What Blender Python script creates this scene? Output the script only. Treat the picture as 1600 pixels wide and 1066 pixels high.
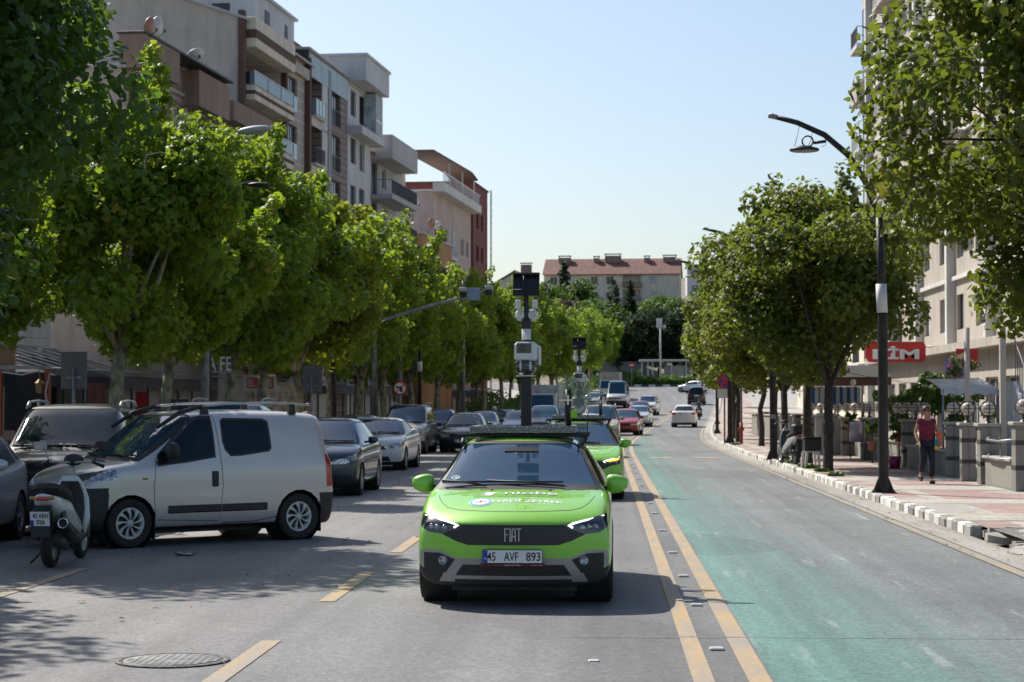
import bpy, bmesh, math, random
import numpy as np
from mathutils import Vector, Matrix
from mathutils.bvhtree import BVHTree
R = math.radians
scene = bpy.context.scene
for o in list(bpy.data.objects): bpy.data.objects.remove(o)
# ------------------------------------------------------------------ camera
cam = bpy.data.cameras.new("camera"); camo = bpy.data.objects.new("camera", cam)
scene.collection.objects.link(camo); scene.camera = camo
CAMH = 1.8; YAW = R(2.67); PITCH = R(1.82)
camo.location = (0, 0, CAMH); camo.rotation_euler = (R(90) + PITCH, 0, YAW)
cam.lens = 70; cam.sensor_width = 36; cam.clip_start = 0.1; cam.clip_end = 6000
cam.dof.use_dof = True; cam.dof.focus_distance = 18.3; cam.dof.aperture_fstop = 5.6
# ------------------------------------------------------------------ world, sun, exposure
SUN_TO = Vector((-0.64, 0.70, 1.0)).normalized()
w = bpy.data.worlds.new("World"); scene.world = w; w.use_nodes = True
nt = w.node_tree; nt.nodes.clear()
sky = nt.nodes.new("ShaderNodeTexSky"); sky.sky_type = 'NISHITA'; sky.sun_disc = False
sky.sun_elevation = math.asin(SUN_TO.z); sky.sun_rotation = math.atan2(SUN_TO.x, SUN_TO.y)
sky.air_density = 1.0; sky.dust_density = 1.9; sky.ozone_density = 2.0; sky.altitude = 80
bg = nt.nodes.new("ShaderNodeBackground"); bg.inputs[1].default_value = 0.11
wo = nt.nodes.new("ShaderNodeOutputWorld")
nt.links.new(sky.outputs[0], bg.inputs[0]); nt.links.new(bg.outputs[0], wo.inputs[0])
sun = bpy.data.lights.new("sun", 'SUN'); sun.energy = 5.0; sun.angle = R(0.5); sun.color = (1.0, 0.95, 0.87)
suno = bpy.data.objects.new("sun", sun); scene.collection.objects.link(suno)
suno.rotation_euler = SUN_TO.to_track_quat('Z', 'Y').to_euler()
scene.view_settings.view_transform = 'Standard'; scene.view_settings.look = 'None'
scene.view_settings.gamma = 1.0; scene.view_settings.exposure = 0.40
scene.cycles.max_bounces = 7; scene.cycles.diffuse_bounces = 3; scene.cycles.glossy_bounces = 3
scene.cycles.transmission_bounces = 4; scene.cycles.transparent_max_bounces = 8
scene.cycles.use_denoising = True
# ------------------------------------------------------------------ road geometry
_oy = [-60, 85, 100, 125, 150, 180, 211, 250, 300, 400, 800]
_ov = [0, 0, .4, 1.6, 3.2, 5.2, 7.2, 9.6, 12.5, 18, 40]
_zy = [-60, 108, 125, 137, 155, 189, 214, 227, 240, 280, 300, 400, 3000]
_zv = [0, 0, .12, .25, .5, 1.15, 1.9, 2.3, 2.8, 4.3, 5.0, 9, 12]
_g = np.arange(-60, 1000, 1.0)
def _smooth(a, k=15):
    p = np.pad(a, k, mode='edge'); return np.convolve(p, np.ones(2*k+1)/(2*k+1), 'valid')
_OFF = _smooth(np.interp(_g, _oy, _ov)); _Z = _smooth(np.interp(_g, _zy, _zv), 8)
def off(y): return float(np.interp(y, _g, _OFF))
def gz(y): return float(np.interp(y, _g, _Z))
def xat(px, y): return y*math.tan(math.atan((px-800)/3111.0) - YAW)
def heading(y): return -math.atan2(off(y+2)-off(y-2), 4)      # rotation about z following the road
# ------------------------------------------------------------------ object helpers
C = scene.collection
def tag(o, label=None, cat=None, group=None, kind=None):
    if label: o['label'] = label
    if cat: o['category'] = cat
    if group: o['group'] = group
    if kind: o['kind'] = kind
    return o
def thing(name, label, cat, loc=(0, 0, 0), rz=0, group=None, scale=1):
    o = bpy.data.objects.new(name, None); C.objects.link(o)
    o.location = loc; o.rotation_euler = (0, 0, rz); o.scale = (scale,)*3
    o.empty_display_size = .2
    return tag(o, label, cat, group)
def copy_tree(o, parent=None):
    c = o.copy(); C.objects.link(c); c.parent = parent
    for ch in list(o.children): copy_tree(ch, c)
    return c
def mesh_obj(name, me, parent=None):
    o = bpy.data.objects.new(name, me); C.objects.link(o); o.parent = parent; return o
class MB:
    """collects shapes, then links them as one mesh object"""
    def __init__(s): s.v = []; s.f = []; s.m = []; s.sm = []; s.M = Matrix.Identity(4); s.mi = 0
    def add(s, vs, fs, smooth=False):
        b = len(s.v); s.v += [tuple(s.M @ Vector(p)) for p in vs]
        for f in fs: s.f.append([b+i for i in f]); s.m.append(s.mi); s.sm.append(smooth)
        return s
    def box(s, x0, x1, y0, y1, z0, z1, bev=0):
        if bev <= 0:
            vs = [(x, y, z) for x in (x0, x1) for y in (y0, y1) for z in (z0, z1)]
            return s.add(vs, [(0,1,3,2), (4,6,7,5), (0,4,5,1), (2,3,7,6), (0,2,6,4), (1,5,7,3)])
        bev = min(bev, abs(x1-x0)*.45, abs(y1-y0)*.45, abs(z1-z0)*.45)
        vs = []; idx = {}
        for i, x in enumerate((x0, x1)):
            for j, y in enumerate((y0, y1)):
                for k, z in enumerate((z0, z1)):
                    dx, dy, dz = (bev, -bev)[i], (bev, -bev)[j], (bev, -bev)[k]
                    for a, p in enumerate(((x, y+dy, z+dz), (x+dx, y, z+dz), (x+dx, y+dy, z))):
                        idx[(i,j,k,a)] = len(vs); vs.append(p)
        fs = []
        for i in (0, 1): q = [idx[(i,j,k,0)] for j, k in ((0,0),(0,1),(1,1),(1,0))]; fs.append(q if i == 0 else q[::-1])
        for j in (0, 1): q = [idx[(i,j,k,1)] for i, k in ((0,0),(1,0),(1,1),(0,1))]; fs.append(q if j == 0 else q[::-1])
        for k in (0, 1): q = [idx[(i,j,k,2)] for i, j in ((0,0),(0,1),(1,1),(1,0))]; fs.append(q if k == 0 else q[::-1])
        for i in (0, 1):
            for j in (0, 1):
                fs.append([idx[(i,j,0,0)], idx[(i,j,1,0)], idx[(i,j,1,1)], idx[(i,j,0,1)]][::(1 if (i+j) % 2 else -1)])
        for i in (0, 1):
            for k in (0, 1):
                fs.append([idx[(i,0,k,0)], idx[(i,0,k,2)], idx[(i,1,k,2)], idx[(i,1,k,0)]][::(1 if (i+k) % 2 == 0 else -1)])
        for j in (0, 1):
            for k in (0, 1):
                fs.append([idx[(0,j,k,1)], idx[(1,j,k,1)], idx[(1,j,k,2)], idx[(0,j,k,2)]][::(1 if (j+k) % 2 == 0 else -1)])
        for i in (0, 1):
            for j in (0, 1):
                for k in (0, 1):
                    q = [idx[(i,j,k,a)] for a in range(3)]; fs.append(q if (i+j+k) % 2 else q[::-1])
        return s.add(vs, fs)
    def tube(s, pts, r, n=8, cap=True, smooth=True):
        pts = [Vector(p) for p in pts]; rs = r if isinstance(r, (list, tuple)) else [r]*len(pts)
        vs = []; up = None
        for i, p in enumerate(pts):
            d = (pts[min(i+1, len(pts)-1)] - pts[max(i-1, 0)]).normalized()
            if up is None: up = Vector((0, 0, 1)) if abs(d.z) < .9 else Vector((1, 0, 0))
            a = d.cross(up).normalized(); b = a.cross(d).normalized(); up = b
            for k in range(n):
                t = 2*math.pi*(k+.5)/n; vs.append(p + rs[i]*(math.cos(t)*a + math.sin(t)*b))
        fs = [(i*n+k, i*n+(k+1) % n, (i+1)*n+(k+1) % n, (i+1)*n+k) for i in range(len(pts)-1) for k in range(n)]
        s.add(vs, fs, smooth)
        if cap:
            b0 = len(s.v)-len(vs)
            for q in ([b0+k for k in range(n)][::-1], [b0+(len(pts)-1)*n+k for k in range(n)]):
                s.f.append(q); s.m.append(s.mi); s.sm.append(False)
        return s
    def lathe(s, prof, c=(0, 0, 0), axis='z', n=24, smooth=True, closed=False):
        vs = []
        for (r, h) in prof:
            for k in range(n):
                t = 2*math.pi*k/n; a, b = r*math.cos(t), r*math.sin(t)
                p = {'z': (a, b, h), 'x': (h, a, b), 'y': (b, h, a)}[axis]
                vs.append((p[0]+c[0], p[1]+c[1], p[2]+c[2]))
        m = len(prof); rng = range(m if closed else m-1)
        fs = [(i*n+k, i*n+(k+1) % n, ((i+1) % m)*n+(k+1) % n, ((i+1) % m)*n+k) for i in rng for k in range(n)]
        return s.add(vs, fs, smooth)
    def prism(s, poly, a0, a1, plane='xz', smooth=False):
        f = {'xz': lambda u, v, a: (u, a, v), 'yz': lambda u, v, a: (a, u, v), 'xy': lambda u, v, a: (u, v, a)}[plane]
        n = len(poly); vs = [f(u, v, a0) for u, v in poly] + [f(u, v, a1) for u, v in poly]
        fs = [tuple(range(n)), tuple(range(2*n-1, n-1, -1))]
        s.add(vs, fs); b = len(s.v)-2*n
        for i in range(n):
            j = (i+1) % n; s.f.append([b+j, b+i, b+n+i, b+n+j]); s.m.append(s.mi); s.sm.append(smooth)
        return s
    def ell(s, c, r, nu=16, nv=10):
        prof = [(math.sin(math.pi*i/nv), -math.cos(math.pi*i/nv)) for i in range(nv+1)]
        vs = []
        for (a, h) in prof:
            for k in range(nu):
                t = 2*math.pi*k/nu; vs.append((c[0]+r[0]*a*math.cos(t), c[1]+r[1]*a*math.sin(t), c[2]+r[2]*h))
        return s.add(vs, [(i*nu+k, i*nu+(k+1) % nu, (i+1)*nu+(k+1) % nu, (i+1)*nu+k) for i in range(nv) for k in range(nu)], True)
    def mesh(s, name, mats):
        me = bpy.data.meshes.new(name); me.from_pydata(s.v, [], s.f)
        mats = mats if isinstance(mats, (list, tuple)) else [mats]
        for m in mats: me.materials.append(m)
        me.polygons.foreach_set('material_index', s.m); me.polygons.foreach_set('use_smooth', s.sm)
        bm = bmesh.new(); bm.from_mesh(me); bmesh.ops.recalc_face_normals(bm, faces=bm.faces); bm.to_mesh(me); bm.free()
        me.update(); return me
    def build(s, name, mats, parent=None): return mesh_obj(name, s.mesh(name, mats), parent)
# ------------------------------------------------------------------ materials
MATS = {}
def newmat(name):
    m = bpy.data.materials.new(name); m.use_nodes = True; nt = m.node_tree; nt.nodes.clear()
    out = nt.nodes.new('ShaderNodeOutputMaterial'); b = nt.nodes.new('ShaderNodeBsdfPrincipled')
    nt.links.new(b.outputs[0], out.inputs[0]); return m, nt, b, out
def N(nt, t, **k):
    n = nt.nodes.new(t)
    for a, v in k.items():
        if a.startswith('i_'):
            key = a[2:]; key = int(key) if key.isdigit() else key
            n.inputs[key].default_value = v
        else: setattr(n, a, v)
    return n
def c4(c): return (c[0], c[1], c[2], 1)
def coords(nt, scale=(1, 1, 1), obj=True):
    tc = N(nt, 'ShaderNodeTexCoord'); mp = N(nt, 'ShaderNodeMapping'); mp.inputs[3].default_value = scale
    nt.links.new(tc.outputs['Object' if obj else 'Generated'], mp.inputs[0]); return mp.outputs[0]
def noise(nt, sc, vec=None, det=4, rough=.6):
    n = N(nt, 'ShaderNodeTexNoise'); n.inputs['Scale'].default_value = sc; n.inputs['Detail'].default_value = det
    n.inputs['Roughness'].default_value = rough
    if vec is not None: nt.links.new(vec, n.inputs['Vector'])
    return n.outputs[0]
def ramp(nt, val, stops):
    r = N(nt, 'ShaderNodeValToRGB'); e = r.color_ramp.elements
    while len(e) < len(stops): e.new(.5)
    for i, (p, c) in enumerate(stops):
        e[i].position = p; e[i].color = c4(c) if isinstance(c, (tuple, list)) else (c, c, c, 1)
    nt.links.new(val, r.inputs[0]); return r.outputs[0]
def mix(nt, fac, a, b, mode='MIX'):
    m = N(nt, 'ShaderNodeMix', data_type='RGBA', blend_type=mode)
    for i, v in ((0, fac), (6, a), (7, b)):
        if isinstance(v, (int, float)): m.inputs[i].default_value = v if i == 0 else (v, v, v, 1)
        elif isinstance(v, (tuple, list)): m.inputs[i].default_value = c4(v)
        else: nt.links.new(v, m.inputs[i])
    return m.outputs[2]
def math_(nt, op, a, b=None):
    m = N(nt, 'ShaderNodeMath', operation=op)
    for i, v in ((0, a), (1, b)):
        if v is None: continue
        if isinstance(v, (int, float)): m.inputs[i].default_value = v
        else: nt.links.new(v, m.inputs[i])
    return m.outputs[0]
def bump(nt, b, h, s=.3, d=.01):
    n = N(nt, 'ShaderNodeBump'); n.inputs['Strength'].default_value = s; n.inputs['Distance'].default_value = d
    nt.links.new(h, n.inputs['Height']); nt.links.new(n.outputs[0], b.inputs['Normal'])
def simple(name, col, rough=.6, metal=0, var=.12, nscale=3.0, bmp=0, coat=0, spec=None, bscale=None):
    """procedural material: base colour broken up by noise, optional bump"""
    if name in MATS: return MATS[name]
    m, nt, b, out = newmat(name); v = coords(nt)
    n = noise(nt, nscale, v); lo = tuple(c*(1-var*1.4) for c in col); hi = tuple(min(1, c*(1+var)) for c in col)
    nt.links.new(ramp(nt, n, [(.3, lo), (.7, hi)]), b.inputs['Base Color'])
    b.inputs['Roughness'].default_value = rough; b.inputs['Metallic'].default_value = metal
    if coat: b.inputs['Coat Weight'].default_value = coat; b.inputs['Coat Roughness'].default_value = .03
    if spec is not None: b.inputs['Specular IOR Level'].default_value = spec
    if bmp: bump(nt, b, noise(nt, bscale or nscale*8, v), bmp, .01)
    MATS[name] = m; return m
def paint(name, col, metal=.25, dusty=.12):
    """car paint: coloured base under clear coat with a thin uneven film of dust"""
    if name in MATS: return MATS[name]
    m, nt, b, out = newmat(name); v = coords(nt)
    d = ramp(nt, noise(nt, 2.2, v, 6), [(.42, 0.0), (.75, 1.0)])
    f = math_(nt, 'MULTIPLY', d, dusty)
    nt.links.new(mix(nt, f, col, (.30, .27, .23)), b.inputs['Base Color'])
    fl = noise(nt, 900, v, 1)
    nt.links.new(math_(nt, 'ADD', math_(nt, 'MULTIPLY', fl, .15), .28), b.inputs['Roughness'])
    b.inputs['Metallic'].default_value = metal; b.inputs['Coat Weight'].default_value = .85
    nt.links.new(math_(nt, 'ADD', math_(nt, 'MULTIPLY', d, .10), .03), b.inputs['Coat Roughness'])
    MATS[name] = m; return m
def glassmat(name, col=(.012, .016, .02), tint=0.0):
    """tinted car glass: glossy dark pane with faint dust"""
    if name in MATS: return MATS[name]
    m, nt, b, out = newmat(name); v = coords(nt)
    d = ramp(nt, noise(nt, 5, v, 5), [(.45, 0.0), (.8, 1.0)])
    nt.links.new(mix(nt, math_(nt, 'MULTIPLY', d, .05), col, (.20, .20, .20)), b.inputs['Base Color'])
    nt.links.new(math_(nt, 'ADD', math_(nt, 'MULTIPLY', d, .08), .015), b.inputs['Roughness'])
    b.inputs['IOR'].default_value = 1.38; b.inputs['Specular IOR Level'].default_value = .4; b.inputs['Specular Tint'].default_value = (.45, .65, .95, 1)
    MATS[name] = m; return m
def emit(name, col, s):
    if name in MATS: return MATS[name]
    m, nt, b, out = newmat(name); v = coords(nt)
    nt.links.new(ramp(nt, noise(nt, 30, v), [(.3, tuple(c*.8 for c in col)), (.7, col)]), b.inputs['Emission Color'])
    b.inputs['Base Color'].default_value = c4(col); b.inputs['Emission Strength'].default_value = s
    MATS[name] = m; return m
def winscreen(name, col):
    if name in MATS: return MATS[name]
    m = glassmat(name, col); b = m.node_tree.nodes['Principled BSDF']; b.inputs['IOR'].default_value = 1.75; b.inputs['Specular Tint'].default_value = (.38, .62, 1.0, 1); return m
WSCREEN = winscreen('windscreen_glass', (.020, .048, .085))
BLACKP = simple('black_plastic', (.018, .018, .019), .55, bmp=.15, bscale=120)
BLACKM = simple('black_metal', (.02, .02, .021), .4, .3)
RUBBER = simple('rubber', (.022, .021, .020), .85, var=.3, nscale=20, bmp=.3, bscale=90)
GLASS = glassmat('car_glass')
CHROME = simple('chrome', (.75, .76, .78), .12, 1.0)
SILVER = simple('silver_plastic', (.33, .33, .325), .4, .5)
ALLOY = simple('alloy', (.45, .45, .46), .32, .8)
HUBCAP = simple('hubcap', (.50, .50, .50), .4, .2)
LAMP = None
def lampmat():
    m, nt, b, out = newmat('headlamp_lens'); v = coords(nt)
    n = noise(nt, 26, v, 2)
    nt.links.new(ramp(nt, n, [(.3, (.05, .055, .06)), (.5, (.30, .31, .33)), (.75, (.72, .74, .76))]), b.inputs['Base Color'])
    b.inputs['Metallic'].default_value = .7; b.inputs['Roughness'].default_value = .15
    b.inputs['Coat Weight'].default_value = 1; b.inputs['Coat Roughness'].default_value = .01; return m
LAMP = lampmat()
DARKLAMP = simple('dark_lamp', (.03, .032, .035), .12, .3, coat=1)
TAIL = simple('tail_lamp', (.42, .008, .006), .2, .0, coat=1)
PLATEW = simple('plate_white', (.72, .72, .70), .4, var=.05)
PLATEB = simple('plate_blue', (.01, .05, .35), .4, var=.05)
INK = simple('plate_ink', (.012, .012, .014), .5)

# ------------------------------------------------------------------ ground, road, pavements
def sstep(a, b, x):
    t = np.clip((x-a)/(b-a), 0, 1); return t*t*(3-2*t)
def terrain(x, y):
    base = np.interp(y, _g, _Z)
    hill = 13*sstep(305, 365, y) + 12*sstep(360, 520, y)
    return base + hill*(.85+.15*np.sin(x*.02+1)) + 2.0*sstep(60, 300, np.abs(x))*np.sin(x*.01+y*.006)*sstep(150, 300, y)
def ground_mesh():
    xs = np.concatenate([np.linspace(-900, -120, 14), np.linspace(-100, 140, 61), np.linspace(160, 900, 14)])
    ys = np.concatenate([np.arange(-60, 100, 20), np.arange(100, 560, 4), np.linspace(580, 3000, 24)])
    X, Y = np.meshgrid(xs, ys); Z = terrain(X, Y)-.05
    vs = np.stack([X, Y, Z], -1).reshape(-1, 3); nx = len(xs); ny = len(ys)
    fs = [(j*nx+i, j*nx+i+1, (j+1)*nx+i+1, (j+1)*nx+i) for j in range(ny-1) for i in range(nx-1)]
    me = bpy.data.meshes.new('ground'); me.from_pydata(vs.tolist(), [], fs)
    me.polygons.foreach_set('use_smooth', [True]*len(fs)); return me
def strip_mesh(name, a, b, y0, y1, dz, step=2.0, mat=None, thick=0, z2=None):
    """sheet following the road between lateral positions a and b"""
    ys = list(np.arange(y0, y1, step))+[y1]; vs = []; fs = []
    for y in ys:
        o = off(y); z = gz(y)
        vs += [(a+o, y, z+dz), (b+o, y, z+(dz if z2 is None else z2))]
    n = len(ys); fs = [(2*i, 2*i+1, 2*i+3, 2*i+2) for i in range(n-1)]
    me = bpy.data.meshes.new(name); me.from_pydata(vs, [], fs)
    if mat: me.materials.append(mat)
    me.polygons.foreach_set('use_smooth', [True]*len(fs)); return me
def structure(name, me): return tag(mesh_obj(name, me), kind='structure')
def asphalt(name, base=(.185, .185, .19), lane=None):
    m, nt, b, out = newmat(name); v = coords(nt); vs = coords(nt, (1.0, .045, 1)); vt = coords(nt, (1.0, .02, 1))
    big = noise(nt, .35, v, 5); st = noise(nt, 3.2, vs, 5, .7); fine = noise(nt, 48, v, 5, .85); mid = noise(nt, 9, v, 8, .85)
    lo = tuple(c*.72 for c in base); hi = tuple(c*1.22 for c in base)
    col = ramp(nt, big, [(.3, lo), (.7, hi)])
    col = mix(nt, .45, col, ramp(nt, st, [(.3, tuple(c*.62 for c in base)), (.72, tuple(c*1.30 for c in base))]))
    sep = N(nt, 'ShaderNodeSeparateXYZ'); nt.links.new(v, sep.inputs[0])
    wm = math_(nt, 'MULTIPLY', ramp(nt, math_(nt, 'ADD', math_(nt, 'MULTIPLY', sep.outputs[0], -.1), math_(nt, 'MULTIPLY', big, .5)), [(.45, 0.0), (.9, 1.0)]), .40)
    if lane is None: col = mix(nt, wm, col, (.27, .25, .22))
    if lane:
        # worn green coating: rubbed through in streaks, more so towards the kerb side
        sep = N(nt, 'ShaderNodeSeparateXYZ'); nt.links.new(v, sep.inputs[0])
        ms = noise(nt, 1.6, vt, 6, .72); ms2 = noise(nt, 6, vs, 4, .7)
        x = math_(nt, 'MULTIPLY', math_(nt, 'SUBTRACT', sep.outputs[0], 2.55), -.26)
        yn = math_(nt, 'MULTIPLY', math_(nt, 'SUBTRACT', sep.outputs[1], 19), -.012)
        yn = math_(nt, 'MINIMUM', math_(nt, 'MAXIMUM', yn, -.12), .10)
        f = math_(nt, 'ADD', math_(nt, 'ADD', x, yn), math_(nt, 'ADD', math_(nt, 'MULTIPLY', ms, .75), math_(nt, 'MULTIPLY', ms2, .28)))
        f = math_(nt, 'ADD', f, math_(nt, 'MULTIPLY', mid, .12))
        f = ramp(nt, f, [(.45, .05), (.63, .44), (.86, .84)])
        g = ramp(nt, ms2, [(.3, lane[0]), (.7, lane[1])])
        col = mix(nt, math_(nt, 'MULTIPLY', f, .88), col, g)
        # pale scuffs
        sc = ramp(nt, noise(nt, 5, coords(nt, (1, .09, 1)), 3, .5), [(.62, 0.0), (.72, .35)])
        col = mix(nt, sc, col, (.36, .38, .36))
    sp = ramp(nt, fine, [(.32, .50), (.5, 1.0), (.70, 1.5)])
    col = mix(nt, .9, col, sp, 'MULTIPLY')
    vg = N(nt, 'ShaderNodeTexVoronoi'); vg.inputs['Scale'].default_value = 34; nt.links.new(v, vg.inputs['Vector'])
    col = mix(nt, .38, col, ramp(nt, vg.outputs['Color'], [(.15, .5), (.5, 1.0), (.85, 1.7)]), 'MULTIPLY')
    wt_ = noise(nt, 1.0, coords(nt, (1.3, .012, 1)), 3, .6); col = mix(nt, .75, col, ramp(nt, wt_, [(.36, .72), (.6, 1.16)]), 'MULTIPLY')
    pt = ramp(nt, noise(nt, .22, coords(nt, (1, .5, 1)), 1, .3), [(.56, 1.0), (.565, .80)]); col = mix(nt, .8, col, pt, 'MULTIPLY')
    sp2 = ramp(nt, mid, [(.3, .72), (.7, 1.18)]); col = mix(nt, .8, col, sp2, 'MULTIPLY')
    # fine cracks
    vo = N(nt, 'ShaderNodeTexVoronoi', feature='DISTANCE_TO_EDGE'); vo.inputs['Scale'].default_value = .33
    wv = mix(nt, .35, v, N(nt, 'ShaderNodeTexNoise', i_Scale=1.5).outputs[1]); nt.links.new(wv, vo.inputs['Vector'])
    ck = math_(nt, 'MULTIPLY', ramp(nt, vo.outputs['Distance'], [(.0, 1.0), (.006, 0.0)]), ramp(nt, noise(nt, .5, v, 2), [(.60, 0.0), (.68, .35)]))
    col = mix(nt, ck, col, (.06, .06, .06))
    nt.links.new(col, b.inputs['Base Color'])
    nt.links.new(ramp(nt, st, [(.3, .62), (.7, .85)]), b.inputs['Roughness'])
    bump(nt, b, math_(nt, 'ADD', fine, math_(nt, 'MULTIPLY', ck, -3.0)), .55, .006)
    return m
def linepaint(name, col, wear=.5):
    m, nt, b, out = newmat(name); v = coords(nt); vs = coords(nt, (1, .15, 1))
    n = noise(nt, 22, v, 6, .75); s = noise(nt, 5, vs, 4)
    f = math_(nt, 'ADD', math_(nt, 'MULTIPLY', n, .6), math_(nt, 'MULTIPLY', s, .5))
    f = ramp(nt, f, [(wear-.10, .0), (wear+.12, 1.0)])
    a = (.235, .228, .215)
    col = mix(nt, f, a, ramp(nt, n, [(.3, tuple(c*.8 for c in col)), (.7, col)]))
    col = mix(nt, .7, col, ramp(nt, noise(nt, 130, v, 2), [(.25, .75), (.8, 1.2)]), 'MULTIPLY')
    nt.links.new(col, b.inputs['Base Color']); b.inputs['Roughness'].default_value = .75
    bump(nt, b, noise(nt, 120, v), .5, .005); return m
M_ASPH = asphalt('asphalt', (.148, .146, .145))
M_LANE = asphalt('green_lane', (.150, .153, .158), ((.052, .175, .140), (.088, .232, .192)))
M_YEL = linepaint('yellow_line', (.46, .31, .14), .53); M_YEL2 = linepaint('faded_yellow_line', (.40, .31, .18), .58)
M_GUT = asphalt('gutter_concrete', (.33, .31, .28))
def paving():
    m, nt, b, out = newmat('paving'); v = coords(nt)
    bk = N(nt, 'ShaderNodeTexBrick'); nt.links.new(v, bk.inputs['Vector']); bk.inputs['Scale'].default_value = 1
    bk.inputs['Brick Width'].default_value = .8; bk.inputs['Row Height'].default_value = .4; bk.inputs['Mortar Size'].default_value = .006
    bk.inputs['Color1'].default_value = (.38, .24, .21, 1); bk.inputs['Color2'].default_value = (.42, .29, .255, 1); bk.inputs['Mortar'].default_value = (.12, .11, .10, 1)
    bk2 = N(nt, 'ShaderNodeTexBrick'); nt.links.new(v, bk2.inputs['Vector']); bk2.inputs['Scale'].default_value = 1
    bk2.inputs['Brick Width'].default_value = .4; bk2.inputs['Row Height'].default_value = .4; bk2.inputs['Mortar Size'].default_value = .006
    bk2.inputs['Color1'].default_value = (.46, .43, .37, 1); bk2.inputs['Color2'].default_value = (.52, .48, .42, 1); bk2.inputs['Mortar'].default_value = (.16, .15, .13, 1)
    sep = N(nt, 'ShaderNodeSeparateXYZ'); nt.links.new(v, sep.inputs[0])
    # bands of cream tiles across a pink pavement
    yy = math_(nt, 'ADD', sep.outputs[1], math_(nt, 'MULTIPLY', noise(nt, .25, v, 0), 1.5))
    ph = math_(nt, 'FRACT', math_(nt, 'MULTIPLY', yy, 1/5.2)); xs = math_(nt, 'FRACT', math_(nt, 'MULTIPLY', sep.outputs[0], 1/2.0))
    band = math_(nt, 'MAXIMUM', math_(nt, 'GREATER_THAN', ph, .66), math_(nt, 'GREATER_THAN', xs, .86))
    col = mix(nt, band, bk.outputs[0], bk2.outputs[0])
    g = math_(nt, 'LESS_THAN', math_(nt, 'ABSOLUTE', math_(nt, 'SUBTRACT', ph, .63)), .03)
    col = mix(nt, g, col, ramp(nt, noise(nt, 60, v), [(.3, (.12, .12, .12)), (.7, (.32, .31, .29))]))
    col = mix(nt, .8, col, ramp(nt, noise(nt, 1.1, v, 6, .7), [(.3, .68), (.7, 1.15)]), 'MULTIPLY')
    # cement patches
    p = ramp(nt, noise(nt, .45, v, 2), [(.60, 0.0), (.615, 1.0)]); col = mix(nt, 1, col, (.84, .84, .84), 'MULTIPLY'); col = mix(nt, p, col, ramp(nt, noise(nt, 14, v, 5), [(.3, (.26, .25, .23)), (.7, (.38, .36, .33))]))
    nt.links.new(col, b.inputs['Base Color']); b.inputs['Roughness'].default_value = .75
    bump(nt, b, math_(nt, 'ADD', bk.outputs['Fac'], noise(nt, 30, v)), .3, -.004); return m
M_PAVE = paving()
M_DIRT = simple('dry_earth', (.20, .17, .12), .95, var=.4, nscale=.6, bmp=.4, bscale=14)
M_CONC = simple('concrete', (.34, .32, .29), .85, var=.25, nscale=1.5, bmp=.3, bscale=40)
g = ground_mesh(); g.materials.append(M_DIRT); structure('ground', g)
structure('road', strip_mesh('road', -9.2, 5.0, -20, 275, 0, mat=M_ASPH))
jn = MB(); jn.add([(-30, 268, gz(268)-.02), (60, 268, gz(268)-.02), (60, 305, gz(305)-.02), (-30, 305, gz(305)-.02)], [(0, 1, 2, 3)])
tag(jn.build('road_junction', M_ASPH), kind='structure')
structure('bus_lane', strip_mesh('bus_lane', 1.10, 4.30, -20, 255, .004, mat=M_LANE))
structure('gutter', strip_mesh('gutter', 4.52, 4.985, -20, 260, .005, mat=M_GUT))
structure('line_left', strip_mesh('line_left', .57, .71, -20, 85, .008, mat=M_YEL))
structure('line_right', strip_mesh('line_right', .93, 1.08, -20, 180, .008, mat=M_YEL))
structure('line_edge', strip_mesh('line_edge', 4.33, 4.47, -20, 255, .009, mat=M_YEL2))
structure('line_left_far', strip_mesh('line_left_far', .62, .74, 85, 180, .008, mat=M_YEL2))
for k in range(-1, 20):
    y = 12.1+k*6.0
    structure('lane_dash', strip_mesh('lane_dash', -2.61, -2.46, y+(0 if k < 3 else .2), y+3.0, .006, 1.0, M_YEL))
structure('parking_line', strip_mesh('parking_line', -5.75, -5.62, 17.6, 21.6, .007, 1.0, M_YEL))
for (a, b_) in ((1.5, 2.3), (3.0, 3.8)): structure('lane_dash', strip_mesh('lane_dash', a, b_, 66.5, 68.0, .010, 1.0, M_YEL2))
structure('right_pavement', strip_mesh('right_pavement', 5.15, 8.2, -20, 262, .135, mat=M_PAVE)); structure('yard', strip_mesh('yard', 8.2, 14.6, -20, 262, .130, mat=M_CONC))
structure('left_pavement', strip_mesh('left_pavement', -24, -9.35, -20, 262, .135, mat=M_CONC))
# transverse joint and a repair patch in the asphalt
M_JOINT = simple('joint_tar', (.17, .165, .155), .9, var=.6, nscale=30, bmp=.6, bscale=90)
jm = MB(); rnd = random.Random(4)
for (xa, xb, yy) in ((-.35, 4.2, 15.45), (-8.8, -6.2, 31.0)):
    x = xa; p = []
    while x < xb: p.append((x, yy+rnd.uniform(-.012, .012))); x += .07
    vs = [(a, b-.004-rnd.random()*.009, .0115) for a, b in p]+[(a, b+.004+rnd.random()*.009, .0115) for a, b in p[::-1]]
    n = len(p); jm.add(vs, [(i, i+1, 2*n-2-i, 2*n-1-i) for i in range(n-1)])
tag(jm.build('road_joint', M_JOINT), kind='structure')
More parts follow.
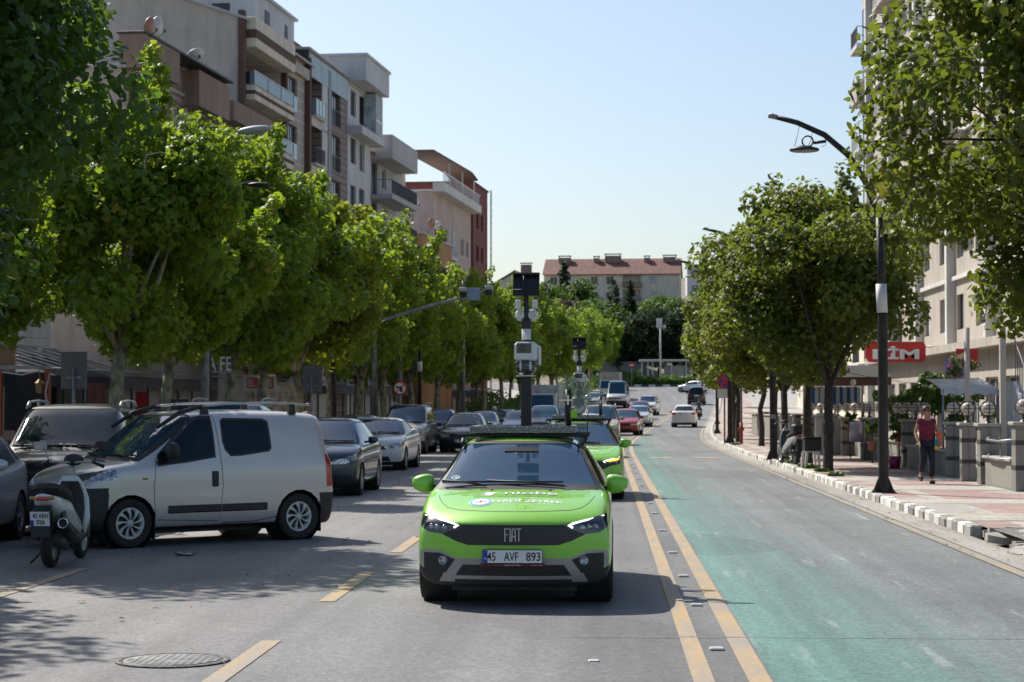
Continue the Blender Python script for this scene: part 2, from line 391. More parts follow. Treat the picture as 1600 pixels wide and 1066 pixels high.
# kerbs of single stones, painted black and white long ago
def kerbmat():
    m, nt, b, out = newmat('kerb_stone'); v = coords(nt)
    at = N(nt, 'ShaderNodeAttribute', attribute_name='tint'); n = noise(nt, 12, v, 6, .8)
    f = math_(nt, 'ADD', math_(nt, 'MULTIPLY', at.outputs['Fac'], .9), math_(nt, 'SUBTRACT', math_(nt, 'MULTIPLY', n, .8), .40))
    nt.links.new(ramp(nt, f, [(.15, (.17, .17, .165)), (.45, (.34, .33, .30)), (.75, (.68, .66, .60))]), b.inputs['Base Color'])
    b.inputs['Roughness'].default_value = .85; bump(nt, b, noise(nt, 40, v, 5), .6, .01); return m
M_KERB = kerbmat()
def kerb(name, x0, x1, y0, y1, L, amp):
    rnd = random.Random(hash(name) % 100); rnd = random.Random(11); mb = MB(); tint = []; y = y0; k = 0
    while y < y1:
        o = off(y); z = gz(y); j = lambda s: rnd.uniform(-s, s); n0 = len(mb.v)
        t = (.85 if k % 2 else .48)+j(.28) if x0 > 0 else .45+j(.2)
        a = j(amp)
        mb.box(x0+o+a, x1+o+a*.3, y+.008, y+L-.008+j(.004), z-.05, z+.15+j(amp*.7), .022+abs(j(.01)))
        tint += [t]*(len(mb.v)-n0); y += L; k += 1
    me = mb.mesh(name, M_KERB); at = me.attributes.new('tint', 'FLOAT', 'POINT'); at.data.foreach_set('value', tint)
    structure(name, me)
kerb('right_kerb', 4.98, 5.15, 27.5, 262, .5, .012)
kerb('right_kerb_near', 4.98, 5.15, 14.0, 23.6, .5, .03)
kerb('left_kerb', -9.36, -9.18, 5, 262, 1.0, .008)
# broken ramp between the two kerbs: lumps of old concrete and asphalt
rb = MB(); rnd = random.Random(8)
for i in range(34):
    x = 4.95+rnd.random()*1.1; y = 23.7+rnd.random()*3.7; s = rnd.uniform(.08, .30); z = .015+.105*min(1, (x-4.95)/.6)
    pts = [(math.cos(t)*s*rnd.uniform(.7, 1.2), math.sin(t)*s*rnd.uniform(.7, 1.3)) for t in np.linspace(0, 6.283, 8)[:-1]]
    rb.M = Matrix.Translation((x, y, z)) @ Matrix.Rotation(rnd.uniform(-.12, .12), 4, 'X') @ Matrix.Rotation(rnd.uniform(-.15, .1), 4, 'Y')
    rb.prism(pts, -.05, .02+rnd.random()*.025, 'xy')
rb.M = Matrix.Identity(4)
tag(rb.build('broken_kerb_rubble', M_CONC), kind='structure')
structure('worn_asphalt_patch', strip_mesh('worn_asphalt_patch', 5.15, 6.7, 19, 27.2, .140, 1, asphalt('old_patch', (.22, .215, .205))))
# raised studs between the yellow lines
stud = MB(); stud.box(-.055, .055, -.045, .045, 0, .022, .018)
sm_ = stud.mesh('road_stud', simple('stud_white', (.62, .62, .60), .3, .1, nscale=20))
ys = [14.7, 17.9, 20.9, 24.2, 28.4, 32.9, 36.1]+[40+4*i for i in range(20)]
for i, y in enumerate(ys):
    o = mesh_obj('road_stud', sm_); o.location = (.815+off(y), y, gz(y)+.001)
    tag(o, 'small white road stud between the two yellow lines', 'road stud', 'road studs between the yellow lines')
    if i == 0: o['label'] = 'small white road stud nearest the bottom edge of the photo'; del o['group']
s2 = mesh_obj('road_stud', sm_); s2.location = (-.08, 14.03, .001); s2.scale = (.7, .9, .5); tag(s2, 'lone white stud flat on the grey asphalt before the green car', 'road stud')
# manhole
mh = thing('manhole_cover', 'round iron manhole cover sunk in the asphalt beside a yellow dash', 'manhole', (-3.03, 13.9, 0))
M_IRON = simple('cast_iron', (.13, .125, .12), .6, .5, var=.3, nscale=9, bmp=.5, bscale=60)
a = MB(); a.lathe([(.40, .005), (.40, .011), (.352, .011), (.352, .004)], n=40, closed=True); a.build('frame', M_JOINT, mh)
a = MB(); a.lathe([(0.0, .009), (.345, .009), (.345, .002)], n=40)
for i in range(-6, 7):
    for j in range(-6, 7):
        if i*i+j*j < 38: a.box(i*.05-.016, i*.05+.016, j*.05-.016, j*.05+.016, .008, .0115)
a.build('lid', simple('worn_lid', (.26, .255, .245), .75, .1, var=.35, nscale=6, bmp=.4, bscale=60), mh)
# litter and fallen leaves on the asphalt
lf = MB(); rnd = random.Random(3)
for i in range(260):
    x = rnd.uniform(-9, -2.5) if i % 4 else rnd.uniform(4.3, 5.0); y = rnd.uniform(12, 60); s = rnd.uniform(.02, .05); t = rnd.random()*6
    pts = [(x+s*rnd.uniform(.6, 1)*math.cos(t+k*1.05), y+s*rnd.uniform(.6, 1)*math.sin(t+k*1.05), .014+rnd.random()*.02) for k in range(6)]
    lf.add(pts, [(0, 1, 2), (0, 2, 3), (0, 3, 4), (0, 4, 5)])
tag(lf.build('fallen_leaves', simple('dry_leaf', (.22, .13, .05), .8, var=.5, nscale=1.0)), 'dry brown leaves and bits scattered over the asphalt', 'leaves', kind='stuff')
lt = MB(); rnd = random.Random(9)
for i in range(14):
    a0 = rnd.random()*6; lt.add([(rnd.uniform(-.14, .14), rnd.uniform(-.12, .12), rnd.uniform(.004, .03)) for _ in range(5)], [(0, 1, 2), (1, 2, 3), (2, 3, 4)])
o = lt.build('plastic_wrapper', simple('wrapper', (.4, .4, .38), .4)); o.location = (xat(290, 23.6), 23.6, .006)
tag(o, 'crumpled pale plastic wrapper on the shaded asphalt below the grey van', 'litter')

# ------------------------------------------------------------------ vegetation
def leafmat(name, lo, hi, tr, rough=.5, yellow=.04):
    m, nt, b, out = newmat(name)
    at = N(nt, 'ShaderNodeAttribute', attribute_name='tint'); oi = N(nt, 'ShaderNodeObjectInfo')
    f = math_(nt, 'ADD', at.outputs['Fac'], math_(nt, 'MULTIPLY', math_(nt, 'SUBTRACT', oi.outputs['Random'], .5), .25))
    ye = tuple(x for x in (.30, .22, .035))
    col = ramp(nt, f, [(.0, lo), (1-yellow*2.5, hi), (1-yellow, ye)])
    nt.links.new(col, b.inputs['Base Color']); b.inputs['Roughness'].default_value = rough
    b.inputs['Specular IOR Level'].default_value = .35
    t = N(nt, 'ShaderNodeBsdfTranslucent'); nt.links.new(mix(nt, .85, col, tr, 'MIX'), t.inputs[0])
    mx = N(nt, 'ShaderNodeMixShader'); mx.inputs[0].default_value = .38
    nt.links.new(b.outputs[0], mx.inputs[1]); nt.links.new(t.outputs[0], mx.inputs[2]); nt.links.new(mx.outputs[0], out.inputs[0])
    return m
L_PLANE = leafmat('plane_leaf', (.032, .072, .010), (.160, .235, .020), (.46, .64, .04))
L_YELP = leafmat('yellowing_plane_leaf', (.045, .08, .01), (.19, .22, .02), (.52, .60, .04), yellow=.07)
L_LINDEN = leafmat('linden_leaf', (.028, .050, .010), (.115, .145, .022), (.25, .31, .03), yellow=.06)
L_DARK = leafmat('dark_linden_leaf', (.020, .050, .010), (.050, .105, .018), (.16, .30, .025), .4, .02)
L_PINE = leafmat('conifer_needles', (.012, .030, .012), (.03, .055, .02), (.03, .06, .02), .6, .0)
L_BUSH = leafmat('shrub_leaf', (.04, .09, .015), (.09, .17, .03), (.16, .28, .04), .5, .03)
L_OLIVE = leafmat('greybrown_leaf', (.06, .06, .035), (.11, .10, .06), (.12, .11, .06), .6, .0)
def barkmat():
    m, nt, b, out = newmat('plane_bark'); v = coords(nt, (1, 1, .6))
    n = noise(nt, 7, v, 3, .5); n2 = noise(nt, 30, v, 5)
    c = ramp(nt, n, [(.35, (.10, .085, .055)), (.48, (.23, .21, .14)), (.60, (.33, .30, .20)), (.72, (.19, .17, .11))])
    nt.links.new(mix(nt, .5, c, ramp(nt, n2, [(.3, .7), (.7, 1.15)]), 'MULTIPLY'), b.inputs['Base Color'])
    b.inputs['Roughness'].default_value = .85; bump(nt, b, n2, .5, .02); return m
M_BARK = barkmat()
M_BARK2 = simple('linden_bark', (.055, .045, .036), .9, var=.45, nscale=9, bmp=.8, bscale=24)
def LEAF(kind):
    if kind == 'maple':
        a = [(0, 0), (.28, -.06), (.50, .16), (.26, .30), (.44, .62), (.15, .56), (0, 1.0), (-.15, .56), (-.44, .62), (-.26, .30), (-.50, .16), (-.28, -.06)]
        c = (0, .34)
    elif kind == 'heart':
        a = [(0, .06), (.22, -.06), (.44, .10), (.46, .40), (.26, .74), (0, 1.0), (-.26, .74), (-.46, .40), (-.44, .10), (-.22, -.06)]; c = (0, .42)
    elif kind == 'star':
        a = [(0, 0), (.45, .15), (.22, .40), (0, 1), (-.22, .40), (-.45, .15)]; c = (0, .34)
    else:
        a = [(0, 0), (.36, .35), (0, 1), (-.36, .35)]; c = None
    P = [(x, y-.45, -.30*abs(x)-.12*(y-.4)**2*2) for x, y in a]; F = []
    if c: P = [(c[0], c[1]-.45, .03)]+P; n = len(a); F = [(0, i+1, (i+1) % n+1) for i in range(n)]
    else: F = [(0, 1, 2), (0, 2, 3)]
    return np.array(P), np.array(F)
def leaf_mesh(name, blobs, n, size, kind, mat, seed, flat=.5, edge=.45):
    """n leaves spread through the volume of the given clumps"""
    rg = np.random.default_rng(seed); B = np.array(blobs, float)
    pr = B[:, 3]**2; pr = pr/pr.sum(); bi = rg.choice(len(B), n, p=pr)
    d = rg.normal(size=(n, 3)); d /= np.linalg.norm(d, axis=1)[:, None]
    rad = B[bi, 3]*(edge+(1.12-edge)*rg.random(n)**.6)
    pos = B[bi, :3]+d*rad[:, None]*np.array([1, 1, .85])
    up = np.array([0, 0, 1.0]); nrm = d*.75+up*flat+rg.normal(size=(n, 3))*.62; nrm /= np.linalg.norm(nrm, axis=1)[:, None]
    t = np.cross(nrm, rg.normal(size=(n, 3))); t /= np.linalg.norm(t, axis=1)[:, None]; bt = np.cross(nrm, t)
    bt[:, 2] -= .25; P, F = LEAF(kind); s = size*(.65+.6*rg.random(n))
    V = pos[:, None, :]+s[:, None, None]*(P[None, :, 0, None]*t[:, None, :]+P[None, :, 1, None]*bt[:, None, :]+P[None, :, 2, None]*nrm[:, None, :])
    k = len(P); V = V.reshape(-1, 3); T = (F[None]+(np.arange(n)*k)[:, None, None]).reshape(-1, 3)
    me = bpy.data.meshes.new(name); me.vertices.add(len(V)); me.vertices.foreach_set('co', V.astype(np.float32).ravel())
    me.loops.add(T.size); me.loops.foreach_set('vertex_index', T.astype(np.int32).ravel())
    me.polygons.add(len(T)); me.polygons.foreach_set('loop_start', np.arange(0, T.size, 3, dtype=np.int32))
    me.polygons.foreach_set('loop_total', np.full(len(T), 3, np.int32))
    bt_ = rg.random(len(B)); tint = np.clip(.25*bt_[bi]+.75*rg.random(n), 0, 1)
    at = me.attributes.new('tint', 'FLOAT', 'POINT'); at.data.foreach_set('value', np.repeat(tint, k).astype(np.float32))
    me.materials.append(mat); me.update(calc_edges=True); return me
def make_tree(kind, seed, H, z0, rx, trunk_r, nl, size, leaf, lmat, bark, nblob=46, top='round', lean=0.0, fork=None, name=None, label='', cat='tree', shoots=10, br=(.62, 1.05)):
    rd = random.Random(seed); root = thing(name or kind, label, cat); cz = (z0+H)/2; rz = (H-z0)/2; blobs = []
    for i in range(nblob):
        for _ in range(30):
            a = rd.random()*2*math.pi; u = rd.uniform(-1, 1); q = rd.random()**.45
            x, y, z = q*math.sqrt(1-u*u)*math.cos(a), q*math.sqrt(1-u*u)*math.sin(a), q*u
            r = rd.uniform(*br); sx = rx-.6*r
            if top == 'round' and z < -.2 and q < .55: continue
            break
        k = 1.0-(.24 if z < 0 else .12)*abs(z)**2
        blobs.append((x*sx*k+lean*(z+1)*.5, y*sx*k, cz+z*(rz-.4*r), r))
    main = list(blobs)
    for i in range(shoots):     # leader shoots that stand up out of the crown
        b = rd.choice(main); 
        if b[2] < cz-.2: continue
        dx, dy = rd.uniform(-.25, .25), rd.uniform(-.25, .25)
        for q in range(3): blobs.append((b[0]+dx*(q+1), b[1]+dy*(q+1), b[2]+.40*b[3]+.32*(q+1), .34-.07*q))
    cm = leaf_mesh('crown', blobs, nl, size, leaf, lmat, seed); mesh_obj('crown', cm, root)
    tb = MB(); fz = fork or z0*1.05; px = [(0, 0, -.15, 1.5), (0, 0, .12, 1.12), (.02, .01, fz*.35, 1), (rd.uniform(-.07, .07), rd.uniform(-.05, .05), fz*.7, .92), (rd.uniform(-.12, .12), rd.uniform(-.1, .1), fz, .9)]
    tb.tube([p[:3] for p in px], [trunk_r*p[3] for p in px], 12); f0 = Vector(px[-1][:3])
    limbs = []
    for i in range(7):
        a = i*.9+rd.random()*.6; e = Vector((math.cos(a)*rx*.52+lean*.5, math.sin(a)*rx*.52, fz+(H-fz)*rd.uniform(.42, .72)))
        if i == 0: e = Vector((lean*.6, 0, fz+(H-fz)*.85))
        mid = f0.lerp(e, .45)+Vector((rd.uniform(-.2, .2), rd.uniform(-.2, .2), -.15))
        tb.tube([f0-Vector((0, 0, .1)), mid, e], [trunk_r*.55, trunk_r*.36, trunk_r*.12], 8); limbs += [mid, f0.lerp(e, .75), e]
    for b in main[:34]:
        q = min(limbs, key=lambda l: (Vector(b[:3])-l).length+(3 if l.z > b[2]+.3 else 0)); e = Vector(b[:3])
        tb.tube([q, q.lerp(e, .5)+Vector((rd.uniform(-.15, .15), rd.uniform(-.15, .15), .1)), e], [trunk_r*.16, trunk_r*.1, trunk_r*.04], 5)
    tb.build('trunk', bark, root); return root
def place(root, x, y, rz=0, s=1, z=None, label=None, group=None, first=[set()]):
    o = root if root.name not in first[0] else copy_tree(root); first[0].add(root.name)
    o.location = (x, y, (gz(y)+.13) if z is None else z); o.rotation_euler.z = rz; o.scale = (s,)*3
    if label: o['label'] = label
    if group: o['group'] = group
    elif 'group' in o: del o['group']
    return o
# left row: plane trees
PA = make_tree('plane_tree', 1, 7.9, 2.6, 2.65, .15, 24000, .165, 'maple', L_PLANE, M_BARK, nblob=78, shoots=26, br=(.36, .78))
PB = make_tree('plane_tree', 2, 7.8, 2.4, 2.6, .135, 23000, .165, 'maple', L_PLANE, M_BARK, nblob=72, shoots=28, br=(.36, .78))
PC = make_tree('plane_tree', 5, 8.5, 2.4, 2.7, .15, 8500, .26, 'star', L_PLANE, M_BARK, nblob=62, shoots=20, br=(.42, .85))
PD = make_tree('plane_tree', 6, 8.9, 2.6, 2.6, .14, 8200, .26, 'star', L_PLANE, M_BARK, shoots=22, nblob=58, br=(.42, .85))
LD = make_tree('broad_leaved_tree', 7, 10.5, 2.5, 3.5, .17, 30000, .16, 'heart', L_DARK, M_BARK2, nblob=95, shoots=6, br=(.7, 1.15))
place(LD, -9.95, 27.0, 0.4, .96, label='tall dark green tree filling the upper left corner, trunk outside the photo')
place(LD, -11.4, 20.3, 2.0, .92, label='dark green tree left of the camera, seen only by its shadow on the asphalt')
place(PA, -9.65, 39.0, 1.2, 1.02, label='bright plane tree with patchy trunk beside the blank grey board, tallest behind the dark van', group=None)
place(PB, -11.8, 34.5, 1.0, .85, label='plane tree outside the left edge whose shade falls on the black van')
place(PB, -9.7, 43.6, 4.0, 1.0, label='bright plane tree with pale smooth trunk second in the left row')
place(PB, -9.6, 50.6, 2.2, 1.08, label='plane tree between the black lamp post and the red lettered cafe sign')
place(PA, -9.6, 55.8, 5.2, 1.07, label='plane tree whose slim bending trunk crosses the red and white cafe sign')
lab = ['plane tree with yellowing leaves behind the dark blue hatchback', 'plane tree behind the lamp post left of the white saloon',
 'plane tree with twin pale trunk behind the white saloon', 'plane tree left of the no left turn sign',
 'plane tree right of the no left turn sign', 'plane tree above the silver van in the left queue',
 'plane tree behind the second dark lamp post on the left', 'plane tree at the tip of the camera gantry arm']
for i, (y, s) in enumerate(((63, 1.08), (70, 1.03), (78, 1.05), (86, 1.05), (96, 1.07), (106, 1.05), (117, 1.08), (129, 1.1))):
    t_ = place((PC, PD)[i % 2] if y > 66 else PB, -9.7+off(y), y, i*1.9+.3, s, label=lab[i])
    if i == 0:
        for c_ in t_.children:
            if c_.name.startswith('crown'): c_.material_slots[0].link = 'OBJECT'; c_.material_slots[0].material = L_YELP
for i, y in enumerate((141, 153, 166, 180, 195, 211, 228)):
    place((PD, PC)[i % 2], -9.9+off(y), y, i*2.3, 1.12, label='distant bright plane tree in the left row behind the mast of the front car', group='far plane trees at the end of the left row')
# right row: lindens
RA = make_tree('linden_tree', 11, 9.8, 1.7, 3.8, .17, 44000, .125, 'heart', L_LINDEN, M_BARK2, nblob=110, shoots=10, br=(.5, .95))
RB = make_tree('linden_tree', 12, 7.7, 2.1, 2.95, .12, 25000, .125, 'heart', L_LINDEN, M_BARK2, nblob=62, shoots=12, br=(.45, .9))
RC = make_tree('linden_tree', 13, 7.9, 2.0, 2.6, .11, 8000, .22, 'leaf', L_LINDEN, M_BARK2, nblob=44, shoots=14, br=(.45, .9))
place(RA, 7.6, 29.5, .8, 1.0, label='big near linden with olive leaves filling the upper right corner')
rl = [(5.55, 50, 1.0, 'linden with thin grey trunk beside the white plastic stool'), (5.5, 54.4, 1.02, 'linden with thick dark trunk right of the parked motor scooter'),
      (5.6, 62.5, .95, 'slim linden with leaning trunk left of the parked motor scooter'), (5.9, 70, .95, 'linden on the right pavement behind the second lamp post')]
for i, (x, y, s, l) in enumerate(rl): place(RB, x, y, i*2.1+.5, s, label=l)
for i, (x, y, s, l) in enumerate([(6.2, 80, 1.0, 'linden behind the grey pole with a red foot'), (5.7, 88, 1.0, 'linden just behind the no parking sign'),
        (5.9, 97, .98, 'linden on the right pavement past the no parking sign'), (6.1, 107, .95, 'linden at the bend of the right kerb')]):
    place(RC, x+off(y), y, i*1.7, s, label=l)
for i, y in enumerate((118, 130, 144, 160, 178, 198)):
    place(RC, 6.2+off(y), y, i*2.9, 1.0, label='distant linden beyond the bend on the right side', group='far lindens beyond the bend')
for i, y in enumerate((74, 83, 92, 101, 111, 121, 133, 146, 160, 175, 191, 206, 222, 240, 256)):
    place((PC, PD)[i % 2], -13.2+off(y)-(i % 3)*.5, y, i*1.1+.9, .97, label='plane tree of the shaded back row beside the shops on the left', group='back row of plane trees on the left pavement')
bl = [(x+off(y)-0, y, gz(y)+.5+(i*37 % 10)*.11, .95) for i, (x, y) in enumerate([(-11.3-(k % 3)*1.1, 150+k*1.25) for k in range(96)])]
tag(mesh_obj('hedge', leaf_mesh('hedge', bl, 9000, .30, 'leaf', L_BUSH, 91)), 'long low hedge under the far trees of the left pavement', 'hedge', kind='stuff')
for i, (px, y) in enumerate(((800, 262), (830, 272), (860, 282), (885, 290), (905, 268), (925, 292), (945, 286), (1095, 300), (1125, 292), (1150, 280))):
    place((PC, PD)[i % 2], xat(px, y), y, i*1.4, 1.15, label='tree beside the roundabout at the end of the road', group='trees round the far roundabout')
# the wooded slope at the end of the road
def conifer(seed, H, r, name='spruce_tree', label=''):
    rd = random.Random(seed); root = thing(name, label, 'tree'); blobs = []
    z = 1.2
    while z < H-.3:
        rr = r*(1-z/H)**.85+.15
        for k in range(max(3, int(rr*5))):
            a = rd.random()*6.28; q = rr*rd.uniform(.45, 1); blobs.append((q*math.cos(a), q*math.sin(a), z-q*.25, .38+.16*rr))
        z += .55
    blobs += [(0, 0, H-.2, .2), (0, 0, H+.1, .12)]
    mesh_obj('crown', leaf_mesh('crown', blobs, 5200, .42, 'leaf', L_PINE, seed, .1), root)
    t = MB(); t.tube([(0, 0, -.5), (0, 0, H*.5), (0, 0, H)], [.22, .14, .03], 8); t.build('trunk', M_BARK2, root); return root
CA = conifer(21, 13, 2.6); CB = conifer(22, 12, 1.9)
BA = make_tree('hillside_tree', 31, 8, .8, 3.6, .2, 5200, .42, 'leaf', leafmat('hill_leaf', (.035, .075, .014), (.075, .135, .026), (.14, .24, .03), .6, .0), M_BARK2, nblob=50, shoots=4, br=(.8, 1.4))
BB = make_tree('hillside_tree', 32, 6, .5, 3.2, .2, 4200, .40, 'leaf', L_OLIVE, M_BARK2, nblob=40, shoots=3, br=(.7, 1.2))
PI = make_tree('pine_tree', 33, 11, 2.0, 4.4, .25, 6500, .45, 'leaf', L_PINE, M_BARK2, nblob=60, shoots=5, br=(.8, 1.5))
def zt(x, y): return float(terrain(x, y))
def hillp(root, px, y, topy, hh, rz, label, group=None):
    """stand a tree on the slope at distance y with its own size"""
    x = xat(px, y); z = zt(x, y); want = CAMH+(632-topy)*y/3111-z; s = max(.5, min(1.9, want/hh))
    return place(root, x, y, rz, s, z, label, group)
hillp(CA, 958, 322, 432, 13, 0, 'dark pointed spruce left of its twin below the red roof')
hillp(CB, 985, 326, 440, 12, 1, 'dark pointed spruce, right one of the pair below the red roof')
hillp(CB, 1105, 345, 398, 12, 2, 'dark cypress standing right of the red roofed block')
hillp(CB, 881, 338, 408, 12, 3, 'thin dark cypress before the left end of the red roof')
g = 'trees on the slope below the red roofed block'
for i, (px, y, ty, k) in enumerate([(862, 330, 436, 0), (905, 336, 432, 0), (880, 318, 452, 1), (915, 312, 470, 0), (938, 318, 462, 0), (1025, 330, 464, 0), (1050, 326, 462, 0), (1080, 330, 470, 0),
        (1008, 334, 468, 0), (1040, 338, 458, 0), (1110, 336, 440, 0), (1140, 330, 450, 0), (840, 326, 446, 0), (815, 330, 440, 0), (1175, 330, 450, 0)]):
    hillp((BA, BB)[k], px, y, ty, (8, 6)[k], i*1.3, 'rounded %s tree on the slope before the red roofed block' % ('green', 'brownish')[k], g if k == 0 else None)
for i, (px, y, ty) in enumerate([(985, 308, 500), (1005, 306, 486), (1030, 309, 480), (1055, 306, 484), (1085, 309, 486), (965, 306, 505), (1110, 309, 490), (940, 307, 520), (1140, 308, 490), (920, 309, 500)]):
    hillp(PI, px, y, ty, 11, i*2.1, 'broad dark pine in the row behind the bus shelter', 'dark pines behind the bus shelter')

# ------------------------------------------------------------------ buildings
def plaster(name, col, stain=.35):
    if name in MATS: return MATS[name]
    m, nt, b, out = newmat(name); v = coords(nt); vv = coords(nt, (1, 1, .12))
    n = noise(nt, .5, v, 5); s = ramp(nt, noise(nt, 1.7, vv, 5, .7), [(.45, 1.0), (.8, 1-stain)])
    c = ramp(nt, n, [(.3, tuple(x*.86 for x in col)), (.7, tuple(min(1, x*1.08) for x in col))])
    nt.links.new(mix(nt, 1, c, s, 'MULTIPLY'), b.inputs['Base Color']); b.inputs['Roughness'].default_value = .85
    bump(nt, b, noise(nt, 25, v, 4), .15, .01); MATS[name] = m; return m
def tilemat(name, col):
    if name in MATS: return MATS[name]
    m, nt, b, out = newmat(name); v = coords(nt); w1 = N(nt, 'ShaderNodeTexBrick'); nt.links.new(v, w1.inputs['Vector'])
    w1.inputs['Scale'].default_value = 1; w1.inputs['Brick Width'].default_value = .5; w1.inputs['Row Height'].default_value = .7; w1.inputs['Mortar Size'].default_value = .05
    w1.inputs['Color1'].default_value = c4(col); w1.inputs['Color2'].default_value = c4(tuple(x*.7 for x in col)); w1.inputs['Mortar'].default_value = c4(tuple(x*.35 for x in col))
    nt.links.new(mix(nt, .6, w1.outputs[0], ramp(nt, noise(nt, .8, v, 5), [(.3, .6), (.7, 1.2)]), 'MULTIPLY'), b.inputs['Base Color'])
    b.inputs['Roughness'].default_value = .8; bump(nt, b, w1.outputs['Fac'], .5, -.05); MATS[name] = m; return m
def stonebands(name, col, mort, rh=.5, bw=2.0):
    m, nt, b, out = newmat(name); tc = N(nt, 'ShaderNodeTexCoord'); sp = N(nt, 'ShaderNodeSeparateXYZ'); cb = N(nt, 'ShaderNodeCombineXYZ')
    nt.links.new(tc.outputs['Object'], sp.inputs[0]); nt.links.new(sp.outputs[0], cb.inputs[0]); nt.links.new(sp.outputs[2], cb.inputs[1])
    w1 = N(nt, 'ShaderNodeTexBrick'); nt.links.new(cb.outputs[0], w1.inputs['Vector']); w1.inputs['Scale'].default_value = 1
    w1.inputs['Brick Width'].default_value = bw; w1.inputs['Row Height'].default_value = rh; w1.inputs['Mortar Size'].default_value = .03; w1.offset = 0
    w1.inputs['Color1'].default_value = c4(col); w1.inputs['Color2'].default_value = c4(tuple(x*.88 for x in col)); w1.inputs['Mortar'].default_value = c4(mort)
    nt.links.new(mix(nt, .5, w1.outputs[0], ramp(nt, noise(nt, 3, tc.outputs['Object'], 5), [(.3, .75), (.7, 1.1)]), 'MULTIPLY'), b.inputs['Base Color'])
    b.inputs['Roughness'].default_value = .8; bump(nt, b, w1.outputs['Fac'], .4, -.02); return m
PL_TAN = plaster('plaster_tan', (0.480, 0.432, 0.372), .3); PL_BROWN = plaster('plaster_rust', (.30, .215, .175)); PL_GREY = plaster('plaster_grey', (0.432, 0.432, 0.432))
PL_CREAM = plaster('plaster_cream', (0.720, 0.648, 0.528)); PL_WHITE = plaster('plaster_white', (.62, .61, .58), .25); PL_ORANGE = plaster('plaster_orange', (.42, .22, .10))
PL_DBROWN = plaster('plaster_dark_brown', (.12, .065, .05)); PL_PINK = plaster('plaster_pinkish', (0.504, 0.396, 0.348)); PL_RED = plaster('plaster_red', (.20, .055, .045))
PL_BLUE = plaster('plaster_pale_blue', (0.432, 0.552, 0.600)); PL_LGREY = plaster('plaster_light_grey', (0.540, 0.552, 0.564), .2)
ST_A = stonebands('stone_cladding', (.42, .37, .33), (.62, .58, .52), .62, 1.4); SIDING = stonebands('horizontal_siding', (.27, .21, .195), (.07, .055, .05), .42, 40)
TILE = tilemat('roof_tiles', (.24, .105, .08)); W_BROWN = simple('brown_frame', (.075, .035, .025), .5); W_WHITE = simple('white_frame', (.62, .62, .60), .5)
W_DARK = simple('dark_frame', (.04, .045, .05), .5)
def winglass():
    m, nt, b, out = newmat('window_glass'); v = coords(nt)
    n = noise(nt, .45, v, 2); nt.links.new(ramp(nt, n, [(.4, (.015, .02, .025)), (.6, (.07, .08, .09))]), b.inputs['Base Color'])
    b.inputs['Roughness'].default_value = .06; b.inputs['Specular IOR Level'].default_value = .7; bump(nt, b, noise(nt, .8, v, 1), .06, .05); return m
WGLASS = winglass()
CURTAIN = simple('white_curtain', (.55, .56, .58), .9, var=.25, nscale=2.5, bmp=.4, bscale=6)
SHUT = stonebands('roller_shutter', (.24, .21, .21), (.12, .10, .10), .10, 40)
RAIL = simple('railing_metal', (.10, .10, .11), .5, .4); RAILW = simple('railing_white', (.6, .6, .6), .5)
BALG = simple('balcony_glass', (.22, .32, .36), .08, var=.2, nscale=1, spec=.8); BALGD = simple('dark_balcony_glass', (.025, .04, .05), .06, var=.3, nscale=1, spec=.8)
def wall_grid(mb, L, z0, z1, holes, dep=.22, u0=0, yy=0):
    us = sorted(set([u0, L]+[h[0] for h in holes]+[h[1] for h in holes])); zs = sorted(set([z0, z1]+[h[2] for h in holes]+[h[3] for h in holes]))
    us = [u for u in us if u0 <= u <= L]; zs = [z for z in zs if z0 <= z <= z1]
    for i in range(len(us)-1):
        for j in range(len(zs)-1):
            cu, cz = (us[i]+us[i+1])/2, (zs[j]+zs[j+1])/2
            if any(h[0] < cu < h[1] and h[2] < cz < h[3] for h in holes): continue
            mb.add([(us[i], yy, zs[j]), (us[i+1], yy, zs[j]), (us[i+1], yy, zs[j+1]), (us[i], yy, zs[j+1])], [(0, 1, 2, 3)])
    for h in holes:
        a, b, c, d = h[:4]; e = h[4] if len(h) > 4 else dep
        mb.add([(a, yy, c), (b, yy, c), (b, yy, d), (a, yy, d), (a, yy+e, c), (b, yy+e, c), (b, yy+e, d), (a, yy+e, d)], [(0, 1, 5, 4), (1, 2, 6, 5), (2, 3, 7, 6), (3, 0, 4, 7)])
        if e > .5: mb.add([(a, yy+e, c), (b, yy+e, c), (b, yy+e, d), (a, yy+e, d)], [(0, 1, 2, 3)])
def window(root, u0, u1, z0, z1, y=.2, frame=W_BROWN, kind='glass', mull=1, name='window'):
    f = MB(); t = .07; f.box(u0, u1, y-.06, y, z0, z0+t); f.box(u0, u1, y-.06, y, z1-t, z1); f.box(u0, u0+t, y-.058, y-.002, z0+t, z1-t); f.box(u1-t, u1, y-.058, y-.002, z0+t, z1-t)
    for k in range(1, mull+1): c = u0+(u1-u0)*k/(mull+1); f.box(c-.035, c+.035, y-.056, y-.004, z0+t, z1-t)
    w = f.build(name, frame, root); p = MB(); p.box(u0+.01, u1-.01, y-.03, y-.012, z0+.01, z1-.01)
    mat = {'glass': WGLASS, 'curtain': CURTAIN, 'shutter': SHUT}[kind]; p.build('shutter' if kind == 'shutter' else 'pane', mat, w); return w
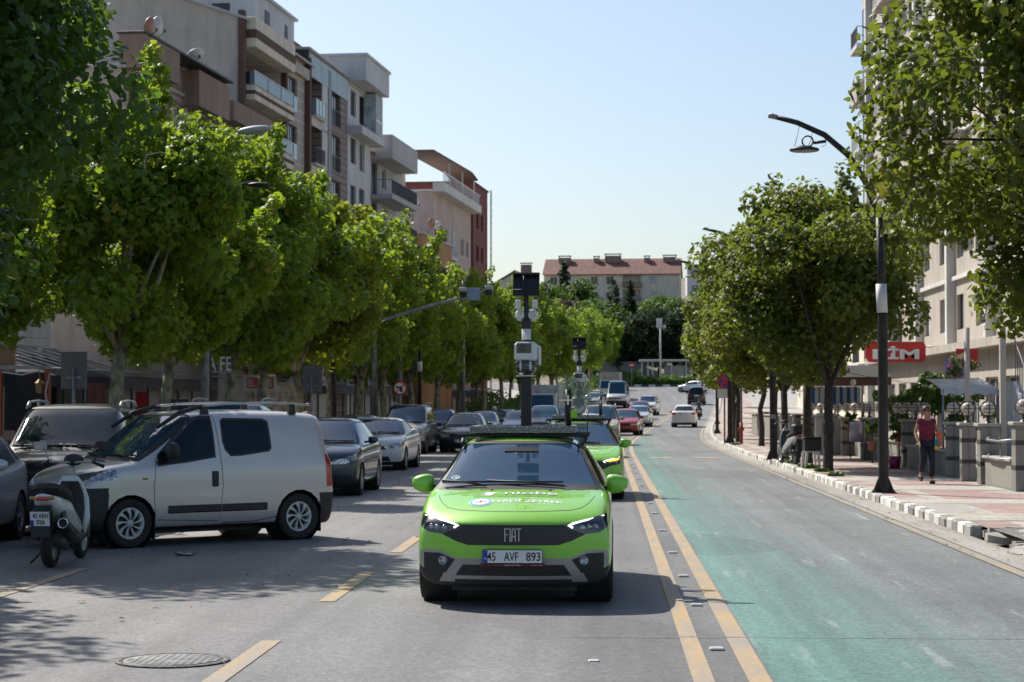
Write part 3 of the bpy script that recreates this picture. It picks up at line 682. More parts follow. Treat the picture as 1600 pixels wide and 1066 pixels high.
def balcony(root, u0, u1, z, out, slabmat, railkind, slab=.28, h=.95, name='balcony', band=None):
    s = MB(); s.box(u0, u1, -out, -.002, z-slab, z, .02)
    if band: s.mi = 1; s.box(u0-.01, u1+.01, -out-.012, -.004, z-slab*.62, z-slab*.36)
    b = s.build(name, [slabmat]+([band] if band else []), root); r = MB()
    if railkind == 'wall': r.box(u0, u1, -out, -out+.12, z+.002, z+h); r.box(u0, u0+.12, -out+.122, -.004, z+.002, z+h); r.box(u1-.12, u1, -out+.122, -.004, z+.002, z+h); r.build('parapet', slabmat, b)
    elif railkind in ('glass', 'dglass'):
        r.box(u0+.04, u1-.04, -out+.03, -out+.05, z+.05, z+h-.03); r.box(u0+.02, u0+.04, -out+.05, -.01, z+.05, z+h-.03); r.box(u1-.04, u1-.02, -out+.05, -.01, z+.05, z+h-.03)
        r.build('glass_panel', BALG if railkind == 'glass' else BALGD, b); q = MB(); q.box(u0, u1, -out+.01, -out+.06, z+h-.03, z+h+.02)
        for c in np.linspace(u0+.03, u1-.03, 4): q.box(c-.025, c+.025, -out+.005, -out+.028, z, z+h-.03)
        q.build('handrail', RAILW, b)
    else:
        m = RAILW if railkind == 'white' else RAIL; r.box(u0, u1, -out+.02, -out+.06, z+h-.04, z+h); r.box(u0, u1, -out+.02, -out+.05, z+.08, z+.11)
        for y_ in (u0+.01, u1-.05): r.box(y_, y_+.04, -out+.062, -.01, z+h-.038, z+h-.002)
        c = u0+.06
        while c < u1-.04: r.box(c-.011, c+.011, -out+.03, -out+.052, z+.112, z+h-.042); c += .13
        r.build('railing', m, b)
    return b
def block_shell(root, L, D, h, mat, holes, gable=0, roofmat=None, z0=-1.0, sidemat=None, parapet=.0):
    """street wall with openings, side and back walls, flat or gabled top"""
    s = MB(); wall_grid(s, L, z0, h, holes)
    s.mi = 1 if sidemat else 0; rid = h+gable
    s.add([(0, 0, z0), (0, D, z0), (0, D, h), (0, D/2, rid), (0, 0, h)], [(4, 3, 2, 1, 0)]); s.add([(L, 0, z0), (L, D, z0), (L, D, h), (L, D/2, rid), (L, 0, h)], [(0, 1, 2, 3, 4)])
    s.add([(0, D, z0), (L, D, z0), (L, D, h), (0, D, h)], [(3, 2, 1, 0)])
    s.build('wall', [mat]+([sidemat] if sidemat else []), root); r = MB()
    if gable:
        o = .25
        for a, b_ in ((-.45, D/2), (D+.45, D/2)):
            za = h-.45*gable/(D/2); r.add([(-o, a, za), (L+o, a, za), (L+o, b_, rid+.02), (-o, b_, rid+.02), (-o, a, za+.14), (L+o, a, za+.14), (L+o, b_, rid+.16), (-o, b_, rid+.16)], [(0, 1, 2, 3), (4, 5, 6, 7), (0, 1, 5, 4), (1, 2, 6, 5), (0, 3, 7, 4)])
    else: r.box(-.12, L+.12, -.12, D+.12, h+.002, h+.16, .02)
    return r.build('roof', roofmat or TILE, root)
def left_root(name, label, px, L, **k):
    """a block of the left row: x axis along the street away from the camera, facade facing the road"""
    pass
FX0, FY0, FA = -18.6, 100.0, .091
def facade_y(px):
    # distance along the slanting facade line at which it crosses image column px
    t = math.tan(math.atan((px-800)/3111.0)-YAW); return (FX0-FA*FY0)/(t-FA)
def lbuild(name, label, y0, x_shift=0, cat='apartment block'):
    x = FX0+FA*(y0-FY0)+x_shift; r = thing(name, label, cat, (x, y0, gz(y0)), R(90)-math.atan(FA)); return r
floors = lambda z0, n, h=2.95: [z0+h*i for i in range(n)]
# nearest block, behind the first trees
b = lbuild('apartment_block', 'tan and rust brown block in the upper left corner behind the tallest tree', 46, .6); L = 23.5; holes = []
for z in floors(4.1, 5):
    for u in (1.5, 6.5, 11, 15.5, 20): holes.append((u, u+1.6, z+.9, z+2.3))
block_shell(b, L, 14, 19.4, PL_BROWN, holes, sidemat=PL_TAN, roofmat=PL_GREY)
for i, h in enumerate(holes): window(b, h[0], h[1], h[2], h[3], kind='curtain' if i % 3 == 0 else 'glass', frame=W_WHITE)
for z in floors(4.1, 5): balcony(b, 17.6, 23.45, z, 1.3, PL_GREY, 'wall', .3, .95)
# block A: rust coloured attic band
yA = facade_y(180); yA2 = facade_y(322); b = lbuild('apartment_block', 'low tan block with rust brown top band and brown framed windows', yA, .3); L = (yA2-yA)/math.cos(.09)-.1; hA = 17.3; holes = []; wins = []
for z in floors(4.2, 4):
    holes.append((.6, 3.9, z+.02, z+2.6, 1.4)); holes.append((L-4.1, L-.6, z+.02, z+2.6, 1.4))
    for u in (L*.40, L*.55): holes.append((u, u+1.0, z+.8, z+2.35)); wins.append(holes[-1])
block_shell(b, L, 13, hA-1.5, PL_TAN, holes, roofmat=PL_GREY)
for h in wins:
    window(b, *h[:4], frame=W_WHITE); f = MB(); f.box(h[0]-.16, h[0]-.004, -.05, .01, h[2]-.16, h[3]+.16); f.box(h[1]+.004, h[1]+.16, -.05, .01, h[2]-.16, h[3]+.16); f.box(h[0]-.003, h[1]+.003, -.05, .01, h[3]+.004, h[3]+.16); f.box(h[0]-.003, h[1]+.003, -.05, .01, h[2]-.16, h[2]-.004); f.build('window_surround', PL_BROWN, b)
for z in floors(4.2, 4):
    window(b, .9, 3.6, z+.05, z+2.4, 1.38, W_WHITE, name='balcony_door'); window(b, L-3.8, L-.9, z+.05, z+2.4, 1.38, W_WHITE, name='balcony_door')
    for u in (.45, L-4.25): balcony(b, u, u+3.7, z, 1.1, PL_CREAM, 'metal', .22)
p = MB(); p.box(-.1, 4.6, -.95, .2, hA-1.5, hA-.1); p.box(4.602, L*.62, -.03, .2, hA-1.62, hA-.12); p.box(L*.62+.002, L+.1, -.8, .2, hA-1.9, hA-.25); p.build('top_band', PL_BROWN, b)
p = MB(); p.box(-.16, L+.16, -1.02, .3, hA-.098, hA+.02, .02); p.build('coping', W_DARK, b)
b2 = lbuild('apartment_block', 'narrow tan house with a rust brown balcony front beside the gabled block', yA2+.3, .5); L = 7.0; holes = [(.8, 3.2, z+.02, z+2.4, 1.3) for z in floors(4.2, 4)]
block_shell(b2, L, 12, 16.0, PL_TAN, holes, roofmat=PL_GREY)
for h in holes: window(b2, h[0]+.2, h[1]-.3, h[2], h[3], 1.28, W_WHITE, name='balcony_door'); balcony(b2, .4, 6.2, h[2]-.02, .7, PL_CREAM, 'white', .25)
p = MB(); p.box(-.1, 7.1, -.75, .1, 15.5, 16.45); p.build('top_band', PL_BROWN, b2)
# block B: gabled side wall, curved balconies, brown pilasters
yB = facade_y(371); yB2 = facade_y(478); b = lbuild('apartment_block', 'tall cream block with brown pilasters, glass balconies and a big gabled grey side wall', yB); L = (yB2-yB)*1.004-.05; hB = 21.5
c1 = L*.60; c2 = L*.98; FB = floors(4.6, 6, 2.7); holes = []
for z in FB: holes.append((.5, c1-.25, z+.0, z+1.95, 1.5))
for z in FB: holes.append((c1+1.5, c1+3.5, z+.25, z+2.15))
s = block_shell(b, L, 30, hB, ST_A, holes, gable=5.2, roofmat=PL_GREY, sidemat=PL_TAN)
for i, z in enumerate(FB):
    if True:
        window(b, 1.2, 3.0, z+.05, z+1.9, 1.48, W_DARK, name='balcony_door'); balcony(b, .38, c1-.1, z, .75, PL_CREAM, 'dglass', .75, .75, band=PL_DBROWN)
        window(b, c1+1.5, c1+3.5, z+.25, z+2.15, .2, W_BROWN, 'shutter' if i in (1, 2, 3) else 'glass')
        q = MB(); q.box(c1+1.52, c1+3.48, -.02, .0-.003, z+.26, z+1.15); q.build('glass_railing', BALG, b)
p = MB(); p.box(.35, c1-.1, -.8, -.003, 20.05, 21.6, .03); p.mi = 1; p.box(.33, c1-.08, -.82, -.004, 20.5, 20.95); p.build('top_parapet', [PL_CREAM, PL_DBROWN], b)
p = MB()
for u in (0.02, c1, c2): p.box(u-.22, u+.2, -.32, -.002, -1, hB+.35)
p.build('pilaster', PL_DBROWN, b)
for u in (0.3, c1+.25, c1+.75, c1+4.2): pass
p = MB(); p.box(c1+.22, c2-.24, -.3, -.004, hB-1.0, hB-.4); p.build('cornice', PL_TAN, b)
at = MB(); at.box(6.0, 14.6, .8, 5, hB-.5, hB+2.6); at.box(5.8, 14.8, .6, 5.2, hB+2.602, hB+2.75); at.mi = 1
at.box(8, 9, .76, .798, hB+1.1, hB+2.0); at.box(12.4, 13, .76, .798, hB+1.1, hB+2.0); at.box(5.96, 5.998, 2.2, 3.2, hB+1.1, hB+2.0); at.build('stair_tower', [PL_LGREY, W_DARK], b)
ct = thing('roof_chimney', 'square brick chimney with flat cap on the roof of the tall gabled block', 'chimney', (b.location.x-7.2, yB+3.5, hB+2.7), 0)
q = MB(); q.box(-.9, .9, -.9, .9, 0, 2.2); q.build('stack', PL_GREY, ct); q = MB(); q.box(-1.3, 1.3, -1.2, 1.2, 2.202, 2.36); q.box(-.7, .7, -.7, .7, 2.362, 2.8); q.box(-1.1, 1.1, -1, 1, 2.802, 2.92); q.build('cap', PL_ORANGE, ct)
# block C: siding
yC = yB2+.15; yC2 = facade_y(540); b = lbuild('apartment_block', 'purple brown sided block with speckled stone stripe and blue attic band', yC, .05); L = (yC2-yC)-.05; hC = 22.4; FC = floors(4.6, 6, 2.82); holes = []
for z in FC: holes.append((.8, 3.3, z, z+2.3, 1.2)); holes.append((L*.60, L*.60+2.3, z+.25, z+2.45))
block_shell(b, L, 14, hC, SIDING, holes, roofmat=PL_GREY)
p = MB(); p.box(.6, L*.46, -.06, -.002, 0, 3.9); 
for z in FC: p.box(3.32, L*.46, -.06, -.002, z-.6, z+2.33); p.box(.62, 3.318, -.05, -.003, z-.6, z-.02)
p.build('light_panel', PL_WHITE, b)
p = MB(); p.box(L*.46+.002, L*.46+.7, -.12, -.004, -1, hC-.4); p.build('stone_stripe', simple('speckled_stone', (.20, .22, .24), .5, var=.8, nscale=14), b)
p = MB(); p.box(.02, L-.02, -.10, -.005, hC-1.5, hC-.2); p.build('attic_band', PL_BLUE, b)
for i, z in enumerate(FC):
    window(b, 1.0, 3.1, z+.05, z+2.2, 1.18, W_BROWN, 'curtain' if i == 5 else 'glass', name='balcony_door'); window(b, L*.60, L*.60+2.3, z+.25, z+2.45, .2, W_BROWN)
    q = MB(); q.box(L*.60, L*.60+2.3, -.03, -.002, z+1.15, z+1.19)
    for k in range(12): q.box(L*.60+.05+k*.2, L*.60+.07+k*.2, -.028, -.004, z+.3, z+1.148)
    q.build('window_railing', RAIL, b); balcony(b, .8, 3.3, z+.02, .3, PL_WHITE, 'glass' if i == 5 else 'metal', .12)
for z in (FC[2], FC[3]):
    ac = thing('air_conditioner', 'white air conditioner on the %s balcony of the purple brown block' % ('lower' if z == FC[2] else 'upper'), 'air conditioner', b.matrix_basis @ Vector((2.3, -.35, z+1.35)), b.rotation_euler.z)
    q = MB(); q.box(-.4, .4, -.15, .15, -.28, .28, .03); q.build('casing', W_WHITE, ac); q = MB(); q.lathe([(0, -.165), (.2, -.165), (.22, -.152)], (-.08, 0, 0), 'y', 16); q.build('fan_grille', RAIL, ac)
rb_ = MB(); rb_.box(L*.35, L*.75, 2, 6, hC+.17, hC+1.4); rb_.build('roof_room', TILE, b)
# block D: light grey with boxed attic
yD = yC2+.15; yD2 = facade_y(577); b = lbuild('apartment_block', 'light grey block with a projecting boxed attic at its far corner', yD, .05); L = (yD2-yD); hD = 23.5; FD = floors(4.2, 6, 3.05); holes = []
for z in FD: holes.append((.9, 2.5, z+.7, z+2.35)); holes.append((L*.5, L*.5+1.7, z+.5, z+2.4))
block_shell(b, L, 14, hD-1.5, PL_LGREY, holes, roofmat=PL_GREY)
for i, z in enumerate(FD): window(b, .9, 2.5, z+.7, z+2.35, .2, W_DARK); window(b, L*.5, L*.5+1.7, z+.5, z+2.4, .2, W_DARK if i % 2 else W_WHITE)
p = MB(); p.box(-.05, L+.35, -1.2, 6, hD-1.3, hD+.25); p.box(-.15, L+.5, -1.3, 6.1, hD+.252, hD+.42); p.build('boxed_attic', PL_LGREY, b)
gl = MB(); gl.box(L*.70, L-.05, -.8, -.01, FD[5]-.1, FD[5]+2.65); gl.build('glazed_bay', simple('pale_glazing', (.42, .50, .54), .12, var=.3, nscale=1.2, spec=.7), b)
q = MB()
for k in range(5): c = L*.70+.05+k*(L*.28)/4; q.box(c-.03, c+.03, -.84, -.802, FD[5]-.1, FD[5]+2.65)
q.box(L*.70-.03, L-.02, -.845, -.801, FD[5]+.8, FD[5]+1.0); q.build('bay_mullion', W_WHITE, b)
p = MB(); p.box(.0, L+.2, -.95, -.003, FD[5]-.62, FD[5]-.12); p.build('floor_band', PL_LGREY, b)
# block E: concrete balconies
yE = yD2+.5; yE2 = facade_y(632); b = lbuild('apartment_block', 'weathered grey block with deep concrete balconies and a tiled roof', yE, -.2); L = yE2-yE; hE = 18.5; FE = floors(4.9, 6, 2.7); holes = []
for z in FE[:-1]: holes.append((1, 3, z+.05, z+2.4)); holes.append((4.5, 6, z+.9, z+2.3))
block_shell(b, L, 14, hE, PL_GREY, holes, gable=2.4)
for z in FE[:-1]: window(b, 1, 3, z+.05, z+2.35, .2, W_DARK, name='balcony_door'); window(b, 4.5, 6, z+.9, z+2.3, .2, W_WHITE)
for i, z in enumerate(FE): balcony(b, .2, L*.80, z, 1.6, PL_GREY, ('metal', 'metal', 'metal', 'metal', 'metal', 'wall')[i], .3, (1.0, 1.3)[i == 5])
q = MB(); q.box(L*.4, L*.4+.9, 5, 5.9, hE+1.2, hE+3.5); q.box(L*.4-.15, L*.4+1.05, 4.85, 6.05, hE+3.502, hE+3.65); q.build('chimney', PL_BROWN, b)
bo = lbuild('house', 'low orange house with a satellite dish on its flat roof', facade_y(640), .9, 'house'); Lo = facade_y(690)-facade_y(640)-.4
block_shell(bo, Lo, 9, 14.0, PL_ORANGE, [(2, 3.2, 9.2, 10.8), (5, 6.2, 9.2, 10.8)], roofmat=PL_GREY)
for u in (2, 5): window(bo, u, u+1.2, 9.2, 10.8)
# block F: pinkish with roof terrace canopy
yF = facade_y(682); yF2 = facade_y(741); b = lbuild('apartment_block', 'pinkish grey block with curtained balconies under a roof terrace canopy', yF, -.3); L = yF2-yF; hF = 19.4; FF = floors(4.4, 5, 2.95); holes = []
for z in FF[:-1]: holes.append((1.0, 6.5, z+.05, z+2.4, 1.4)); holes.append((L-5.5, L-4, z+.9, z+2.3)); holes.append((L-2.7, L-1.4, z+.9, z+2.3))
block_shell(b, L, 16, hF-1.2, PL_PINK, holes, roofmat=PL_WHITE)
for z in FF[:-1]:
    window(b, 2, 5.4, z+.1, z+2.3, 1.38, W_DARK, name='balcony_door'); balcony(b, .9, 6.6, z+.03, .9, PL_WHITE, 'white', .25); window(b, L-5.5, L-4, z+.9, z+2.3, .2, W_WHITE); window(b, L-2.7, L-1.4, z+.9, z+2.3, .2, W_WHITE)
    q = MB(); n = 14; pts = [(5.2+1.2*k/n, -.7+.06*math.sin(k*1.9)) for k in range(n+1)]
    q.add([(u, v, z+.35) for u, v in pts]+[(u*.93+.42, v, z+2.35) for u, v in pts], [(k, k+1, n+2+k, n+1+k) for k in range(n)], True); q.build('curtain', CURTAIN, b)
p = MB(); p.box(-.1, L+.1, -.95, -.003, hF-1.2, hF-.5); p.build('cornice', PL_WHITE, b)
q = MB(); 
for k in range(int(L*2)): q.box(k*.5, k*.5+.04, -.86, -.82, hF-.498, hF+.35)
q.box(-.1, L, -.88, -.8, hF+.352, hF+.42); q.build('terrace_railing', RAILW, b)
q = MB(); q.prism([(-3, hF+1.75), (L-3, hF+2.2), (L+.3, hF+1.9), (L+.3, hF+1.78), (L-3, hF+2.08), (-3, hF+1.63)], -.6, 1.8); q.build('terrace_canopy', PL_DBROWN, b)
q = MB()
for u in (L*.3, L*.65, L-.3): q = MB(); q.box(u-.06, u+.06, -.4, -.28, hF-.4, hF+1.75); q.build('canopy_post', PL_GREY, b)
q = MB(); q.box(1, 4, 3, 6, hF-1.0, hF+1.5); q.build('roof_room', PL_PINK, b)
yG = yF2+.5; b = lbuild('apartment_block', 'dark red block at the far end of the left row', yG, -.2); L = facade_y(765)-yG
block_shell(b, L, 12, 20.7, PL_RED, [(2, 3.2, z, z+1.4) for z in floors(5, 5)]+[(L-4, L-2.8, z, z+1.4) for z in floors(5, 5)], roofmat=PL_DBROWN)
for z in floors(5, 5): window(b, 2, 3.2, z, z+1.4); window(b, L-4, L-2.8, z, z+1.4)
q = MB()
for k in range(28): q.box(L+.2, L+.9, -.3, -.25, 3+k*.62, 3.05+k*.62)
q.box(L+.2, L+.24, -.28, -.22, 0, 21); q.box(L+.88, L+.92, -.28, -.22, 0, 21); q.build('fire_ladder', RAIL, b)
# satellite dishes
def dish(px, py, y, r, az, label, col, el=25):
    o = thing('satellite_dish', label, 'satellite dish', (xat(px, y), y, CAMH+(632-py)*y/3111), az); o.location.z += 0
    q = MB(); q.lathe([(r*t, -.28*r*(1-t*t)) for t in np.linspace(0, 1, 8)]+[(r*t, -.28*r*(1-t*t)-.03) for t in np.linspace(1, 0, 8)], n=24, axis='y'); q.v = [tuple(Matrix.Rotation(R(el), 3, 'X') @ Vector(v)) for v in q.v]
    q.build('reflector', simple('dish_'+col, {'white': (.55, .55, .53), 'rust': (.36, .20, .14)}[col], .5, .2, var=.25, nscale=2), o)
    q = MB(); q.tube([(0, .05, 0), (0, .25, -.2), (0, .25, -1.3)], .035, 8); q.tube([(0, 0, -r*.8), (0, -.75*r, -.1)], .02, 6); q.box(-.05, .05, -.8*r, -.68*r, -.14, -.02); q.build('mast', W_DARK, o); return o
dish(229, 36, 82, .50, R(78), 'rusty satellite dish in front of its white twin on the low tan block', 'rust', 15)
dish(240, 38, 83.5, .58, R(78), 'white satellite dish behind its rusty twin on the low tan block', 'white', 15)
dish(301, 80, 90, .48, R(55), 'white satellite dish tilted back above the middle of the low block', 'white', 50)
dish(327, 128, 95.5, .42, R(70), 'rusty satellite dish beside the gabled side wall', 'rust', 15)
dish(649, 317, 148, .45, R(60), 'white satellite dish before the dark side wall of the pinkish block', 'white', 10)
dish(673, 348, 150, .42, R(55), 'rusty white satellite dish on the low orange house', 'rust', 10)
dish(684, 351, 152, .36, R(60), 'small white satellite dish right of the rusty one on the orange house', 'white', 10)
# shops under the left blocks: canopy roof, awnings, dark fronts
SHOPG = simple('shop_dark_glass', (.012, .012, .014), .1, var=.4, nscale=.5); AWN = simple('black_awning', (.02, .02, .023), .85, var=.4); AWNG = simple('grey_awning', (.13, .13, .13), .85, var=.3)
def shop(y0, L, x0, label, awn, sign=None, signmat=None, board=None):
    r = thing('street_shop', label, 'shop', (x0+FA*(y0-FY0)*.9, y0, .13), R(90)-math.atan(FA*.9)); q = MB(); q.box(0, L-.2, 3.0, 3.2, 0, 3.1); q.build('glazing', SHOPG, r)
    q = MB()
    for u in np.arange(0, L, 2.2): q.box(u, u+.12, 2.9, 3.0-.002, 0, 3.1); q.box(u, u+.08, -.08, 0, 0, 2.7)
    q.build('frame', W_DARK, r); q = MB(); q.prism([(3.2, 3.75), (-.1, 2.75), (-.1, 2.68), (3.2, 3.66)], 0, L-.15, 'yz'); q.box(0, L-.15, -.12, -.102, 2.3, 2.75); q.build('awning', awn, r)
    q = MB()
    for u in np.arange(.1, L, 1.5): q.tube([(u, 3.2, 3.95), (u, -.2, 3.0)], .03, 6)
    q.tube([(0, -.2, 3.0), (L-.2, -.2, 3.0)], .04, 6); q.tube([(0, 1.5, 3.48), (L-.2, 1.5, 3.48)], .03, 6); q.build('awning_bar', PL_GREY, r)
    q = MB(); q.box(0, L-.15, 3.0, 6, 3.2, 3.98); q.build('fascia', board or PL_GREY, r); return r
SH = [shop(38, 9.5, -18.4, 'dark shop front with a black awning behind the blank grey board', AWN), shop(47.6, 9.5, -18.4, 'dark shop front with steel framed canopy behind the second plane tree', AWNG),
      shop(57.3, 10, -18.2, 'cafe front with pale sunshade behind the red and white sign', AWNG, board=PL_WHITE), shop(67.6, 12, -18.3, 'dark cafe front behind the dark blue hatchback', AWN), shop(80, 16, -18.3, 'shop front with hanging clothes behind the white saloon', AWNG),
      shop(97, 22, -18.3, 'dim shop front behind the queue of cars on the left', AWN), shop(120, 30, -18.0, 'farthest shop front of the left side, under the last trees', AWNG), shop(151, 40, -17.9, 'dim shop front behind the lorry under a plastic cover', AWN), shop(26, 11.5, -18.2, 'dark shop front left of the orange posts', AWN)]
b = thing('apartment_block', 'dim cream block behind the far linden trees on the right', 'apartment block', (16+off(150), 200, gz(150)), R(-92)); block_shell(b, 84, 14, 13, PL_CREAM, [(u, u+1.5, z, z+1.4) for u in range(3, 80, 6) for z in (2, 5, 8)], roofmat=PL_GREY)
for u in range(3, 80, 6):
    for z in (2, 5, 8): window(b, u, u+1.5, z, z+1.4)
# red roofed block on the slope
yH = 356; xh0 = xat(850, yH); zb_ = 17.2; Lh = xat(1062, yH)-xh0
b = thing('apartment_block', 'long cream block with a red tiled roof at the end of the road', 'apartment block', (xh0, yH, zb_), R(-4)); L = Lh; D = 11; h = 7.9; holes = []
us = [(1.2, 2.6), (4.6, 6.0), (9.0, 10.4), (12, 13.4), (20.2, 21.8)]
for z in (0, 2.75, 5.5):
    for a_, c_ in us: holes.append((a_*L/26, c_*L/26, z+.7-.2, z+2.1-.2))
    holes.append((15.2*L/26, 18.6*L/26, z+.02-.2+.3, z+2.2, 1.2))
block_shell(b, L, D, h, PL_CREAM, holes, gable=2.9, roofmat=TILE)
for i, hh in enumerate(holes):
    if len(hh) == 4: window(b, *hh[:4], .2, W_WHITE, 'curtain' if i % 3 == 1 else 'glass')
for z in (0, 2.75, 5.5): balcony(b, 15.1*L/26, 18.8*L/26, z+.1, 1.0, PL_BROWN, 'wall', .25, .75)
for (u, wd, hh) in ((3.6, 2.2, 1.3), (9.8, 1.0, 1.2), (13.0, 2.9, 1.6), (19.6, 1.0, 1.2), (24.0, 2.4, 1.3)):
    q = MB(); y_ = 4.0; zz = h+2.9*(y_/(D/2))-.2; q.box(u*L/26-wd/2, u*L/26+wd/2, y_, y_+1, zz-.4, zz+hh); q.mi = 1; q.box(u*L/26-wd/2-.1, u*L/26+wd/2+.1, y_-.1, y_+1.1, zz+hh+.25, zz+hh+.38)
    for s_ in (-1, 1): q.box(u*L/26+s_*wd*.45-.06, u*L/26+s_*wd*.45+.06, y_+.2, y_+.8, zz+hh+.002, zz+hh+.248)
    q.build('chimney', [PL_BROWN, PL_GREY], b)
b = thing('house', 'cream gabled house with red roof seen above the trees left of the mast', 'house', (xat(772, 330), 330, 19.0), R(-2)); L = xat(838, 330)-xat(772, 330)
q = MB(); q.box(0, L, 0, 9, -10, 2.6); q.build('wall', PL_CREAM, b); q = MB(); q.prism([(-.5, 2.4), (L*.5, 6.0-1.2), (L+.4, 2.4), (L+.4, 2.7), (L*.5, 5.1), (-.5, 2.7)], -.3, 9.3); q.build('roof', TILE, b)
q = MB(); q.prism([(0, 2.602), (L, 2.602), (L*.5, 4.75)], -.02, 9); q.build('gable', PL_CREAM, b); q = MB(); q.box(L*.6, L*.6+1.8, 3, 4, 3.5, 6.2); q.box(L*.6-.15, L*.6+1.95, 2.9, 4.1, 6.4, 6.52); q.build('chimney', PL_BROWN, b)
b = thing('house', 'grey flat roofed house far right of the red roofed block', 'house', (xat(1074, 395), 395, 20), 0); q = MB(); q.box(0, 6, 0, 9, -4, 9.2); q.build('wall', PL_LGREY, b); q = MB(); q.box(-.2, 6.2, -.2, 9.2, 9.202, 9.5); q.build('roof', PL_GREY, b)
for z in (1, 4, 7): window(b, 1, 2.4, z, z+1.3, -.01); window(b, 3.6, 5, z, z+1.3, -.01)
# right block: cream facade with bays, mostly behind the leaves
xr = 14.6; PL_RIGHT = plaster('plaster_warm_grey', (.46, .41, .35), .3)  # cream plaster darkened in its colour to stand for grazing sun
b = thing('apartment_block', 'tall cream block on the right with pale balconies, half hidden by leaves', 'apartment block', (xr, 113, .13), R(-90)); L = 68; hR = 25; PL_CREAM = PL_RIGHT; holes = []; FR = floors(3.9, 7, 2.95)
for u in np.arange(4.5, L-3, 4.2):
    for z in FR: holes.append((u, u+1.5, z+.85, z+2.3))
holes = holes
block_shell(b, L, 14, hR, PL_CREAM, holes, roofmat=PL_GREY, sidemat=PL_TAN)
for i, hh in enumerate(holes[:98]): window(b, *hh[:4], .2, W_WHITE if i % 2 else W_DARK, 'curtain' if i % 4 == 0 else 'glass')
p = MB()
for z in FR: p.box(3.2, L, -.16, -.003, z-.05, z+.12)
for u in np.arange(3.6, L, 8.4): p.box(u, u+.45, -.35, -.004, -.1, hR-.4)
p.build('moulding', PL_WHITE, b)
for i, z in enumerate(FR):
    balcony(b, .1, 3.0, z, .7, (PL_LGREY, PL_CREAM)[i % 2], ('metal', 'white', 'wall')[i % 3], .28, name='balcony'); window(b, .5, 2.5, z+.1, z+2.3, -.02, W_WHITE, name='balcony_door')
    if i > 1: balcony(b, 12.3, 15.8, z, 1.1, PL_CREAM, 'white', .25); balcony(b, 28.9, 32.4, z, 1.1, PL_CREAM, 'metal', .25); balcony(b, 41.5, 45, z, 1.1, PL_CREAM, 'metal', .25)
# distant low walls, shelter and roundabout planting
def P(px, py, y): return Vector((xat(px, y), y, CAMH+(632-py)*y/3111))
sh = thing('bus_shelter', 'white flat roofed shelter with slim posts beyond the roundabout', 'shelter', (xat(1036, 300), 300, gz(300)-.02))
q = MB(); q.box(-3.6, 3.9, -2, 2, 3.2, 3.5, .05); q.build('canopy_roof', PL_WHITE, sh); q = MB()
for x_ in (-3.2, -2.3, -1.6, 1.2, 3.4): q.box(x_-.08, x_+.08, -1.6, -1.44, 0, 3.198)
q.build('post', W_WHITE, sh); q = MB(); q.box(.2, 3.6, 1.2, 1.3, 0, 2.6); q.build('glass_wall', BALG, sh)
wl = thing('garden_wall', 'pale plastered wall below the trees left of the shelter', 'wall', (xat(985, 305), 305, gz(305))); q = MB(); q.box(-5, 2.4, 0, .4, -.5, 3.0); q.build('wall', simple('dim_wall', (.20, .21, .22), .8), wl); q = MB(); q.box(-5.1, 2.5, -.08, .48, 3.002, 3.1); q.build('coping', M_CONC, wl)
fl_ = thing('floodlight_pole', 'tall white pole with a floodlight box beyond the roundabout', 'floodlight', (xat(1032, 290), 290, gz(290))); q = MB(); q.tube([(0, 0, 0), (0, 0, 9.3)], [.16, .11], 10); q.build('pole', W_WHITE, fl_)
q = MB(); q.box(-.55, .25, -.3, .3, 8.3, 9.6, .05); q.box(.4, .8, -.2, .2, 8.2, 8.7, .04); q.build('lamp_box', W_WHITE, fl_)
hb = leaf_mesh('roundabout_hedge', [(x_, 281+rr, gz(281)+.45+.5*math.sin(x_*1.7)**2, .75) for x_ in np.arange(xat(984, 281), xat(1085, 281), .7) for rr in (0, 1.6, 3.2)], 9000, .30, 'leaf', L_BUSH, 77)
tag(mesh_obj('roundabout_hedge', hb), 'low clipped green and yellow planting on the roundabout', 'hedge', kind='stuff')
q = MB(); k = 0; x_ = xat(980, 279.5)
while x_ < xat(1075, 279.5): q.mi = k % 2; q.box(x_, x_+.98, 279.2, 279.5, gz(279.4)-.1, gz(279.4)+.28); x_ += 1; k += 1
tag(q.build('roundabout_kerb', [W_DARK, W_WHITE]), kind='structure')
def shrub(px, y, r, label, mat=None, seed=1):
    t = thing('shrub', label, 'shrub', (xat(px, y), y, gz(y))); rd = random.Random(seed); bl = [(rd.uniform(-r, r), rd.uniform(-r, r), r*rd.uniform(.3, 1.5), r*.5) for _ in range(14)]
    mesh_obj('foliage', leaf_mesh('foliage', bl, 900, .3, 'leaf', mat or L_BUSH, seed), t); q = MB(); q.tube([(0, 0, -.1), (0, 0, r)], .06, 6); q.build('stem', M_BARK2, t); return t
shrub(984, 286, 1.3, 'bright rounded shrub at the left end of the roundabout', seed=5); shrub(962, 290, 1.1, 'yellow green shrub behind the box truck', seed=6); shrub(1052, 284, .9, 'small palm like shrub before the shelter', seed=7)

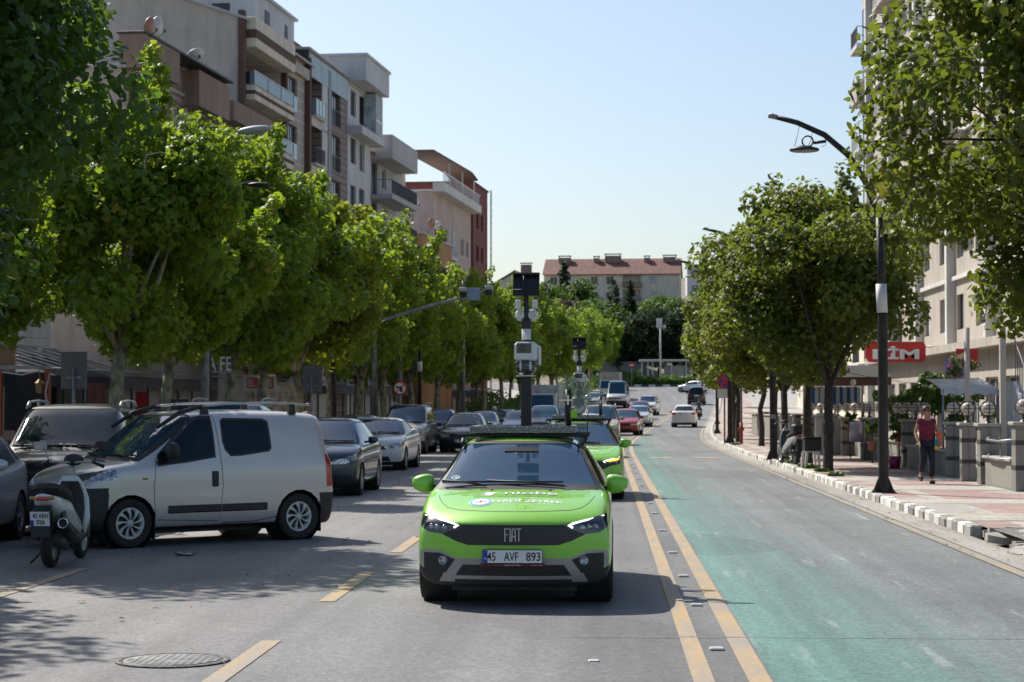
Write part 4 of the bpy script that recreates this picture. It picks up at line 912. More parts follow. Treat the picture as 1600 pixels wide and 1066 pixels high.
# ------------------------------------------------------------------ vehicles: one smooth shell per car, panes and lamps cut out of it
def inpoly(p, poly):
    x, y = p; c = False; n = len(poly)
    for i in range(n):
        x1, y1 = poly[i]; x2, y2 = poly[(i+1) % n]
        if (y1 > y) != (y2 > y) and x < (x2-x1)*(y-y1)/(y2-y1)+x1: c = not c
    return c
def lerp(a, b, t): return a+(b-a)*t
def car_cage(q):
    """q: car measures. Returns a subdivided bmesh; s (length) runs along +y from the nose"""
    W = q['W']/2; L = q['L']; H = q['H']; zb = q['zb']; sc, zc, r0, r1, sg, zd = q['sc'], q['zc'], q['r0'], q['r1'], q['sg'], q['zd']
    bf, br = q['belt']; wt = q['wt']; zh = q['zh']; k = q.get('k', .26); kr = q.get('kr', .16); nose = q.get('nose', [(zb, .10), (zb+.12, .02), (zb+.3, 0), (zh[0], .03), (zh[0]+.3, .05)])
    tail = q.get('tail', [(zb, .06), (.45, 0), (.8, .03), (2.0, .06)])
    belt = lambda s: np.interp(s, [sc, L-.1], [bf, br])
    S = []
    def hood(s, w, zt, sh=.05): S.append(dict(s=s, w=W*w, zs=zt-sh, p6=(W*w*.86, zt-sh*.35), p7=(W*w*.60, zt-.004), z8=zt+.012, c=0))
    def green(s, w, zt, wtt, c=0, d=.07): S.append(dict(s=s, w=W*w, zs=belt(s), p6=(wtt, max(zt-d, belt(s)+.015)), p7=(wtt-.14, zt-.008), z8=zt+.015, c=c))
    hood(0, q.get('w0', .91), zh[0], .045); hood(.07, .96, zh[1], .05); hood(.22, .975, zh[2]); hood(lerp(.22, sc, .5), .99, lerp(zh[2], zc, .62)); hood(sc-.10, 1, zc-.02, .055)
    green(sc, 1, zc+.005, W*.86, .7, .02); green(r0, 1, H-.035, wt, .5); green(r0+.30, 1, H-.006, wt*1.01); green(lerp(r0, r1, .55), 1, H, wt*1.01)
    green(r1-.25, 1, lerp(H, q.get('zr', H-.04), .5), wt); green(r1, .995, q.get('zr', H-.04), wt*.98, .5)
    if q['kind'] == 'sedan':
        green(sg, .985, zd+.02, W*.84, .6, .03); hood(lerp(sg, L, .5), .975, zd+.01); hood(L-.10, .955, zd, .06); hood(L-.03, .93, zd-.03, .07); hood(L, .88, zd-.08, .07)
    else:
        m = .5; green(lerp(r1, sg, m), .99, lerp(q.get('zr', H-.04), zd, m), lerp(wt, W*.86, .35), 0, .05); green(sg, .975, zd+.03, W*.84, .5, .03)
        if L-sg > .08: hood(lerp(sg, L, .5), .96, zd, .05)
        hood(L-.012, .93, zd-.05, .05); hood(L, .88, zd-.12, .07)
    bm = bmesh.new(); rings = []
    def dyf(x, z, s):
        d = 0
        if s < .75: f = (1-s/.75); d += f*(k*min(1.1, abs(x)/W)**2.4+np.interp(z, *zip(*nose)))
        if L-s < .5: f = (1-(L-s)/.5); d -= f*(kr*min(1.1, abs(x)/W)**2.6+np.interp(z, *zip(*tail)))
        return float(d)
    for st in S:
        w = st['w']; zs = st['zs']; s = st['s']
        half = [(w*.80, zb), (w*.975, zb+.06), (w*q.get('w3', .995), zb+(zs-zb)*.42), (w*q.get('w4', .985), zs-.10), (w*q.get('w5', .945), zs), st['p6'], st['p7']]
        pts = list(half); pts += [(half[-1][0]*.5, st['z8']-.004), (0, st['z8']), (-half[-1][0]*.5, st['z8']-.004)]
        pts += [(-a, b) for a, b in half[::-1]]; pts += [(-w*.4, zb), (0, zb), (w*.4, zb)]
        rings.append([bm.verts.new((x, s+dyf(x, z, s), z)) for x, z in pts])
    n = 20; cl = bm.edges.layers.float.get('crease_edge') or bm.edges.layers.float.new('crease_edge')
    for i in range(len(rings)-1):
        for j in range(n): bm.faces.new((rings[i][j], rings[i][(j+1) % n], rings[i+1][(j+1) % n], rings[i+1][j]))
    def cap(r, s, rev):
        rows = []
        for j in range(7):
            a, b = r[j], r[16-j]
            if j == 0: row = [a, r[19], r[18], r[17], b]
            elif j == 6: row = [a, r[7], r[8], r[9], b]
            else:
                row = [a]
                for t in (.5, 0, -.5): x = a.co.x*t; row.append(bm.verts.new((x, s+dyf(x, a.co.z, s), a.co.z)))
                row.append(b)
            rows.append(row)
        for j in range(6):
            for c in range(4):
                f = (rows[j][c], rows[j][c+1], rows[j+1][c+1], rows[j+1][c]); bm.faces.new(f if rev else f[::-1])
    cap(rings[0], S[0]['s'], False); cap(rings[-1], S[-1]['s'], True)
    bm.edges.ensure_lookup_table()
    for i, st in enumerate(S):
        if st['c']:
            for j in range(4, 12):
                e = bm.edges.get((rings[i][j], rings[i][j+1])); e[cl] = st['c']
    bc = q.get('bcrease', .35)
    for i in range(5, len(S)-2):
        for j in (4, 12):
            e = bm.edges.get((rings[i][j], rings[i+1][j])); e[cl] = bc
    bmesh.ops.recalc_face_normals(bm, faces=bm.faces)
    me = bpy.data.meshes.new('cage'); bm.to_mesh(me); bm.free(); o = bpy.data.objects.new('cage', me); C.objects.link(o)
    m = o.modifiers.new('s', 'SUBSURF'); m.levels = m.render_levels = q.get('lev', 2)
    dg = bpy.context.evaluated_depsgraph_get(); me2 = bpy.data.meshes.new_from_object(o.evaluated_get(dg)); bpy.data.objects.remove(o); bpy.data.meshes.remove(me)
    bm = bmesh.new(); bm.from_mesh(me2); bpy.data.meshes.remove(me2); bm.normal_update()
    nl = bm.verts.layers.float_vector.new('n0')
    for v in bm.verts: v[nl] = v.normal
    bm.faces.layers.int.new('reg'); return bm
def cutreg(bm, view, poly, pred, reg, mirror=True, only0=True):
    """cut the outline of poly into the faces that pred lets through and give the inside faces the number reg"""
    lay = bm.faces.layers.int['reg']
    for sx in ((1, -1) if (mirror and view != 'side') else (1,)):
        pl = [(a*sx, b) for a, b in poly]; P2 = (lambda c: (c.x, c.z)) if view == 'front' else ((lambda c: (c.y, c.z)) if view == 'side' else (lambda c: (c.x, c.y)))
        x0 = min(a for a, b in pl)-1e-4; x1 = max(a for a, b in pl)+1e-4; y0 = min(b for a, b in pl)-1e-4; y1 = max(b for a, b in pl)+1e-4
        def cand():
            out = []
            for f in bm.faces:
                ps = [P2(v.co) for v in f.verts]
                if max(p[0] for p in ps) < x0 or min(p[0] for p in ps) > x1 or max(p[1] for p in ps) < y0 or min(p[1] for p in ps) > y1: continue
                f.normal_update()
                if pred(f.calc_center_median(), f.normal): out.append(f)
            return out
        fs = cand()
        for i in range(len(pl)):
            a, b = pl[i], pl[(i+1) % len(pl)]; d = (b[0]-a[0], b[1]-a[1])
            if abs(d[0])+abs(d[1]) < 1e-6: continue
            if view == 'front': co = (a[0], 0, a[1]); no = (d[1], 0, -d[0])
            elif view == 'side': co = (0, a[0], a[1]); no = (0, d[1], -d[0])
            else: co = (a[0], a[1], 0); no = (d[1], -d[0], 0)
            fs = [f for f in fs if f.is_valid]; es = set(); vs = set()
            for f in fs: es.update(f.edges); vs.update(f.verts)
            bmesh.ops.bisect_plane(bm, geom=fs+list(es)+list(vs), dist=1e-5, plane_co=co, plane_no=no)
            fs = cand()
        for f in fs:
            if only0 and f[lay] != 0: continue
            if inpoly(P2(f.calc_center_median()), pl): f[lay] = reg
def stroke(pts, w):
    """thin closed outline around a polyline"""
    out = []
    for sgn in (1, -1):
        row = []
        for i, p in enumerate(pts):
            a = pts[max(i-1, 0)]; b = pts[min(i+1, len(pts)-1)]; dx, dy = b[0]-a[0], b[1]-a[1]; l = math.hypot(dx, dy) or 1
            row.append((p[0]-dy/l*w*.5*sgn, p[1]+dx/l*w*.5*sgn))
        out += row if sgn == 1 else row[::-1]
    return out
def shell_part(bm, regs, name, mats, parent, inset=0.0, slot=None):
    """faces whose region is in regs (dict region -> material slot) become one mesh"""
    lay = bm.faces.layers.int['reg']; nl = bm.verts.layers.float_vector['n0']; vm = {}; vs = []; ns = []; fs = []; mi = []
    for f in bm.faces:
        if f[lay] in regs:
            q = []
            for v in f.verts:
                if v not in vm: vm[v] = len(vs); n = Vector(v[nl]).normalized(); vs.append(v.co-n*inset); ns.append(n)
                q.append(vm[v])
            fs.append(q); mi.append(regs[f[lay]])
    if not fs: return None
    me = bpy.data.meshes.new(name); me.from_pydata(vs, [], fs); mats = mats if isinstance(mats, list) else [mats]
    for m in mats: me.materials.append(m)
    me.polygons.foreach_set('material_index', mi); me.polygons.foreach_set('use_smooth', [True]*len(fs)); me.update()
    me.normals_split_custom_set_from_vertices(ns); return mesh_obj(name, me, parent)
_wheels = {}
def wheel(parent, x, y, r, wd, style, side, turn=0):
    key = (round(r, 2), wd, style)
    if key not in _wheels:
        t = MB(); h = wd/2; rr = r*.66
        t.lathe([(rr-.01, h*.80), (rr+.012, h*.92), (r*.86, h), (r*.955, h*.93), (r-.004, h*.72), (r, h*.4), (r, 0), (r, -h*.4), (r-.004, -h*.72), (r*.955, -h*.93), (r*.86, -h), (rr, -h*.9), (rr-.01, -h*.7)], axis='x', n=40)
        if style != 'far':
            for gx in (-h*.42, 0, h*.42): t.lathe([(r+.0015, gx-.006), (r-.006, gx), (r+.0015, gx+.006)], axis='x', n=40)
        tm = t.mesh('tyre', RUBBER); q = MB()
        q.lathe([(rr, h*.78), (rr-.012, h*.86), (rr-.03, h*.80), (rr-.045, h*.35), (rr-.05, -h*.7)], axis='x', n=36); q.mi = 1
        q.lathe([(rr-.045, h*.25), (0, h*.25)], axis='x', n=24); q.mi = 0; ns = {'hub': 9, 'alloy5': 5, 'alloy10': 10, 'far': 6}[style]
        q.lathe([(r*.15, h*.30), (r*.15, h*.86), (r*.11, h*.92), (0, h*.94)], axis='x', n=16)
        for k in range(ns):
            a = 2*math.pi*k/ns; sw = {'hub': .32, 'alloy5': 0, 'alloy10': .12, 'far': .1}[style]; w0, w1 = {'hub': (.08, .26), 'alloy5': (.20, .13), 'alloy10': (.10, .10), 'far': (.15, .18)}[style]
            pts = []
            for rad, ww, aa, hx in ((r*.10, w0, a, h*.86), (rr*.55, (w0+w1)*.5*1.0, a+sw*.5, h*.88), (rr-.02, w1, a+sw, h*.82)):
                for sg_ in (-1, 1): an = aa+sg_*ww*(.55 if rad > r*.2 else 1.2); pts.append((hx, rad*math.cos(an), rad*math.sin(an)))
            b = [(p[0]-.035, p[1], p[2]) for p in pts]; q.add(pts+b, [(0, 1, 3, 2), (2, 3, 5, 4), (0, 2, 8, 6), (2, 4, 10, 8), (1, 7, 9, 3), (3, 9, 11, 5)])
        rm = q.mesh('rim', [HUBCAP if style == 'hub' else ALLOY, BLACKP]); _wheels[key] = (tm, rm)
    tm, rm = _wheels[key]; w_ = mesh_obj('wheel', tm, parent); w_.location = (x, y, r); w_.rotation_euler = (0, 0, (math.pi if side < 0 else 0)+turn)
    mesh_obj('rim', rm, w_); return w_
_txt = {}
def text_mesh(s, size=1, bold=0.0, extrude=0.0, spacing=1.0):
    key = (s, size, bold, extrude, spacing)
    if key in _txt: return _txt[key]
    c = bpy.data.curves.new('t', 'FONT'); c.body = s; c.size = size; c.align_x = 'CENTER'; c.align_y = 'CENTER'; c.offset = bold; c.extrude = extrude; c.space_character = spacing; c.resolution_u = 3
    o = bpy.data.objects.new('t', c); C.objects.link(o); dg = bpy.context.evaluated_depsgraph_get(); dg.update()
    me = bpy.data.meshes.new_from_object(o.evaluated_get(dg)); bpy.data.objects.remove(o); _txt[key] = me; return me
def text(parent, s, loc, rot, w=None, h=None, mat=None, name='lettering', bold=0.0, extrude=.001):
    me = text_mesh(s, 1, bold, 0).copy(); co = np.zeros(len(me.vertices)*3); me.vertices.foreach_get('co', co); co = co.reshape(-1, 3)
    if len(co) == 0: return None
    co[:, :2] -= (co[:, :2].min(0)+co[:, :2].max(0))/2; ex = co[:, :2].max(0)-co[:, :2].min(0); sx = w/ex[0] if w else None; sy = h/ex[1] if h else None; sx = sx or sy; sy = sy or sx
    co[:, 0] *= sx; co[:, 1] *= sy; me.vertices.foreach_set('co', co.ravel()); me.materials.clear(); me.materials.append(mat or INK); me.update()
    o = mesh_obj(name, me, parent); o.location = loc; o.rotation_euler = rot; return o
def plate(root, y, z, s, front=True, x=0, w=.52, h=.11, rz=None):
    """number plate; s lists (text, centre, width)"""
    e = bpy.data.objects.new; m = MB(); m.box(-w/2-.006, w/2+.006, -.004, .012, -h/2-.006, h/2+.006, .003); m.mi = 1; m.box(-w/2, w/2, -.0075, -.0045, -h/2, h/2)
    m.mi = 2; m.box(-w/2+.001, -w/2+.042*w/.52, -.0085, -.0078, -h/2+.001, h/2-.001)
    o = m.build('number_plate', [BLACKP, PLATEW, PLATEB], root); o.location = (x, y, z); o.rotation_euler = (0, 0, 0 if front else math.pi)
    if rz is not None: o.rotation_euler.z = rz
    for t, cx, ww in s: text(o, t, (cx, -.010, 0), (R(90), 0, 0), ww, h*.70, INK, bold=.01)
    return o
BASE = dict(kind='hatch', L=4.1, W=1.74, H=1.48, zb=.19, sc=1.12, zc=.98, r0=1.95, r1=3.45, sg=3.98, zd=.98, belt=(.92, 1.0), wt=.60, zh=(.70, .76, .83), wr=.31, wx=(.80, 3.30), pillar=2.42)
TYPES = dict(
 hatch={}, 
 sedan=dict(kind='sedan', L=4.5, H=1.45, sc=1.25, r0=2.05, r1=3.10, sg=3.85, zd=1.00, wx=(.85, 3.50), pillar=2.5, belt=(.90, .98)),
 mpv=dict(L=4.4, W=1.80, H=1.82, sc=.95, zc=1.12, r0=1.85, r1=4.22, sg=4.36, zd=1.05, belt=(1.06, 1.12), wt=.68, zh=(.82, .90, .98), wx=(.88, 3.62), pillar=2.35, zr=1.76),
 fiorino=dict(L=3.96, W=1.72, H=1.72, sc=.92, zc=1.10, r0=1.68, r1=3.80, sg=3.93, zd=.98, belt=(1.02, 1.06), wt=.67, zh=(.78, .88, .97), wx=(.80, 3.313), pillar=2.02, zr=1.67),
 suv=dict(L=4.5, W=1.84, H=1.66, sc=1.15, zc=1.10, r0=1.98, r1=3.95, sg=4.36, zd=1.06, belt=(1.04, 1.12), wt=.64, zh=(.84, .92, 1.0), wr=.35, wx=(.88, 3.5), pillar=2.6),
 minibus=dict(L=6.9, W=2.02, H=2.65, sc=.75, zc=1.35, r0=1.55, r1=6.75, sg=6.87, zd=1.3, belt=(1.25, 1.30), wt=.84, zh=(.98, 1.10, 1.22), wr=.36, wx=(.98, 5.2), pillar=2.3, zr=2.6, zb=.25),
)
def car(name, label, cat, typ, mat, loc, rz, group=None, lev=1, near=False, rails=False, lit=False, plates=None, wheelstyle='far', glass=None, tweak=None, lights=True, extra=None, turn=0, sticker=None):
    q = dict(BASE); q.update(TYPES[typ]); q.update(tweak or {}); q['lev'] = lev
    W = q['W']/2; L = q['L']; H = q['H']; zb = q['zb']; sc, zc, r0, r1, sg, zd = q['sc'], q['zc'], q['r0'], q['r1'], q['sg'], q['zd']; wt = q['wt']; zh = q['zh']; wr = q['wr']
    cy = L/2; root = thing(name, label, cat, loc, rz, group); bm = car_cage(q)
    belt = lambda s: float(np.interp(s, [sc, L-.1], q['belt'])); wscr = glass or WSCREEN; glass = glass or GLASS
    circ = lambda cx, cz, r, n=18: [(cx+r*math.cos(2*math.pi*i/n), cz+r*math.sin(2*math.pi*i/n)) for i in range(n)]
    side = lambda c, n: abs(c.x) > W*.60
    for wx in q['wx']: cutreg(bm, 'side', circ(wx, wr, wr+.05, 18 if near else 12), side, 99)
    if q.get('clad') is not None:
        for wx in q['wx']: cutreg(bm, 'side', circ(wx, wr, wr+.105, 18), side, 2)
        cutreg(bm, 'side', [(q['wx'][0], zb-.05), (q['wx'][1], zb-.05), (q['wx'][1], zb+.13), (q['wx'][0], zb+.13)], side, 2)
    elif near: cutreg(bm, 'side', [(q['wx'][0], zb-.05), (q['wx'][1], zb-.05), (q['wx'][1], zb+.05), (q['wx'][0], zb+.05)], side, 2)
    # panes
    fw = lambda c, n: n.y < -.12 and sc-.12 < c.y < r0+.14 and c.z > zc-.02
    wb_ = W*.86; m_ = .035
    if near: cutreg(bm, 'front', [(-wb_-.0, zc+.005), (wb_, zc+.005), (wt-.045, H-.045), (-(wt-.045), H-.045)], fw, 2, False, False) if False else None
    cutreg(bm, 'front', [(-(wb_-.05), zc+.03), (wb_-.05, zc+.03), (wt-.075, H-.062), (-(wt-.075), H-.062)], fw, 10, False)
    rg = lambda c, n: n.y > .12 and c.y > r1-.15 and c.z > zd-.05
    zt_ = q.get('zr', H-.04)-.07; zl = zd+.08 if q['kind'] != 'sedan' else zd+.05
    if q['kind'] == 'sedan' or L-sg > .05 or True:
        cutreg(bm, 'front', [(-(W*.78), zl), (W*.78, zl), (wt-.10, zt_), (-(wt-.10), zt_)], rg, 11, False)
    sw = lambda c, n: abs(n.x) > .45 and c.z > zc-.12
    fA = lambda z: sc+(r0-sc)*max(0, (z-zc))/(H-zc); pz = q['pillar']; b1 = belt(sc+.5)+.035; top = H-.115
    if q.get('sidewin'): polys = q['sidewin']
    else:
        polys = [[(fA(b1+.0)+.16, b1), (fA(top)+.11, top), (pz-.035, top+.005), (pz-.035, belt(pz)+.035)]]
        if q['kind'] == 'sedan': polys.append([(pz+.035, belt(pz)+.035), (pz+.035, top+.005), (r1-.02, top-.03), (r1+.30, top-.18), (sg-.32, belt(sg)+.05)])
        elif typ in ('mpv', 'fiorino', 'minibus', 'suv'): 
            e = (r1+sg)/2-.18; mid = (pz+e)/2+.05
            polys += [[(pz+.04, belt(pz)+.04), (pz+.04, top), (mid-.03, top), (mid-.03, belt(mid)+.04)], [(mid+.05, belt(mid)+.05), (mid+.05, top), (e-.06, top-.02), (e, belt(e)+.09)]]
        else:
            polys.append([(pz+.035, belt(pz)+.035), (pz+.035, top+.005), (r1-.32, top-.01), (r1-.22, belt(r1)+.06)]); polys.append([(r1-.14, belt(r1)+.08), (r1-.22, top-.02), (r1+.0, top-.07), (r1+.22, belt(r1)+.12)])
    if near:
        for p in polys:
            cx = sum(a for a, b in p)/len(p); cz = sum(b for a, b in p)/len(p); big = [(cx+(a-cx)*1.06, cz+(b-cz)*1.12) for a, b in p]
    for i, p in enumerate(polys): cutreg(bm, 'side', p, sw, 12+i)
    if near:
        for i, p in enumerate(polys):
            cx = sum(a for a, b in p)/len(p); cz = sum(b for a, b in p)/len(p); dx = max(a for a, b in p)-min(a for a, b in p); dz = max(b for a, b in p)-min(b for a, b in p)
            cutreg(bm, 'side', [(cx+(a-cx)*(1+.055/dx), cz+(b-cz)*(1+.055/dz)) for a, b in p], sw, 2)
        for ln in q.get('gaps', []): cutreg(bm, 'side', stroke(ln, .010), lambda c, n: abs(n.x) > .5, 3)
        cutreg(bm, 'front', [(-(wb_+.02), zc-.02), (wb_+.02, zc-.02), (wt-.035, H-.035), (-(wt-.035), H-.035)], fw, 2, False)
    # lamps, grille, bumper
    fr = lambda c, n: n.y < -.10 and c.y < .85; rr_ = lambda c, n: n.y > -.15 and c.y > L-.75
    hz = zh[0]; fp = q.get('front')
    if fp:
        for view, poly, reg, mir in fp: cutreg(bm, view, poly, fr if view == 'front' else side, reg, mir)
    else:
        fr2 = lambda c, n: n.y < .0 and c.y < .62
        cutreg(bm, 'front', q.get('hl', [(W*.50, hz-.13), (W*.52, hz-.025), (W*.99, hz+.03), (W*.99, hz-.09), (W*.80, hz-.145)]), fr2, 20)
        cutreg(bm, 'front', [(-W*.47, hz-.13), (W*.47, hz-.13), (W*.49, hz-.03), (-W*.49, hz-.03)], fr, 21, False)
        cutreg(bm, 'front', [(-W*.62, zb+.07), (W*.62, zb+.07), (W*.55, zb+.20), (-W*.55, zb+.20)], fr, 21, False)
        cutreg(bm, 'front', [(-W*1.1, zb-.1), (W*1.1, zb-.1), (W*1.1, zb+.06), (-W*1.1, zb+.06)], lambda c, n: c.y < .5, 2, False)
        if q.get('bumper_dark'): cutreg(bm, 'front', [(-W*1.1, zb-.1), (W*1.1, zb-.1), (W*1.1, q['bumper_dark']), (-W*1.1, q['bumper_dark'])], lambda c, n: c.y < q.get('bd_len', .45), 2, False)
    tl = q.get('tail_lamp') or ([(W*.60, zd-.20), (W*.60, zd-.06), (W*1.02, zd-.03), (W*1.02, zd-.20)] if q['kind'] == 'sedan' else [(W*.74, zd-.25), (W*.72, zd+.05), (W*1.02, zd+.12), (W*1.02, zd-.25)])
    cutreg(bm, 'front', tl, lambda c, n: c.y > L-q.get('tl_len', .38) and (n.y > .05 or abs(n.x) > .5), 22)
    cutreg(bm, 'front', [(-W*1.1, zb-.1), (W*1.1, zb-.1), (W*1.1, zb+.12), (-W*1.1, zb+.12)], lambda c, n: c.y > L-.45, 2, False)
    if q.get('rear_dark'): cutreg(bm, 'front', [(-W*1.1, zb-.1), (W*1.1, zb-.1), (W*1.1, q['rear_dark']), (-W*1.1, q['rear_dark'])], lambda c, n: c.y > L-.33, 2, False)
    lay = bm.faces.layers.int['reg']
    for f in bm.faces:
        f.normal_update()
        if f[lay] == 0 and f.normal.z < -.75: f[lay] = 2
    for v in bm.verts: v.co.y -= cy
    for k_ in list(bm.faces): pass
    body = shell_part(bm, {0: 0, 2: 1, 3: 2}, 'body', [mat, BLACKP, q.get('gapmat', BLACKM)], root)
    shell_part(bm, {10: 0}, 'windscreen', wscr, root, .004); shell_part(bm, {11: 0}, 'rear_window', glass, root, .004)
    # lamps: split left and right so each is its own part
    def split_lr(reg, nm, m):
        for sgn in (1, -1):
            for f in bm.faces:
                if f[lay] == reg and f.calc_center_median().x*sgn > 0: f[lay] = 500
            p = shell_part(bm, {500: 0}, nm, m, root, .0)
            for f in bm.faces:
                if f[lay] == 500: f[lay] = 501
            if p is None: continue
            yield p, sgn
    for i in range(len(polys)): list(split_lr(12+i, 'side_window', q.get('sideglass', glass)))
    hl = list(split_lr(20, 'headlight', q.get('lampmat', LAMP))); tls = list(split_lr(22, 'tail_light', TAIL))
    shell_part(bm, {21: 0}, 'grille', q.get('grillemat', BLACKP), root)
    for reg, nm, m in q.get('parts', []):
        if nm.endswith('*'): list(split_lr(reg, nm[:-1], m))
        else: shell_part(bm, {reg: 0}, nm, m, root)
    if lit:
        for p, sgn in hl:
            c = sum((Vector(v.co) for v in p.data.vertices), Vector())/len(p.data.vertices); e = MB(); e.ell((c.x-sgn*.02, c.y-.03, c.z-.01), (.055, .03, .045), 12, 8); e.build('bulb', emit('lit_lamp', (1, .93, .75), 3.0), p)
    # underbody closes the wheel wells; arches are hollow
    u = MB(); u.box(-W*.62, W*.62, .25-cy, L-.3-cy, zb-.04, zb+.35)
    for wx in q['wx']:
        for sgn in (-1, 1): u.lathe([(wr+.055, sgn*W*.60), (wr+.055, sgn*(W-.05))], (0, wx-cy, wr), 'x', 20); u.lathe([(wr+.056, sgn*W*.60), (0, sgn*W*.60)], (0, wx-cy, wr), 'x', 20)
    u.build('underbody', BLACKP, root)
    for i, wx in enumerate(q['wx']):
        for sgn in (-1, 1): wheel(root, sgn*(W-.115), wx-cy, wr, .205 if typ != 'minibus' else .25, wheelstyle, sgn, turn if i == 0 else 0)
    for sgn in (-1, 1):
        m = MB(); x = sgn*q.get('mx', W*.985); ys = q.get('my', sc+.42)-cy; z = zc+.05 if not q.get('mz') else q['mz']
        m.tube([(x-.06*sgn, ys, z-.03), (x+.06*sgn, ys, z-.02)], .022, 8); ms = q.get('ms', (.10, .055, .075))
        mm = MB(); mm.ell((x+sgn*(.06+ms[0]*.6), ys, z+.01), ms, 16, 10); mm.v = [((lambda dx, dy, dz: (x+sgn*(.06+ms[0]*.6)+dx*(1+.12*math.copysign(min(1, abs(dz/ms[2])), dz))+0, ys+dy, z+.01+math.copysign(abs(dz/ms[2])**.62, dz)*ms[2]*(1-.22*sgn*dx/ms[0])))(v[0]-(x+sgn*(.06+ms[0]*.6)), v[1]-ys, v[2]-z-.01)) for v in mm.v]; mm.mi = 1; mm.ell((x+sgn*(.06+ms[0]*.6), ys+ms[1]*.42, z+.01), (ms[0]*.84, ms[1]*.62, ms[2]*.82), 12, 8)
        mr = mm.build('mirror', [q.get('mirrormat', mat), BLACKM], root); m.build('mirror_arm', BLACKP, mr)
    if rails:
        for sgn in (-1, 1):
            m = MB(); xx = sgn*(wt-.035); a, b = r0+.05-cy, r1-.15-cy; m.tube([(xx, a, H-.055), (xx, a+.22, H+.03), (xx, (a+b)/2, H+.055), (xx, b-.2, H+.03), (xx, b, H-.03)], .017, 8)
            for t in (.12, .5, .88): yy = lerp(a, b, t); m.tube([(xx, yy, H-.045), (xx, yy, H+.045)], .022, 6)
            m.build('roof_rail', SILVER, root)
    if near:
        for (x0, x1) in q.get('wipers', ((-.62, -.02), (.02, .66))):
            m = MB(); s0 = Vector((x1, sc-.03-cy, zc+.02)); s1 = Vector((x0, sc+.06-cy, zc+.065)); m.tube([s0, s0.lerp(s1, .5)+Vector((0, -.005, .012)), s1], .009, 6); m.box(min(x0, x1), max(x0, x1), sc+.035-cy, sc+.05-cy, zc+.045, zc+.062); m.build('wiper', BLACKP, root)
    if plates:
        if plates[0]: plate(root, -cy-.012+q.get('py', .0), q.get('pz', zb+.25), plates[0])
        if plates[1]: plate(root, cy+.014-q.get('pyr', .0), q.get('pzr', zd-.14), plates[1], False)
    q['bm'] = bm; q['root'] = root; q['body'] = body; q['cy'] = cy
    if extra: extra(q)
    bm.free(); return root
def bvh_of(q):
    me = q['body'].data; return BVHTree.FromPolygons([v.co for v in me.vertices], [tuple(p.vertices) for p in me.polygons])
def drape(q, s, cx, cy, w, h, mat, name, lift=.003, bold=0.0, parent=None, me=None):
    """lay lettering on the bonnet: mesh points are dropped straight down onto the body"""
    bv = bvh_of(q); me = (text_mesh(s, 1, bold, 0).copy() if me is None else me); b = bmesh.new(); b.from_mesh(me)
    xs = [v.co.x for v in b.verts]; ys = [v.co.y for v in b.verts]; ax, bx, ay, by = min(xs), max(xs), min(ys), max(ys)
    for v in b.verts: v.co = Vector(((v.co.x-(ax+bx)/2)/(bx-ax)*w+cx, (v.co.y-(ay+by)/2)/(by-ay)*h+cy, 0))
    bmesh.ops.triangulate(b, faces=b.faces)
    for k in range(9):
        x = cx-w/2+w*(k+.5)/9; bmesh.ops.bisect_plane(b, geom=list(b.faces)+list(b.edges)+list(b.verts), plane_co=(x, 0, 0), plane_no=(1, 0, 0))
    for v in b.verts:
        hit = bv.ray_cast(Vector((v.co.x, v.co.y, 3)), Vector((0, 0, -1)))
        v.co.z = (hit[0].z if hit[0] else .9)+lift
    b.to_mesh(me); b.free(); me.materials.clear(); me.materials.append(mat); return mesh_obj(name, me, parent or q['root'])
# ---------------------------------------------------------------- the green survey cars
def greenpaint():
    m, nt, b, out = newmat('green_paint'); v = coords(nt); d = ramp(nt, noise(nt, 2.2, v, 6), [(.42, 0.0), (.8, .10)])
    nt.links.new(mix(nt, d, (.235, .57, .04), (.36, .44, .2)), b.inputs['Base Color']); b.inputs['Roughness'].default_value = .38; b.inputs['Metallic'].default_value = .12
    b.inputs['Coat Weight'].default_value = .8; nt.links.new(math_(nt, 'ADD', d, .03), b.inputs['Coat Roughness']); return m
M_GREEN = greenpaint(); WHITEINK = simple('white_print', (.75, .76, .74), .5, var=.06); BLUEINK = simple('blue_print', (.12, .38, .62), .5); REDINK = simple('red_print', (.45, .03, .03), .5); DARKRED = simple('maroon_strip', (.12, .012, .016), .45)
def hexgrille():
    m, nt, b, out = newmat('grille_mesh'); tc = N(nt, 'ShaderNodeTexCoord'); sp = N(nt, 'ShaderNodeSeparateXYZ'); cb = N(nt, 'ShaderNodeCombineXYZ'); nt.links.new(tc.outputs['Object'], sp.inputs[0]); nt.links.new(sp.outputs[0], cb.inputs[0]); nt.links.new(sp.outputs[2], cb.inputs[1])
    w1 = N(nt, 'ShaderNodeTexBrick'); nt.links.new(cb.outputs[0], w1.inputs['Vector']); w1.inputs['Scale'].default_value = 1; w1.inputs['Brick Width'].default_value = .052; w1.inputs['Row Height'].default_value = .019; w1.inputs['Mortar Size'].default_value = .0022
    w1.inputs['Color1'].default_value = (.004, .004, .004, 1); w1.inputs['Color2'].default_value = (.012, .012, .013, 1); w1.inputs['Mortar'].default_value = (.045, .045, .048, 1)
    nt.links.new(w1.outputs[0], b.inputs['Base Color']); b.inputs['Roughness'].default_value = .3; bump(nt, b, w1.outputs['Fac'], .9, -.008); return m
M_GRILLE = hexgrille()
